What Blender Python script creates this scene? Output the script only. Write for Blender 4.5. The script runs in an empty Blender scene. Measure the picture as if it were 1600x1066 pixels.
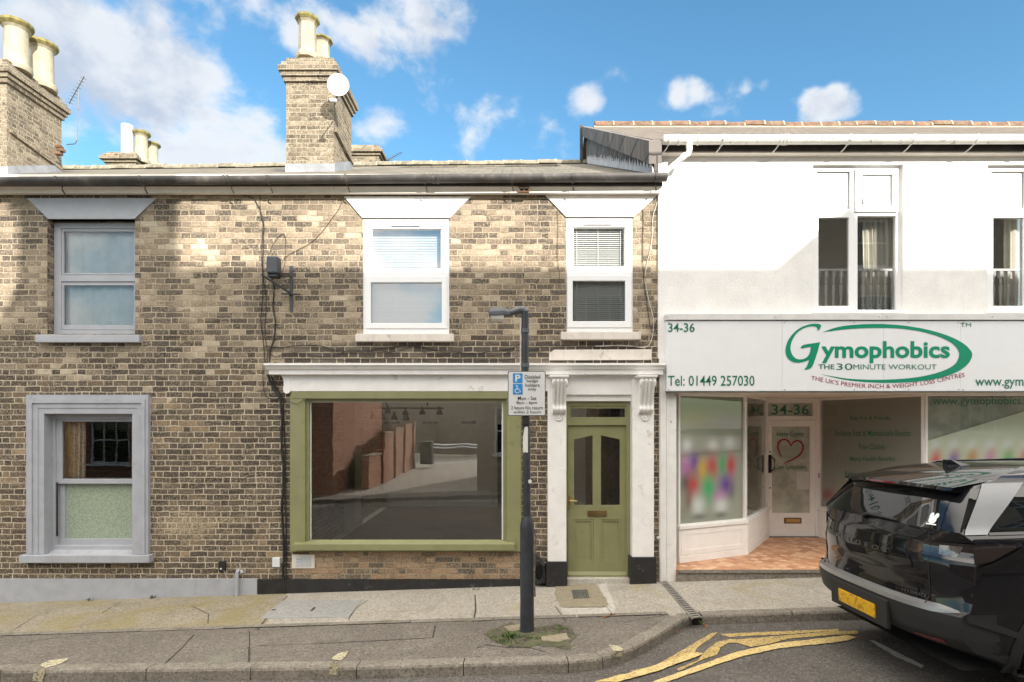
import bpy, bmesh, math, random
from mathutils import Vector, Matrix
R = math.radians
random.seed(7)
scene = bpy.context.scene
COL = scene.collection

# ------------------------------------------------------------------ camera
H = 2.15            # eye height above the road datum
cam_d = bpy.data.cameras.new('camera')
cam_d.sensor_width = 36.0
cam_d.lens = 20.25
cam_d.shift_y = 127.0 / 1600.0
cam_d.clip_start = 0.05
cam_d.clip_end = 2000
cam = bpy.data.objects.new('camera', cam_d)
COL.objects.link(cam)
cam.location = (0, -7.595, H)
cam.rotation_euler = (R(90), 0, 0)
scene.camera = cam

# ------------------------------------------------------------------ exposure, sun, sky
scene.view_settings.view_transform = 'Standard'
scene.view_settings.look = 'None'
scene.view_settings.gamma = 1.0
scene.view_settings.exposure = 1.72
SUN = Vector((0.60, -1.0, 0.50)).normalized()      # towards the sun
sun_el = math.asin(SUN.z)
sun_d = bpy.data.lights.new('sun', 'SUN')
sun_d.energy = 2.5
sun_d.angle = R(0.5)
sun_d.color = (1.0, 0.94, 0.86)
sun_o = bpy.data.objects.new('sun', sun_d)
COL.objects.link(sun_o)
sun_o.location = (20, -30, 30)
sun_o.rotation_euler = SUN.to_track_quat('Z', 'Y').to_euler()

world = bpy.data.worlds.new('World')
scene.world = world
world.use_nodes = True
wt = world.node_tree
wt.nodes.clear()


class NT:
    """small helper to write node expressions"""
    def __init__(s, nt):
        s.nt = nt

    def node(s, typ, **kw):
        n = s.nt.nodes.new(typ)
        for k, v in kw.items():
            setattr(n, k, v)
        return n

    def put(s, sock, v):
        if hasattr(v, 'is_output'):
            s.nt.links.new(v, sock)
        else:
            if sock.type == 'RGBA' and len(v) == 3:
                v = (*v, 1)
            sock.default_value = v

    def m(s, op, a, b=None, c=None, clamp=False):
        n = s.node('ShaderNodeMath', operation=op, use_clamp=clamp)
        s.put(n.inputs[0], a)
        if b is not None:
            s.put(n.inputs[1], b)
        if c is not None:
            s.put(n.inputs[2], c)
        return n.outputs[0]

    def step(s, v, a, b, o0=0.0, o1=1.0):
        n = s.node('ShaderNodeMapRange', interpolation_type='SMOOTHSTEP')
        s.put(n.inputs[0], v)
        for i, q in enumerate((a, b, o0, o1)):
            s.put(n.inputs[i + 1], q)
        return n.outputs[0]

    def mix(s, f, a, b, blend='MIX'):
        n = s.node('ShaderNodeMix', data_type='RGBA', blend_type=blend)
        s.put(n.inputs[0], f)
        s.put(n.inputs[6], a)
        s.put(n.inputs[7], b)
        return n.outputs[2]

    def noise(s, vec, scale, detail=4, rough=.55, dist=0.0):
        n = s.node('ShaderNodeTexNoise')
        if vec is not None:
            s.put(n.inputs['Vector'], vec)
        n.inputs['Scale'].default_value = scale
        n.inputs['Detail'].default_value = detail
        n.inputs['Roughness'].default_value = rough
        n.inputs['Distortion'].default_value = dist
        return n.outputs['Fac']

    def sep(s, v):
        n = s.node('ShaderNodeSeparateXYZ')
        s.put(n.inputs[0], v)
        return n.outputs

    def comb(s, x, y, z):
        n = s.node('ShaderNodeCombineXYZ')
        for i, q in enumerate((x, y, z)):
            s.put(n.inputs[i], q)
        return n.outputs[0]

    def vmul(s, v, k):
        n = s.node('ShaderNodeVectorMath', operation='MULTIPLY')
        s.put(n.inputs[0], v)
        s.put(n.inputs[1], k)
        return n.outputs[0]

    def dot(s, v, k):
        n = s.node('ShaderNodeVectorMath', operation='DOT_PRODUCT')
        s.put(n.inputs[0], v)
        s.put(n.inputs[1], k)
        return n.outputs['Value']

    def ramp(s, f, stops):
        n = s.node('ShaderNodeValToRGB')
        e = n.color_ramp.elements
        while len(e) < len(stops):
            e.new(0.5)
        for q, (p, c) in zip(e, stops):
            q.position = p
            q.color = (*c, 1) if len(c) == 3 else c
        s.put(n.inputs[0], f)
        return n.outputs[0]

    def bump(s, h, strength=.5, dist=.01):
        n = s.node('ShaderNodeBump')
        n.inputs['Strength'].default_value = strength
        n.inputs['Distance'].default_value = dist
        s.put(n.inputs['Height'], h)
        return n.outputs[0]


w = NT(wt)
sky = w.node('ShaderNodeTexSky', sky_type='NISHITA')
sky.sun_disc = False
sky.sun_elevation = sun_el
sky.sun_rotation = math.atan2(SUN.x, SUN.y)
sky.altitude = 50
sky.air_density = 1.0
sky.dust_density = 0.4
sky.ozone_density = 2.0
tc = w.node('ShaderNodeTexCoord')
dirv = tc.outputs['Generated']


def pdir(px, py):
    return Vector(((px - 800) / 900.0, 1.0, (660 - py) / 900.0)).normalized()


hs = w.node('ShaderNodeHueSaturation')
hs.inputs['Saturation'].default_value = 1.1
hs.inputs['Value'].default_value = 0.80
w.put(hs.inputs['Color'], w.mix(1.0, sky.outputs[0], (.80, .985, .95), 'MULTIPLY'))
# clouds: a noise field over the directions of the sky, denser towards the left (north-west)
dx, dy, dz = w.sep(dirv)
warp = w.noise(dirv, 3.0, 3, .5)
cn = w.noise(w.vmul(dirv, (1.0, 1.0, 1.35)), 5.2, 9, .56, .10)
bias = w.step(w.dot(dirv, pdir(60, 60)), .84, .97, -.045, .048)
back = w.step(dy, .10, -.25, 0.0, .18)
over = w.m('MAXIMUM', w.step(dz, .72, .86), w.m('MULTIPLY', w.step(dz, .40, .60), w.step(dy, .0, -.2)))     # unseen bright cloud bank, added overhead and behind to fill the shade
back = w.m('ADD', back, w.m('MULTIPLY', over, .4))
cov = w.m('ADD', cn, w.m('ADD', bias, back))
for (px, py, r_, k) in ((905, 152, .022, .07), (925, 156, .020, .06), (1045, 148, .020, .075), (1072, 144, .020, .085), (1100, 140, .018, .075), (1155, 128, .018, .08), (1182, 125, .018, .085), (1208, 130, .016, .06), (1258, 166, .022, .10), (1285, 162, .024, .12), (1312, 160, .022, .11), (1338, 166, .018, .08),
                        (600, 200, .035, .08), (215, 150, .12, .10), (330, 215, .09, .10), (420, 60, .12, .065), (90, 30, .1, .05),
                        (545, 25, .07, .045)):
    d = w.dot(dirv, pdir(px, py))
    cov = w.m('ADD', cov, w.step(d, math.cos(r_ * 1.5), 1.0, 0.0, k))
mask = w.step(cov, .545, .70)
thick = w.step(cov, .60, .74)
sh = w.node('ShaderNodeVectorMath', operation='ADD')
w.put(sh.inputs[0], dirv)
sh.inputs[1].default_value = (.012, 0, .045)
cn2 = w.noise(w.vmul(sh.outputs[0], (1.0, 1.0, 1.35)), 5.2, 9, .56, .10)
lit = w.m('ADD', .5, w.m('ADD', w.m('MULTIPLY', w.m('SUBTRACT', cn, cn2), 1.3), w.m('MULTIPLY', w.m('SUBTRACT', .62, cov), .8)))
ccol = w.mix(w.step(lit, .34, .54), (1.85, 2.05, 2.4), (3.15, 3.15, 3.15))
ccol = w.mix(w.m('MULTIPLY', thick, .30), ccol, (1.5, 1.75, 2.2))
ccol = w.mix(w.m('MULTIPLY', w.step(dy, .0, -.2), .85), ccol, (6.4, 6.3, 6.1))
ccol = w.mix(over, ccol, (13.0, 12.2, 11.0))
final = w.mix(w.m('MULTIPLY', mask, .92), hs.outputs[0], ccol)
bg = w.node('ShaderNodeBackground')
bg.inputs['Strength'].default_value = 0.10
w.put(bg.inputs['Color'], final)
out = w.node('ShaderNodeOutputWorld')
wt.links.new(bg.outputs[0], out.inputs[0])

# ------------------------------------------------------------------ picture <-> place
F, CX, YH = 900.0, 800.0, 660.0
KD = 1.595           # the wall plane (y = 0) is 6 + KD from the eye; depths D below count from KD


def X(px, D=6.0):
    return (px - CX) / F * (D + KD)


def Z(py, D=6.0):
    return H + (YH - py) / F * (D + KD)


def P3(px, py, D=6.0):
    return Vector((X(px, D), D - 6.0, Z(py, D)))


def gx(x):
    return .032 * max(-14.0, min(14.0, x))


def pav_z(x, y):
    return gx(x) - .006 - .0277 * max(y, -5.6)


def road_z(x, y):
    return pav_z(x, y) - .104


def G(px, py, off=0.0, lift=0.0):
    """the spot of pavement (off=0) or road (off=-.104) seen at a pixel"""
    a, b = (px - CX) / F, (YH - py) / F
    D = (-.006 + .0277 * (6 + KD) + off - H) / (b - .032 * a + .0277)
    return Vector((a * D, D - 6.0 - KD, H + b * D + lift))


def PV(px, py, A, B, toward=0.0):
    """the spot on the upright plane through plan points A, B seen at a pixel"""
    a, b = (px - CX) / F, (YH - py) / F
    ex, ey = B[0] - A[0], B[1] - A[1]
    D = (ex * (6 + KD + A[1]) - ey * A[0]) / (ex - ey * a)
    D -= toward
    return Vector((a * D, D - 6.0 - KD, H + b * D))


# ------------------------------------------------------------------ mesh helpers
LOC = {}


class MB:
    def __init__(s, M=None):
        s.v, s.f, s.mi, s.cur, s.M = [], [], [], 0, M
        s.col = None

    def face(s, pts):
        i = len(s.v)
        for p in pts:
            p = Vector(p)
            s.v.append(s.M @ p if s.M else p)
        s.f.append(list(range(i, i + len(pts))))
        s.mi.append(s.cur)

    def box(s, x0, x1, y0, y1, z0, z1):
        a = [(x0, y0, z0), (x1, y0, z0), (x1, y1, z0), (x0, y1, z0), (x0, y0, z1), (x1, y0, z1), (x1, y1, z1), (x0, y1, z1)]
        for q in ((0, 3, 2, 1), (4, 5, 6, 7), (0, 1, 5, 4), (1, 2, 6, 5), (2, 3, 7, 6), (3, 0, 4, 7)):
            s.face([a[k] for k in q])
        return s

    def prism(s, poly, vec, cap=True):
        vec = Vector(vec)
        a = [Vector(p) for p in poly]
        b = [p + vec for p in a]
        n = len(a)
        if cap:
            s.face(a[::-1])
            s.face(b)
        for i in range(n):
            j = (i + 1) % n
            s.face([a[i], a[j], b[j], b[i]])
        return s

    def loft(s, rings, closed=True, cap=True):
        for A, B in zip(rings, rings[1:]):
            n = len(A)
            for i in range(n if closed else n - 1):
                j = (i + 1) % n
                s.face([A[i], A[j], B[j], B[i]])
        if cap and closed:
            s.face(list(rings[0])[::-1])
            s.face(rings[-1])
        return s

    def tube(s, pts, r, n=8, cap=True):
        pts = [Vector(p) for p in pts]
        rings = []
        up = Vector((0, 0, 1))
        for i, p in enumerate(pts):
            t = (pts[min(i + 1, len(pts) - 1)] - pts[max(i - 1, 0)]).normalized()
            a = t.cross(up)
            if a.length < .05:
                a = t.cross(Vector((0, 1, 0)))
            a.normalize()
            b = t.cross(a).normalized()
            rr = r[i] if isinstance(r, (list, tuple)) else r
            rings.append([p + (a * math.cos(2 * math.pi * k / n) + b * math.sin(2 * math.pi * k / n)) * rr for k in range(n)])
        return s.loft(rings, True, cap)

    def lathe(s, prof, c, n=16, axis='Z', cap=True, rot=0.0):
        c = Vector(c)
        rings = []
        for r, h in prof:
            ring = []
            for k in range(n):
                a = 2 * math.pi * k / n + rot
                u, v = r * math.cos(a), r * math.sin(a)
                ring.append(c + (Vector((u, v, h)) if axis == 'Z' else Vector((u, h, v)) if axis == 'Y' else Vector((h, u, v))))
            rings.append(ring)
        return s.loft(rings, True, cap)

    def plate(s, x0, x1, z0, z1, y0, y1, holes=(), back=True):
        """upright plate facing -y with rectangular holes (x0,x1,z0,z1)"""
        xs = sorted({x0, x1, *[q for h in holes for q in h[:2]]})
        zs = sorted({z0, z1, *[q for h in holes for q in h[2:]]})
        xs = [q for q in xs if x0 - 1e-6 <= q <= x1 + 1e-6]
        zs = [q for q in zs if z0 - 1e-6 <= q <= z1 + 1e-6]

        def full(i, j):
            if i < 0 or j < 0 or i >= len(xs) - 1 or j >= len(zs) - 1:
                return False
            cx, cz = (xs[i] + xs[i + 1]) / 2, (zs[j] + zs[j + 1]) / 2
            return not any(h[0] < cx < h[1] and h[2] < cz < h[3] for h in holes)
        for i in range(len(xs) - 1):
            for j in range(len(zs) - 1):
                if not full(i, j):
                    continue
                a, b, c, d = xs[i], xs[i + 1], zs[j], zs[j + 1]
                s.face([(a, y0, c), (b, y0, c), (b, y0, d), (a, y0, d)])
                if back:
                    s.face([(a, y1, c), (a, y1, d), (b, y1, d), (b, y1, c)])
                if not full(i - 1, j):
                    s.face([(a, y0, c), (a, y0, d), (a, y1, d), (a, y1, c)])
                if not full(i + 1, j):
                    s.face([(b, y0, c), (b, y1, c), (b, y1, d), (b, y0, d)])
                if not full(i, j - 1):
                    s.face([(a, y0, c), (a, y1, c), (b, y1, c), (b, y0, c)])
                if not full(i, j + 1):
                    s.face([(a, y0, d), (b, y0, d), (b, y1, d), (a, y1, d)])
        return s

    def grid(s, fn, nu, nv):
        """fn(u,v)->point, u,v in 0..1"""
        P = [[Vector(fn(i / nu, j / nv)) for j in range(nv + 1)] for i in range(nu + 1)]
        for i in range(nu):
            for j in range(nv):
                s.face([P[i][j], P[i + 1][j], P[i + 1][j + 1], P[i][j + 1]])
        return s

    def build(s, name, mat, parent=None, bevel=0.0, smooth=False, fix=True, seg=2, angle=35):
        if parent is not None:
            off = LOC[parent.name]
        else:
            xs = [p.x for p in s.v]; ys = [p.y for p in s.v]; zs = [p.z for p in s.v]
            off = Vector(((min(xs) + max(xs)) / 2, (min(ys) + max(ys)) / 2, min(zs)))
        bm = bmesh.new()
        vs = [bm.verts.new(p - off) for p in s.v]
        for f, mi in zip(s.f, s.mi):
            try:
                bf = bm.faces.new([vs[k] for k in f])
                bf.material_index = mi
            except ValueError:
                pass
        bmesh.ops.remove_doubles(bm, verts=bm.verts, dist=1e-5)
        if fix:
            bmesh.ops.recalc_face_normals(bm, faces=bm.faces)
        if bevel:
            bmesh.ops.dissolve_limit(bm, angle_limit=.01, verts=bm.verts, edges=bm.edges)
            ed = [e for e in bm.edges if len(e.link_faces) == 2 and e.calc_face_angle(0) > R(25)]
            bmesh.ops.bevel(bm, geom=ed, offset=bevel, segments=seg, profile=.6, affect='EDGES', clamp_overlap=True)
        me = bpy.data.meshes.new(name)
        bm.to_mesh(me)
        bm.free()
        for m_ in (mat if isinstance(mat, (list, tuple)) else [mat]):
            me.materials.append(m_)
        if smooth:
            for p in me.polygons:
                p.use_smooth = True
            me.set_sharp_from_angle(angle=R(angle))
        o = bpy.data.objects.new(name, me)
        COL.objects.link(o)
        if parent is not None:
            o.parent = parent
        else:
            o.location = off
        LOC[o.name] = off
        return o


def tag(o, label=None, cat=None, group=None, kind=None):
    if label: o['label'] = label
    if cat: o['category'] = cat
    if group: o['group'] = group
    if kind: o['kind'] = kind
    return o


def thing(name, label, cat, loc=(0, 0, 0), group=None):
    o = bpy.data.objects.new(name, None)
    o.empty_display_size = .2
    COL.objects.link(o)
    o.location = loc
    LOC[o.name] = Vector(loc)
    return tag(o, label, cat, group)


def struct(mb, name, m, **kw):
    return tag(mb.build(name, m, **kw), kind='structure')


def copy_tree(o, parent=None):
    c = o.copy()
    COL.objects.link(c)
    if parent is not None:
        c.parent = parent
    for ch in list(o.children):
        copy_tree(ch, c)
    return c


_tcache = {}


def text_geo(st, bold=0.0, spacing=1.0):
    """outline faces of a line of text in its own 0..1 box"""
    k = (st, bold, spacing)
    if k not in _tcache:
        cu = bpy.data.curves.new('lettering', 'FONT')
        cu.body = st
        cu.resolution_u = 3
        cu.offset = bold
        cu.space_character = spacing
        ob = bpy.data.objects.new('lettering', cu)
        COL.objects.link(ob)
        bpy.context.view_layer.update()
        me = bpy.data.meshes.new_from_object(ob.evaluated_get(bpy.context.evaluated_depsgraph_get()))
        V = [(q.co.x, q.co.y) for q in me.vertices]
        Fc = [list(p.vertices) for p in me.polygons]
        bpy.data.objects.remove(ob)
        bpy.data.curves.remove(cu)
        bpy.data.meshes.remove(me)
        x0, x1 = min(q[0] for q in V), max(q[0] for q in V)
        y0, y1 = min(q[1] for q in V), max(q[1] for q in V)
        _tcache[k] = ([((a - x0) / (x1 - x0), (b - y0) / (y1 - y0)) for a, b in V], Fc)
    return _tcache[k]


def add_text(mb, st, fn, bold=0.0, spacing=1.0):
    """fn(u,v) -> point, u 0..1 along the line, v 0..1 from lowest to highest ink"""
    V, Fc = text_geo(st, bold, spacing)
    for f in Fc:
        mb.face([fn(*V[k]) for k in f])


def box_fn(px0, px1, pyt, pyb, D=6.0):
    return lambda u, v: P3(px0 + (px1 - px0) * u, pyb + (pyt - pyb) * v, D)

# ------------------------------------------------------------------ materials
def newmat(name):
    m = bpy.data.materials.new(name)
    m.use_nodes = True
    nt = m.node_tree
    nt.nodes.clear()
    n = NT(nt)
    o = n.node('ShaderNodeOutputMaterial')
    b = n.node('ShaderNodeBsdfPrincipled')
    nt.links.new(b.outputs[0], o.inputs[0])
    return m, n, b, o


def pos(n):
    return n.node('ShaderNodeNewGeometry').outputs['Position']


def simple(name, col, rough=.6, metal=0.0, var=.12, vs=6.0, bump=0.0, bs=60.0, spec=.5, coat=0.0,
           dirt=None, dk=(.60, .72), ds=5.0, fine=0.0, streak=0.0):
    m, n, b, o = newmat(name)
    c = n.node('ShaderNodeTexCoord').outputs['Object']
    f = n.noise(c, vs, 4, .6)
    lo = tuple(q * (1 - var) for q in col)
    hi = tuple(min(1, q * (1 + var)) for q in col)
    colr = n.mix(n.step(f, .3, .7), lo, hi)
    if fine:
        colr = n.mix(n.m('MULTIPLY', n.step(n.noise(c, vs * 25, 3, .7), .35, .7), fine), colr, tuple(q * .45 for q in col))
    if dirt:
        g = n.noise(c, ds, 6, .7, .4)
        colr = n.mix(n.step(g, dk[0], dk[1]), colr, dirt)
    if streak:                 # rain streaks running down the face
        q = n.noise(n.vmul(c, (9.0, 9.0, .55)), 1.0, 5, .65)
        q2 = n.noise(c, 1.6, 4, .6)
        colr = n.mix(n.m('MULTIPLY', n.m('MULTIPLY', n.step(q, .50, .70), n.step(q2, .38, .62)), streak), colr, tuple(x * .62 for x in col))
        cr = n.m('ABSOLUTE', n.m('SUBTRACT', n.noise(c, 1.1, 6, .62, .8), .5))
        colr = n.mix(n.m('MULTIPLY', n.step(cr, .0022, .0008), .22), colr, tuple(x * .45 for x in col))
    n.put(b.inputs['Base Color'], colr)
    n.put(b.inputs['Roughness'], n.m('ADD', rough - .06, n.m('MULTIPLY', f, .12)) if rough > .1 else rough)
    b.inputs['Metallic'].default_value = metal
    b.inputs['Specular IOR Level'].default_value = spec
    if coat:
        b.inputs['Coat Weight'].default_value = coat
        b.inputs['Coat Roughness'].default_value = .03
    if bump:
        h = n.noise(c, bs, 4, .65)
        n.put(b.inputs['Normal'], n.bump(h, bump, .006))
    return m


def bricks(name, palA, palB, mortarA, mortarB, split=None, L=.3375, Hh=.075, header=.667, joint=.0078, soot=.35, mirror=False, bumpk=1.0):
    """bonded brickwork by wall position: stretchers and headers alternate, each brick with a colour of its own"""
    m, n, b, o = newmat(name)
    g = n.node('ShaderNodeNewGeometry')
    p = g.outputs['Position']
    px, py, pz = n.sep(p)
    nx, ny, nz = n.sep(g.outputs['True Normal'])
    side = n.m('GREATER_THAN', n.m('ABSOLUTE', nx), .6)
    u0 = n.m('ADD', n.m('MULTIPLY', px, n.m('SUBTRACT', 1.0, side)), n.m('MULTIPLY', py, side))
    wob = n.m('MULTIPLY', n.m('SUBTRACT', n.noise(p, 5.0, 3, .55), .5), .026)
    wob2 = n.m('MULTIPLY', n.m('SUBTRACT', n.noise(p, 38.0, 3, .6), .5), .009)
    v = n.m('ADD', pz, n.m('ADD', wob, wob2))
    u = n.m('ADD', u0, n.m('ADD', wob, wob2))
    vr = n.m('DIVIDE', v, Hh)
    row = n.m('FLOOR', vr)
    fv = n.m('FRACT', vr)
    wr = n.node('ShaderNodeTexWhiteNoise', noise_dimensions='1D')
    n.put(wr.inputs['W'], row)
    uu = n.m('ADD', n.m('DIVIDE', u, L), n.m('ADD', n.m('MULTIPLY', row, .5), n.m('MULTIPLY', wr.outputs[0], .16)))
    cell = n.m('FLOOR', uu)
    fu = n.m('FRACT', uu)
    wr2 = n.node('ShaderNodeTexWhiteNoise', noise_dimensions='2D')
    n.put(wr2.inputs['Vector'], n.comb(row, cell, 0.0))
    header = n.m('ADD', header, n.m('MULTIPLY', n.m('SUBTRACT', wr2.outputs['Value'], .5), .10))
    isH = n.m('GREATER_THAN', fu, header)
    du = n.m('MULTIPLY', n.m('MINIMUM', n.m('MINIMUM', fu, n.m('SUBTRACT', 1.0, fu)), n.m('ABSOLUTE', n.m('SUBTRACT', fu, header))), L)
    dv = n.m('MULTIPLY', n.m('MINIMUM', fv, n.m('SUBTRACT', 1.0, fv)), Hh)
    d = n.m('MINIMUM', du, dv)
    d = n.m('ADD', d, n.m('MULTIPLY', n.m('SUBTRACT', n.noise(p, 60.0, 3, .65), .5), .009))
    brick = n.step(d, joint * .75, joint * 1.35)
    idv = n.comb(n.m('ADD', n.m('MULTIPLY', cell, 2.0), isH), row, side)
    wn = n.node('ShaderNodeTexWhiteNoise', noise_dimensions='3D')
    n.put(wn.inputs['Vector'], idv)
    r1 = wn.outputs['Value']
    r2, r3, r4 = n.sep(wn.outputs['Color'])
    patch = n.noise(n.vmul(p, (.55, .55, .9)), 1.5, 5, .6, .6)
    # palette choice: A (upper brickwork, mixed stocks) or B (lower, darker stocks), with neighbouring bricks alike
    t = n.m('ADD', n.m('MULTIPLY', r2, .62), n.m('MULTIPLY', n.step(patch, .30, .70), .38))
    ca = n.ramp(t, palA)
    cb = n.ramp(t, palB)
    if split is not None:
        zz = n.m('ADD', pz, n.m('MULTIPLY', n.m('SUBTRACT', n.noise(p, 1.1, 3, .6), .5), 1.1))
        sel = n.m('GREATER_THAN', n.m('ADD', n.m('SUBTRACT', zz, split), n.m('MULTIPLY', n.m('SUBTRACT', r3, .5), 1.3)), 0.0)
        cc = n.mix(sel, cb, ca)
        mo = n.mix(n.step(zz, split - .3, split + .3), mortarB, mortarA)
    else:
        cc = ca
        mo = mortarA
    mott = n.noise(p, 42.0, 5, .72)
    cc = n.mix(n.m('MULTIPLY', n.step(mott, .45, .68), n.m('ADD', .25, n.m('MULTIPLY', r4, .6))), cc, (.50, .42, .30))
    cc = n.mix(n.m('MULTIPLY', n.step(mott, .50, .28), soot + .25), cc, (.045, .038, .032))
    sm = n.noise(n.vmul(p, (1, 1, 1.4)), 2.6, 6, .7, .8)
    cc = n.mix(n.m('MULTIPLY', n.step(sm, .52, .70), soot), cc, (.06, .05, .042))
    mo = n.mix(n.m('MULTIPLY', n.step(n.noise(p, 5.0, 5, .7), .42, .68), .75), mo, tuple(q * .42 for q in (mortarA if mortarA is not None else mo)))
    # lime bloom: pale blotches with edges of their own
    px_ = n.m('ADD', px, 4.30); pz_ = n.m('SUBTRACT', pz, .80)
    blo = n.m('SUBTRACT', 1.0, n.m('SQRT', n.m('ADD', n.m('MULTIPLY', n.m('MULTIPLY', px_, px_), 1.1), n.m('MULTIPLY', n.m('MULTIPLY', pz_, pz_), 5.0))))
    blo = n.m('ADD', blo, n.m('MULTIPLY', n.m('SUBTRACT', n.noise(p, 7.0, 6, .7), .5), 1.3))
    gen = n.noise(n.vmul(p, (.8, .8, 1.2)), 1.9, 6, .68, .9)
    bloom = n.m('MAXIMUM', n.m('MULTIPLY', n.step(blo, .40, .85), .75 if split is not None else 0.0), n.m('MULTIPLY', n.step(gen, .56, .68), .42))
    cc = n.mix(n.m('MULTIPLY', bloom, n.step(mott, .30, .62)), cc, (.50, .40, .26))
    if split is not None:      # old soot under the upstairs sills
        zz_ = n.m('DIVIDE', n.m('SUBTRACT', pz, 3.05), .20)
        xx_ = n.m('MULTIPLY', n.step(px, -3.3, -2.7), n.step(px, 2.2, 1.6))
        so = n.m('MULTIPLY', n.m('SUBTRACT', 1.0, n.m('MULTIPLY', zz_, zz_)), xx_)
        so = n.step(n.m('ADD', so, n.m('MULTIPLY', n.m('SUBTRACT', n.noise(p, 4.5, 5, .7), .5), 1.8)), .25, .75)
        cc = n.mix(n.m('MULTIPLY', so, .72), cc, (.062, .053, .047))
    fleck = n.step(n.noise(p, 120.0, 2, .6), .67, .74)
    cc = n.mix(n.m('MULTIPLY', fleck, .45), cc, (.66, .58, .45))
    col = n.mix(brick, mo, cc)
    n.put(b.inputs['Base Color'], col)
    b.inputs['Roughness'].default_value = .92
    b.inputs['Specular IOR Level'].default_value = .25
    hgt = n.m('ADD', n.m('MULTIPLY', brick, .7), n.m('ADD', n.m('MULTIPLY', mott, .5), n.m('MULTIPLY', r3, .25)))
    n.put(b.inputs['Normal'], n.bump(hgt, bumpk, .010))
    return m


M = {}
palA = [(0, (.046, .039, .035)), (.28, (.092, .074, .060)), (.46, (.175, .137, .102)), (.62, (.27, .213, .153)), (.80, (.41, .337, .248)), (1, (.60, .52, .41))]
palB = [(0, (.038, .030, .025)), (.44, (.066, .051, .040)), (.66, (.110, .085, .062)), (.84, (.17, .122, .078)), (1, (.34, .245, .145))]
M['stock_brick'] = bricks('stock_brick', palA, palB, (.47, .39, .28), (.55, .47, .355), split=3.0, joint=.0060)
palC = [(0, (0.061, 0.05, 0.039)), (0.25, (0.114, 0.092, 0.067)), (0.5, (0.185, 0.148, 0.104)), (0.75, (0.25, 0.206, 0.147)), (1, (0.309, 0.265, 0.196))]
M['chimney_brick'] = bricks('chimney_brick', palC, palC, (.37, .325, .25), None, soot=.40, joint=.0072, L=.33)
palO = [(0, (0.063, 0.053, 0.046)), (0.3, (0.14, 0.109, 0.078)), (0.55, (0.304, 0.194, 0.119)), (0.8, (0.39, 0.26, 0.157)), (1, (0.351, 0.282, 0.193))]
M['orange_brick'] = bricks('orange_brick', palO, palO, (.36, .29, .20), None, soot=.35)
palR = [(0, (.22, .075, .045)), (.5, (.36, .13, .075)), (1, (.46, .20, .11))]
M['red_brick'] = bricks('red_brick', palR, palR, (.40, .30, .22), None, soot=.15, joint=.006)
palN = [(0, (.24, .17, .13)), (.5, (.36, .27, .20)), (1, (.46, .35, .26))]
M['brown_brick'] = bricks('brown_brick', palN, palN, (.34, .28, .22), None, soot=.2)

M['grey_paint'] = simple('grey_paint', (.37, .38, .41), .55, var=.06, bump=.25, bs=90, dirt=(.20, .21, .235), dk=(.66, .86))
M['grey_render'] = simple('grey_render', (.35, .362, .395), .65, var=.07, bump=.6, bs=45, dirt=(.24, .24, .25), dk=(.56, .80), ds=4, streak=.4)
M['white_paint'] = simple('white_paint', (.79, .77, .745), .5, var=.04, bump=.2, bs=55, dirt=(.52, .485, .43), dk=(.58, .76), ds=7)
M['white_render'] = simple('white_render', (.79, .77, .75), .8, var=.05, vs=3, bump=.9, bs=30, dirt=(.60, .575, .54), dk=(.60, .86), ds=2.2, streak=.16)
M['white_brightened'] = simple('white_brightened', (.88, .85, .815), .45, var=.03, bump=.15, bs=55, dirt=(.62, .57, .51), dk=(.64, .82), ds=8)  # copy of the white paint, brightened to offset the dim recess
M['worn_white'] = simple('worn_white', (.74, .72, .69), .6, var=.05, bump=.35, bs=40, dirt=(.33, .27, .21), dk=(.63, .69), ds=10, streak=.5)
M['upvc'] = simple('upvc', (.82, .82, .82), .3, var=.015)
M['cream_sill'] = simple('cream_sill', (.66, .60, .54), .75, var=.06, bump=.4, bs=60, dirt=(.36, .32, .28), dk=(.56, .74), ds=7, streak=.5)
M['soffit_cream'] = simple('soffit_cream', (.80, .75, .67), .6, var=.06, dirt=(.52, .46, .38), dk=(.60, .80))
M['black_paint'] = simple('black_paint', (.018, .018, .019), .45, var=.25, bump=.5, bs=45, dirt=(.19, .18, .17), dk=(.60, .72), ds=8)
M['green_paint'] = simple('green_paint', (.222, .222, .108), .42, var=.07, vs=4, bump=.22, bs=55, dirt=(.15, .145, .06), dk=(.58, .76), ds=7)
M['cast_iron'] = simple('cast_iron', (.055, .050, .047), .55, var=.3, vs=5, dirt=(.13, .12, .105), dk=(.52, .72), bump=.3, bs=80)
M['dark_void'] = simple('dark_void', (.02, .018, .016), .9)
M['white_gutter'] = simple('white_gutter', (.74, .73, .68), .4, var=.05, dirt=(.30, .27, .20), dk=(.58, .66), ds=14)
M['dark_board'] = simple('dark_board', (.055, .048, .045), .7, var=.3, dirt=(.10, .09, .08))
M['lead'] = simple('lead', (.27, .28, .295), .5, var=.2, vs=4, bump=.4, bs=25, dirt=(.20, .20, .21))
M['lead_brightened'] = simple('lead_brightened', (.52, .53, .56), .5, var=.2, vs=6, dirt=(.3, .3, .32))  # copy of the lead, brightened because the gable stands in shade
M['pot_clay'] = simple('pot_clay', (.37, .325, .235), .75, var=.12, vs=5, bump=.3, bs=40, dirt=(.30, .26, .17), dk=(.54, .72), ds=6)
M['pot_moss'] = simple('pot_moss', (.20, .17, .06), .9, var=.35, vs=14, bump=.4, bs=60)
M['terracotta'] = simple('terracotta', (.15, .078, .046), .8, var=.35, vs=5, bump=.4, bs=40, dirt=(.17, .145, .09), dk=(.5, .64), ds=10)
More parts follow.
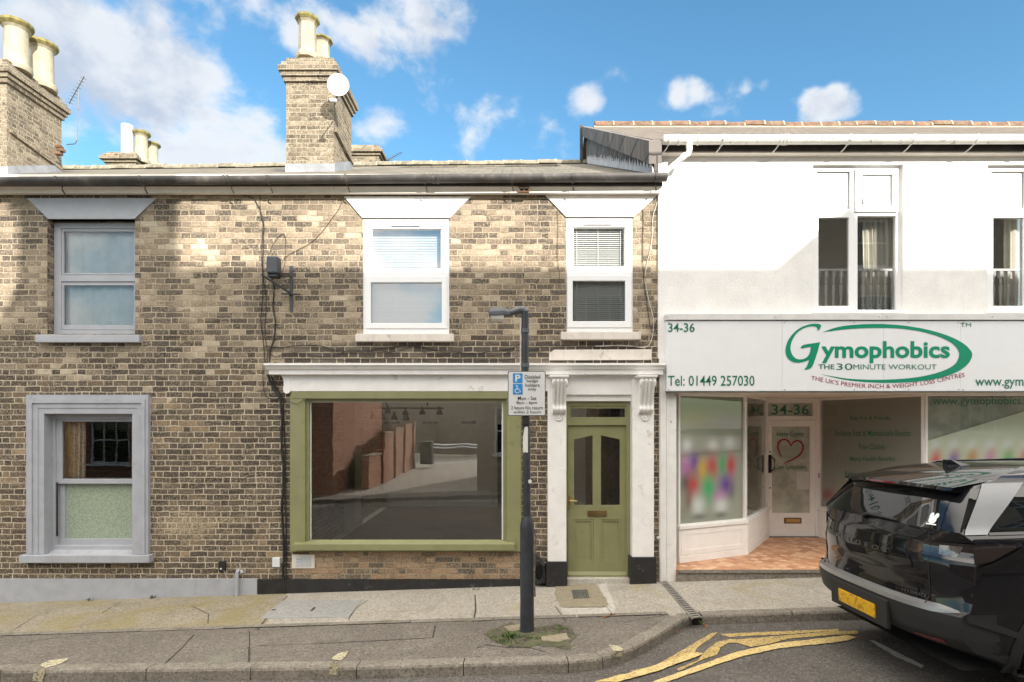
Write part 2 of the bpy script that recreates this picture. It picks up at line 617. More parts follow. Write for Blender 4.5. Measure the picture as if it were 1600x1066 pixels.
M['ridge_stone'] = simple('ridge_stone', (.19, .17, .125), .85, var=.3, vs=6, bump=.4, bs=40, dirt=(.30, .27, .18), dk=(.5, .66), ds=9)
M['mortar'] = simple('mortar', (.30, .265, .20), .9, var=.15, bump=.4)
M['cowl_grey'] = simple('cowl_grey', (.42, .43, .45), .5, var=.1)
M['steel'] = simple('steel', (.50, .51, .52), .35, 1.0, var=.1)
M['dull_metal'] = simple('dull_metal', (.20, .20, .20), .5, .8, var=.2)
M['brass'] = simple('brass', (.55, .38, .16), .3, 1.0, var=.1)
M['dull_brass'] = simple('dull_brass', (.22, .15, .07), .45, .8, var=.2)
M['black_plastic'] = simple('black_plastic', (.016, .016, .017), .5, var=.15)
M['cable_black'] = simple('cable_black', (.016, .015, .014), .6, var=.3)
M['cable_white'] = simple('cable_white', (.60, .57, .50), .6)
M['box_grey'] = simple('box_grey', (.060, .066, .076), .5, var=.1)
M['iron_paint'] = simple('iron_paint', (.055, .058, .066), .55, var=.2, dirt=(.16, .14, .12), dk=(.62, .75), ds=20)
M['pole_paint'] = simple('pole_paint', (.030, .034, .040), .42, var=.2, vs=9, bump=.25, bs=50, dirt=(.15, .14, .13), dk=(.70, .76), ds=22)
M['pole_grey'] = simple('pole_grey', (.085, .095, .105), .5, var=.15, vs=9, bump=.2, bs=60, dirt=(.22, .21, .19), dk=(.66, .80), ds=14)
M['lamp_lens'] = simple('lamp_lens', (.62, .60, .54), .25, var=.06)
M['sign_grey'] = simple('sign_grey', (.60, .60, .60), .4, var=.02)
M['sign_blue'] = simple('sign_blue', (.012, .22, .56), .4, var=.05)
M['sign_ink'] = simple('sign_ink', (.03, .03, .035), .5)
M['sign_white'] = simple('sign_white', (.74, .745, .76), .32, var=.015, dirt=(.68, .68, .69), dk=(.6, .85))
M['sign_cap'] = simple('sign_cap', (.62, .61, .60), .5, var=.06, dirt=(.42, .40, .37), dk=(.62, .76), ds=7)
M['logo_green'] = simple('logo_green', (.0, .235, .130), .35, var=.02)
M['text_green'] = simple('text_green', (.012, .15, .085), .4, var=.04)
M['text_red'] = simple('text_red', (.28, .012, .055), .4, var=.03)
M['heart_red'] = simple('heart_red', (.34, .015, .035), .4, var=.05)
M['decal_green'] = simple('decal_green', (.03, .17, .10), .5, var=.05)
M['paper'] = simple('paper', (.62, .62, .57), .7, var=.03)
M['slat_white'] = simple('slat_white', (.80, .80, .79), .45, var=.02)
M['curtain_white'] = simple('curtain_white', (.72, .69, .60), .85, var=.06)
M['room_wall'] = simple('room_wall', (.82, .79, .73), .85, var=.05)
M['room_dark'] = simple('room_dark', (.14, .125, .11), .9, var=.1)
M['light_bronze'] = simple('light_bronze', (.13, .075, .05), .35, .7, var=.1)
M['plastic_white'] = simple('plastic_white', (.62, .64, .65), .4, var=.04)
M['leaf_dead'] = simple('leaf_dead', (.20, .085, .030), .8, var=.4, vs=40)
M['weed_green'] = simple('weed_green', (.075, .125, .028), .7, var=.5, vs=12)
M['moss_dirt'] = simple('moss_dirt', (.085, .072, .050), .95, var=.5, vs=16, bump=.9, bs=50, dirt=(.075, .10, .03), dk=(.48, .62), ds=12)


def frosted(name, col, rough=.35, scale=260.0):
    m, n, b, o = newmat(name)
    c = n.node('ShaderNodeTexCoord').outputs['Object']
    f = n.noise(c, scale, 2, .5)
    n.put(b.inputs['Base Color'], n.mix(n.step(f, .35, .65), tuple(q * .8 for q in col), tuple(min(1, q * 1.15) for q in col)))
    b.inputs['Roughness'].default_value = rough
    b.inputs['Coat Weight'].default_value = 1.0
    b.inputs['Coat Roughness'].default_value = .02
    n.put(b.inputs['Normal'], n.bump(f, .35, .004))
    return m


M['frost_green'] = frosted('frost_green', (.30, .36, .27), .4, 60)
M['frost_grey'] = frosted('frost_grey', (.48, .49, .45), .4, 70)
M['film_pale'] = frosted('film_pale', (.66, .68, .67), .5, 5)
M['film_sage'] = frosted('film_sage', (.44, .45, .37), .5, 4)


def glass(name, boost=1.0, tint=(.93, .95, .94), rough=0.0, base=.0):
    m = bpy.data.materials.new(name)
    m.use_nodes = True
    nt = m.node_tree
    nt.nodes.clear()
    n = NT(nt)
    o = n.node('ShaderNodeOutputMaterial')
    tr = n.node('ShaderNodeBsdfTransparent')
    tr.inputs[0].default_value = (*tint, 1)
    gl = n.node('ShaderNodeBsdfGlossy')
    gl.inputs['Roughness'].default_value = rough
    gl.inputs['Color'].default_value = (1, 1, 1, 1)
    c = n.node('ShaderNodeTexCoord').outputs['Object']
    n.put(gl.inputs['Normal'], n.bump(n.noise(c, 2.2, 2, .5), .03, .02))
    fr = n.node('ShaderNodeFresnel')
    fr.inputs['IOR'].default_value = 1.5
    k = n.m('ADD', n.m('MULTIPLY', fr.outputs[0], boost), base, clamp=True)
    mx = n.node('ShaderNodeMixShader')
    n.put(mx.inputs[0], k)
    nt.links.new(tr.outputs[0], mx.inputs[1])
    nt.links.new(gl.outputs[0], mx.inputs[2])
    nt.links.new(mx.outputs[0], o.inputs[0])
    return m


M['glass'] = glass('glass', 1.3, base=.03)
M['upper_glass'] = glass('upper_glass', 1.3, base=.10, tint=(.98, .99, .985))
M['thin_glass'] = glass('thin_glass', .35, base=.03)
M['shop_glass'] = glass('shop_glass', 1.3, base=.14, tint=(.86, .88, .86))
M['sky_glass'] = glass('sky_glass', 1.3, base=.20)


def slates(name, cols, L=.30, Hh=.20, lift=.6):
    m, n, b, o = newmat(name)
    g = n.node('ShaderNodeNewGeometry')
    p = g.outputs['Position']
    px, py, pz = n.sep(p)
    nx, ny, nz = n.sep(g.outputs['True Normal'])
    side = n.m('GREATER_THAN', n.m('ABSOLUTE', nx), .6)
    u = n.m('ADD', n.m('MULTIPLY', px, n.m('SUBTRACT', 1.0, side)), n.m('MULTIPLY', py, side))
    wob = n.m('MULTIPLY', n.m('SUBTRACT', n.noise(p, 12, 3, .6), .5), .03)
    vr = n.m('DIVIDE', n.m('ADD', pz, wob), Hh)
    row = n.m('FLOOR', vr)
    fv = n.m('FRACT', vr)
    uu = n.m('ADD', n.m('DIVIDE', u, L), n.m('MULTIPLY', row, .5))
    cell = n.m('FLOOR', uu)
    fu = n.m('FRACT', uu)
    edge = n.m('MINIMUM', n.step(n.m('MINIMUM', fu, n.m('SUBTRACT', 1.0, fu)), .01, .05), n.step(fv, .02, .12))
    wn = n.node('ShaderNodeTexWhiteNoise', noise_dimensions='2D')
    n.put(wn.inputs['Vector'], n.comb(cell, row, 0.0))
    t = n.m('ADD', n.m('MULTIPLY', wn.outputs['Value'], .6), n.m('MULTIPLY', n.noise(p, 7, 5, .7), .4))
    c = n.ramp(t, cols)
    n.put(b.inputs['Base Color'], n.mix(edge, tuple(q * .35 for q in cols[0][1]), c))
    b.inputs['Roughness'].default_value = .75
    n.put(b.inputs['Normal'], n.bump(n.m('ADD', n.m('MULTIPLY', edge, .5), n.m('ADD', wn.outputs['Value'], n.m('MULTIPLY', fv, -.8))), lift, .012))
    return m


M['roof_slate'] = slates('roof_slate', [(0, (.075, .066, .050)), (.5, (.125, .110, .080)), (1, (.19, .165, .115))])
M['roof_tile'] = slates('roof_tile', [(0, (.075, .058, .044)), (.5, (.12, .095, .072)), (1, (.18, .15, .11))], L=.17, Hh=.10)
M['gable_slate'] = slates('gable_slate', [(0, (.045, .040, .037)), (.5, (.13, .115, .102)), (1, (.33, .30, .27))], L=.055, Hh=.17)
M['verge_slate'] = slates('verge_slate', [(0, (.055, .048, .043)), (.5, (.115, .102, .092)), (1, (.20, .18, .16))], L=.26, Hh=.5)


def ground_mat(name, cols, speck=(.5, .47, .4), sk=.5, sscale=52, rough=.9, bump=.6, patch=None, stain=None, pk=(.5, .66), ps=.9, sharp=(.60, .70)):
    m, n, b, o = newmat(name)
    p = pos(n)
    f = n.noise(p, 1.3, 6, .62, .4)
    f2 = n.noise(p, 9.0, 5, .65)
    c = n.ramp(n.m('ADD', n.m('MULTIPLY', f, .6), n.m('MULTIPLY', f2, .4)), cols)
    s1 = n.noise(p, sscale, 2, .6)
    mid = n.noise(p, 26.0, 4, .75)
    c = n.mix(n.m('MULTIPLY', n.step(mid, .40, .62), .38), c, tuple(q * .55 for q in cols[0][1]))
    c = n.mix(n.m('MULTIPLY', n.step(s1, sharp[0], sharp[1]), sk), c, speck)
    c = n.mix(n.m('MULTIPLY', n.step(s1, .46, .34), .7), c, tuple(q * .45 for q in cols[0][1]))
    if patch:
        q = n.noise(p, ps, 5, .65, .7)
        grain = n.step(n.noise(p, 55, 3, .7), .38, .55)
        c = n.mix(n.m('MULTIPLY', n.step(q, pk[0], pk[1]), n.m('ADD', .3, n.m('MULTIPLY', grain, .6))), c, patch)
    if stain:
        q = n.noise(p, 2.4, 6, .7, 1.2)
        c = n.mix(n.m('MULTIPLY', n.step(q, .54, .70), .6), c, stain)
    n.put(b.inputs['Base Color'], c)
    b.inputs['Roughness'].default_value = rough
    b.inputs['Specular IOR Level'].default_value = .3
    n.put(b.inputs['Normal'], n.bump(n.m('ADD', s1, n.m('MULTIPLY', f2, .6)), bump, .008))
    return m


M['road_tarmac'] = ground_mat('road_tarmac', [(.3, (.082, .074, .066)), (.5, (.115, .104, .093)), (.7, (.155, .142, .127))], speck=(.30, .28, .25), sk=.65, sscale=55, stain=(.06, .056, .052))
M['path_tarmac'] = ground_mat('path_tarmac', [(.3, (.128, .112, .095)), (.5, (.166, .147, .126)), (.7, (.215, .192, .165))], speck=(.38, .32, .24), sk=.6, sscale=48, patch=(.20, .20, .15), pk=(.56, .7))
M['concrete_moss'] = ground_mat('concrete_moss', [(.3, (.24, .21, .155)), (.5, (.30, .265, .205)), (.7, (.37, .335, .27))], speck=(.52, .45, .32), sk=.6, sscale=44, patch=(.235, .195, .085), pk=(.40, .60), ps=1.1, stain=(.17, .14, .09))
M['concrete'] = ground_mat('concrete', [(.3, (.305, .275, .23)), (.5, (.375, .343, .293)), (.7, (.455, .42, .365))], speck=(.55, .51, .44), sk=.5, sscale=46, patch=(.29, .25, .14), pk=(.58, .7), stain=(.23, .20, .16))
M['slab_grey'] = ground_mat('slab_grey', [(.3, (.27, .265, .25)), (.5, (.32, .315, .30)), (.7, (.38, .375, .355))], speck=(.5, .49, .46), sk=.4, sscale=120, bump=.3)
M['cement_patch'] = ground_mat('cement_patch', [(.3, (.25, .21, .145)), (.5, (.29, .25, .175)), (.7, (.34, .29, .21))], sk=.3, sscale=120, bump=.35)
M['cement_pale'] = ground_mat('cement_pale', [(.3, (.40, .37, .32)), (.5, (.48, .45, .40)), (.7, (.56, .53, .47))], sk=.3, bump=.35)
M['kerb_concrete'] = ground_mat('kerb_concrete', [(.3, (.18, .158, .13)), (.5, (.232, .207, .172)), (.7, (.295, .265, .225))], speck=(.40, .36, .30), sk=.5, sscale=50, patch=(.13, .12, .075), pk=(.56, .7), ps=2, stain=(.11, .095, .075))
M['yellow_line'] = ground_mat('yellow_line', [(.3, (.55, .40, .15)), (.5, (.66, .50, .22)), (.7, (.74, .60, .32))], speck=(.15, .13, .11), sk=.8, sscale=34, sharp=(.60, .66), stain=(.40, .30, .15), bump=.6)
M['yellow_old'] = ground_mat('yellow_old', [(.3, (.42, .30, .11)), (.5, (.56, .40, .14)), (.7, (.64, .47, .19))], speck=(.13, .12, .10), sk=.9, sscale=45, sharp=(.52, .60), stain=(.26, .20, .12), bump=.5)
M['faded_yellow'] = ground_mat('faded_yellow', [(.3, (.42, .38, .24)), (.5, (.52, .47, .31)), (.7, (.6, .55, .4))], speck=(.17, .15, .12), sk=.9, sscale=40, sharp=(.52, .60))
M['white_line'] = ground_mat('white_line', [(.3, (.40, .38, .34)), (.5, (.5, .47, .42)), (.7, (.58, .55, .5))], speck=(.12, .11, .1), sk=.8, sscale=50, sharp=(.55, .62))
M['crack'] = simple('crack', (.045, .038, .030), .95, var=.5, vs=20)
M['grass'] = simple('grass', (.06, .09, .025), .95, var=.5, vs=3)

# ------------------------------------------------------------------ ground, road, pavement
def sheet_x(mb, fn, y0, y1, xs):
    for a, b in zip(xs, xs[1:]):
        ys = [y0, y1] if not isinstance(y0, (list, tuple)) else y0
        for c, d in zip(ys, ys[1:]):
            mb.face([(a, c, fn(a, c)), (b, c, fn(b, c)), (b, d, fn(b, d)), (a, d, fn(a, d))])


XS = [-160, -14, 14, 160]
g = MB()
sheet_x(g, lambda x, y: gx(x) - .30, [-200, -5.6, 200], None, XS)
struct(g, 'ground', M['grass'], fix=False)
g = MB()
sheet_x(g, road_z, [-8.4, -5.6, 0.4], None, XS)
struct(g, 'road', M['road_tarmac'], fix=False)
OPZ = -.006 + .0277 * 5.6        # level of the far side of the street, before the fall of the hill
g = MB()
g2 = lambda x, y: gx(x) + OPZ
sheet_x(g, g2, [-9.42, -8.4], None, XS)
for a_, b_ in zip(XS, XS[1:]):
    g.face([(a_, -8.4, road_z(a_, -8.4) - .02), (b_, -8.4, road_z(b_, -8.4) - .02), (b_, -8.4, g2(b_, -8.4)), (a_, -8.4, g2(a_, -8.4))])
struct(g, 'far_pavement', M['path_tarmac'], fix=False)
g = MB()
sheet_x(g, g2, [-60, -9.42], None, [-60, -14, 14, 60])
struct(g, 'car_park_ground', M['concrete'], fix=False)

# kerb line: foot of the stones, as the picture shows it
kpx = [(-260, 1070), (0, 1066), (228, 1064), (391, 1062.5), (557, 1061), (724, 1056), (888, 1052), (942, 1046), (991, 1029), (1034, 1004), (1066, 983), (1082, 977)]
kfoot = [G(a, b, -.104) for a, b in kpx]
kfoot[0] = Vector((-13.9, kfoot[1].y - .05, 0))
kfoot.insert(0, Vector((-14, kfoot[0].y, 0)))
KR = kfoot[-1].y
kfoot2 = [Vector((2.02, KR, 0)), Vector((2.98, KR, 0)), Vector((3.9, KR, 0)), Vector((4.82, KR, 0)), Vector((5.74, KR, 0)), Vector((6.66, KR, 0)), Vector((7.6, KR, 0)), Vector((14, KR, 0))]


def inset(pts, d):
    o = []
    for i, p in enumerate(pts):
        t = (pts[min(i + 1, len(pts) - 1)] - pts[max(i - 1, 0)])
        t.z = 0
        t.normalize()
        o.append(Vector((p.x - t.y * d, p.y + t.x * d, 0)))
    return o


kb = MB()
KW = .135
for line in (kfoot, kfoot2):
    ins = inset(line, KW)
    lip = inset(line, .022)
    for i in range(len(line) - 1):
        t = (line[i + 1] - line[i]).normalized() * .004
        rings = []
        for a, b, c, s_ in ((line[i], lip[i], ins[i], 1), (line[i + 1], lip[i + 1], ins[i + 1], -1)):
            a, b, c = a + t * s_, b + t * s_, c + t * s_
            rings.append([Vector((a.x, a.y, road_z(a.x, a.y) - .05)), Vector((a.x, a.y, pav_z(a.x, a.y) - .025)),
                          Vector((a.x * .6 + b.x * .4, a.y * .6 + b.y * .4, pav_z(a.x, a.y) - .006)),
                          Vector((b.x, b.y, pav_z(b.x, b.y) + .002)), Vector((c.x, c.y, pav_z(c.x, c.y) + .002)),
                          Vector((c.x, c.y, road_z(c.x, c.y) - .05))])
        kb.loft(rings, True, True)
struct(kb, 'kerb', M['kerb_concrete'])
# pavement slabs: tarmac strip of the build-out, old kerb edging, concrete strip along the walls
ki = inset(kfoot, KW - .002)
JY = -1.42
tm = MB()
DRX = (X(1076, 4.9), X(1092, 4.85))
poly = [(p.x, p.y) for p in ki if p.y < JY - .02]
xe = ki[-2].x
poly = poly + [(xe, JY), (-14, JY)]
tm.face([(a, b, pav_z(a, b)) for a, b in [(-14, JY), (-14, ki[0].y)] + [(p.x, p.y) for p in ki[1:] if p.y < JY - .02] + [(xe + .02, JY)]])
struct(tm, 'pavement_tarmac', M['path_tarmac'], fix=False)
ed = MB()
x = -12.0
rr = random.Random(3)
while x < xe:
    L_ = min(rr.choice((.9, .9, .62, 1.1)), xe - x)
    if L_ < .05:
        break
    za = rr.uniform(-.003, .004)
    ed.face([(x + .004, JY, pav_z(x, JY) + .006 + za), (x + L_ - .004, JY, pav_z(x + L_, JY) + .006 + za), (x + L_ - .004, JY + .10, pav_z(x + L_, JY + .1) + .005), (x + .004, JY + .10, pav_z(x, JY + .1) + .005)])
    x += L_
struct(ed, 'pavement_edging', M['cement_pale'] if False else M['kerb_concrete'], fix=False)
mx0 = G(402, 985).x
cm = MB()
bnd = [G(444, 930), G(404, 984)]
pts = [(-14, .05), (-14, JY + .1), (bnd[1].x, JY + .1), (bnd[0].x, .05)]
cm.face([(a, b, pav_z(a, b)) for a, b in pts])
struct(cm, 'pavement_mossy', M['concrete_moss'], fix=False)
cm = MB()
cr = [(bnd[0].x, .05), (bnd[1].x, JY + .1), (xe, JY + .1), (xe + .001, JY - .06), (ki[-1].x + .02, min(ki[-1].y, KR + KW) - .03), (2.03, KR + KW - .03), (2.06, KR + KW), (14, KR + KW), (14, .05)]
cm.face([(a, b, pav_z(a, b)) for a, b in cr])
struct(cm, 'pavement_concrete', M['concrete'], fix=False)


def gpoly(pts, lift, off=0.0):
    return [G(a, b, off, lift) for a, b in pts]


def strip(mb, pts, wpx, lift=.003, off=0.0, jitter=.25, seed=1):
    """thin dark line along picture points lying on the ground"""
    r = random.Random(seed)
    P = []
    for (a, b), (c, d) in zip(pts, pts[1:]):
        n = max(1, int(math.hypot(c - a, d - b) / 12))
        for i in range(n):
            P.append((a + (c - a) * i / n + r.uniform(-jitter, jitter) * 2, b + (d - b) * i / n + r.uniform(-jitter, jitter)))
    P.append(pts[-1])
    Q = [G(a, b, off, lift) for a, b in P]
    for i in range(len(Q) - 1):
        t = (Q[i + 1] - Q[i]).normalized()
        s_ = Vector((-t.y, t.x, 0)) * (wpx / 160 / 2) * r.uniform(.6, 1.4)
        mb.face([Q[i] - s_, Q[i + 1] - s_, Q[i + 1] + s_, Q[i] + s_])


ck = MB()
for k, (pts, w_) in enumerate([
        ([(402, 985), (420, 962), (449, 932)], 2.2), ([(390, 988), (389, 1036)], 2.4), ([(303, 992), (285, 1012), (258, 1037)], 2.2),
        ([(160, 958), (188, 941)], 1.2), ([(325, 975), (326, 960), (310, 952), (300, 948)], 1.0), ([(742, 930), (743, 952), (740, 972)], 2.0),
        ([(540, 1004), (620, 1000), (676, 997), (680, 978)], 1.6), ([(403, 1010), (470, 1007), (540, 1004)], 1.0),
        ([(744, 972), (790, 968), (850, 966), (880, 964)], 1.4), ([(945, 945), (958, 962)], 1.6), ([(868, 948), (884, 972)], 1.2), ([(975, 972), (1038, 962)], .9),
        ([(745, 1013), (760, 1008), (790, 1012), (830, 1013), (852, 1019)], 1.6), ([(20, 1006), (120, 994), (150, 992)], .8), ([(545, 968), (556, 950), (575, 938)], 1.6),
        ([(0, 998), (60, 960), (110, 948)], .8)]):
    strip(ck, pts, w_, .004, seed=k)
for p0, p1 in ((kfoot, kfoot),):
    pass
struct(ck, 'pavement_joints', M['crack'], fix=False)

# yellow lines, drawn over each other at different times
ZP = lambda L_: [(900 + a / 4, 940 + b / 4) for a, b in L_]


def rough(pts, amp=1.0, stepn=14, seed=0):
    r = random.Random(seed)
    o = []
    for i in range(len(pts)):
        a, b = pts[i], pts[(i + 1) % len(pts)]
        n = max(1, int(math.hypot(b[0] - a[0], b[1] - a[1]) / stepn))
        for k in range(n):
            o.append((a[0] + (b[0] - a[0]) * k / n + r.uniform(-amp, amp), a[1] + (b[1] - a[1]) * k / n + r.uniform(-amp, amp) * .5))
    return o


def paint(name, polys, m, off, lift, amp=1.0, kind='structure'):
    mb = MB()
    for k, p in enumerate(polys):
        mb.face(gpoly(rough(p, amp, 6, k), lift, off))
    return tag(mb.build(name, m, fix=False), kind=kind)


RO = -.104
paint('yellow_line', [ZP([(470, 512), (690, 432), (860, 372), (1000, 322), (1250, 268), (1450, 245), (1640, 222), (1700, 216), (1760, 230), (1700, 250), (1600, 264), (1420, 282), (1250, 302), (1050, 347), (900, 394), (720, 457), (560, 512)])], M['yellow_line'], RO, .0105, .8)
paint('yellow_line', [ZP([(110, 512), (330, 455), (500, 404), (740, 324), (806, 332), (720, 366), (500, 446), (260, 512)]), ZP([(220, 478), (300, 462), (270, 474)]), ZP([(328, 446), (400, 432), (380, 440)])], M['yellow_line'], RO, .0145, .8)
paint('yellow_line', [ZP([(800, 320), (880, 257), (960, 240), (1040, 238), (1300, 216), (1600, 190), (1760, 186), (1760, 206), (1600, 213), (1330, 236), (1180, 276), (1090, 287), (1020, 264), (950, 264), (905, 290), (880, 336), (800, 362), (640, 442), (628, 425), (760, 372)])], M['yellow_old'], RO, .0065, .8)
paint('yellow_line', [ZP([(500, 402), (840, 202), (885, 196), (830, 240), (760, 288), (742, 320), (560, 396)]), ZP([(900, 206), (1100, 196), (1350, 186), (1640, 174), (1640, 186), (1300, 208), (1100, 216), (960, 224)])], M['yellow_old'], RO, .0025 + .002, .8)
paint('white_line', [[(1357, 1001), (1366, 1002), (1400, 1019), (1444, 1041), (1440, 1045), (1398, 1026)]], M['white_line'], RO, .005, .6)
# paint blips over the kerb edge
kbl = MB()
for top, face in (([(62, 1040), (76, 1033), (108, 1029), (104, 1034), (86, 1041), (72, 1045)], [(50, 1064), (53, 1049), (72, 1045), (66, 1066)]),
                  ([(517, 1031), (530, 1020), (544, 1019), (540, 1027), (531, 1033)], [(514, 1054), (514, 1036), (530, 1034), (529, 1055)]),
                  ([(950, 1008), (964, 1010), (974, 1015), (970, 1019), (958, 1018)], [(958, 1026), (956, 1019), (971, 1019), (972, 1026)])):
    kbl.face(gpoly(rough(top, .8, 5, 2), .006))
    # the face part lies a little proud of the stone
    fp = []
    for a, b in face:
        q = G(a, b, RO)
        bx = min(range(len(kfoot) - 1), key=lambda i: abs((kfoot[i].x + kfoot[i + 1].x) / 2 - q.x))
        A, B = kfoot[bx], kfoot[bx + 1]
        fp.append(PV(a, b, (A.x, A.y), (B.x, B.y), .006))
    kbl.face(fp)
tag(kbl.build('kerb_marking', M['faded_yellow'], fix=False), kind='structure')

# ------------------------------------------------------------------ the two old brick houses
def wallplate(name, x0, x1, z0, z1, holes, m, parent, y0=0.0, t=.11):
    mb = MB()
    mb.plate(x0, x1, z0, z1, y0, y0 + t, holes)
    return mb.build(name, m, parent)


def hole(px0, px1, pyt, pyb):
    return (X(px0), X(px1), Z(pyb), Z(pyt))


def roof_z(x, y):
    t = (y + .3) / 7.0
    return 5.262 + .0065 * (x + .8) + t * (3.275 + .0055 * (x + .8))


def frame(name, x0, x1, z0, z1, y0, t, holes, m, parent, bevel=.006):
    mb = MB()
    mb.plate(x0, x1, z0, z1, y0, y0 + t, holes)
    return mb.build(name, m, parent, bevel=bevel)


def pane(name, x0, x1, z0, z1, y, m, parent, t=.006):
    mb = MB()
    mb.face([(x0, y, z0), (x1, y, z0), (x1, y, z1), (x0, y, z1)])
    return mb.build(name, m, parent, fix=False)


XL, XM, XR = -13.0, X(405), X(1030)
ZE = Z(302)

house = thing('terraced_house', 'end of the brown brick terrace with grey painted windows, left of the green shopfront', 'house', (XL + 3, 0, pav_z(-9, 0)))
shop = thing('shop_house', 'brown brick house with the olive green shop window and matching front door', 'house', ((XM + XR) / 2, 0, pav_z(-1, 0)))

hw1 = hole(74, 211, 343, 522)
hw2 = hole(66, 206.5, 646, 868)
hs1, hs2 = hole(567, 702, 341, 522), hole(885, 989, 339.5, 519)
hshop = hole(460, 808, 615, 858)
hdoor = hole(884, 988, 620, 903)
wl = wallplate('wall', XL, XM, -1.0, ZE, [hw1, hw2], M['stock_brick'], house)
lowz = Z(862)
mb = MB()
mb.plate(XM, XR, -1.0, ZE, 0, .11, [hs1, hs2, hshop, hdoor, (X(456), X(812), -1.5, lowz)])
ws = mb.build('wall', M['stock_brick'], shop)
mb = MB()
mb.plate(X(456), X(812), -1.0, lowz, 0, .11, [])
mb.build('stall_riser', M['orange_brick'], shop)
# back, side and party walls, floors: a closed box behind each front
for par, xa, xb in ((house, XL, XM), (shop, XM, XR)):
    mb = MB()
    yb = 13.4
    zr = roof_z((xa + xb) / 2, 6.7) - .1
    prof = [(.11, -1), (.11, ZE), (6.7, zr), (yb, ZE), (yb, -1)]
    for xx in (xa, xb - .1):
        mb.prism([(xx + .005, a, b) for a, b in prof], (.09, 0, 0))
    mb.box(xa + .1, xb - .1, yb - .1, yb, -1, ZE)
    mb.build('side_wall', M['brown_brick'], par)
    mb = MB()
    if par is shop:            # floor left open under an added roof opening that daylights the shop
        mb.box(xa + .1, xb - .1, .115, 4.4, 2.78, 2.9)
        mb.box(xa + .1, xb - .1, 6.96, yb - .1, 2.78, 2.9)
        mb.box(xa + .1, xb - .1, 6.96, 7.05, 2.9, 8.3)
    else:
        mb.box(xa + .1, xb - .1, .115, yb - .1, 2.78, 2.9)
    mb.box(xa + .1, xb - .1, .115, yb - .1, -.1, .05)
    mb.box(xa + .1, xb - .1, 2.4, 2.5, 2.9, ZE)
    mb.box(xa + .1, xb - .1, .115, 2.4, ZE, ZE + .05)
    if par is shop:  # pale shaft lining, added to carry daylight down into the shop
        mb.box(xa + .12, xb - .12, 4.41, 4.46, 2.9, 7.3)
        mb.box(xa + .12, xa + .17, 4.47, 6.9, 2.79, 7.3)
        mb.box(xb - .17, xb - .12, 4.47, 6.9, 2.79, 7.3)
    mb.build('room', M['room_wall'], par)
    # roof with ridge
    mb = MB()
    n = 6
    rl = MB()
    for sgn in (0, 1):
        for i in range(n):
            a, b = xa + (xb - xa) * i / n, xa + (xb - xa) * (i + 1) / n
            if sgn == 0 and par is shop and 0 < i < n - 1:
                for ya_, yb_ in ((-.22, 4.5), (6.4, 6.7)):
                    mb.prism([(a, ya_, roof_z(a, ya_)), (b, ya_, roof_z(b, ya_)), (b, yb_, roof_z(b, yb_)), (a, yb_, roof_z(a, yb_))], (0, 0, -.06))
                rl.face([(a, 4.5, roof_z(a, 4.5) - .02), (b, 4.5, roof_z(b, 4.5) - .02), (b, 6.4, roof_z(b, 6.4) - .02), (a, 6.4, roof_z(a, 6.4) - .02)])
                continue
            if sgn == 0:
                q = [(a, -.22, roof_z(a, -.22)), (b, -.22, roof_z(b, -.22)), (b, 6.7, roof_z(b, 6.7)), (a, 6.7, roof_z(a, 6.7))]
            else:
                q = [(a, 6.7, roof_z(a, 6.7)), (b, 6.7, roof_z(b, 6.7)), (b, 13.7, roof_z(b, -.28)), (a, 13.7, roof_z(a, -.28))]
            mb.prism(q, (0, 0, -.06))
    rf = mb.build('roof', M['roof_slate'], par)
    if par is shop:
        rl.build('added_rooflight', M['glass'], rf, fix=False)  # unseen glazed opening, added only to brighten the room below
    mb = MB()
    mm = MB()
    x = xa
    rj = random.Random(5)
    while x < xb - .05:
        L_ = min(.44 + rj.uniform(-.02, .02), xb - x)
        dzj = rj.uniform(-.012, .012)
        prof = [(x + .012, 6.7 + .15 * math.sin(t), roof_z(x, 6.7) + dzj - .02 + .12 * math.cos(t)) for t in [-1.7 + 3.4 * k / 8 for k in range(9)]]
        mb.prism(prof, (L_ - .024, 0, 0))
        x += L_
        prof = [(x - .018, 6.7 + .155 * math.sin(t), roof_z(x, 6.7) + dzj - .02 + .13 * math.cos(t)) for t in [-1.7 + 3.4 * k / 8 for k in range(9)]]
        mb.cur = 1
        mb.prism(prof, (.036, 0, 0))
        mb.cur = 0
    mb.build('ridge_tiles', [M['ridge_stone'], M['mortar']], rf, smooth=True)
    # eaves: fascia, sloping cream soffit board, cast iron gutter
    mb = MB()
    mb.box(xa, xb, -.17, -.145, Z(291, 5.84), 5.24)
    mb.build('fascia', M['dark_board'], par)
    mb = MB()
    n = 7
    prof = []
    for k in range(n + 1):
        t = k / n * math.pi / 2
        prof.append((-.165 + .055 * math.sin(t), Z(287.5, 5.84) - (Z(287.5, 5.84) - Z(301.5, 5.89)) * (t / (math.pi / 2))))
    prof += [(0, Z(301.5, 5.89) + .012), (0, Z(302) + .16), (-.165, Z(302) + .18)]
    mb.prism([(xa, a, b) for a, b in prof], (xb - xa, 0, 0))
    mb.build('soffit', M['soffit_cream'], par, smooth=True)
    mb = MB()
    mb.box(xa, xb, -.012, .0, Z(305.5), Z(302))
    mb.build('eaves_shade_strip', M['dark_void'], par)  # dark strip painting in the shade under the soffit
    zg = lambda x_: 5.275 + .0065 * (x_ + .8)
    mb = MB()
    rad = .066
    xg = xb if par is house else X(1043, 5.72)
    ring = lambda x_, dr=0: [Vector((x_, -.235 + (rad + dr) * math.cos(t), zg(x_) - (rad + dr) * math.sin(t))) for t in [-.35 + (math.pi + .7) * k / 12 for k in range(13)]]
    mb.loft([ring(xa), ring((xa + xb) / 2), ring(xg)])
    gut = mb.build('gutter', M['cast_iron'], par, smooth=True)
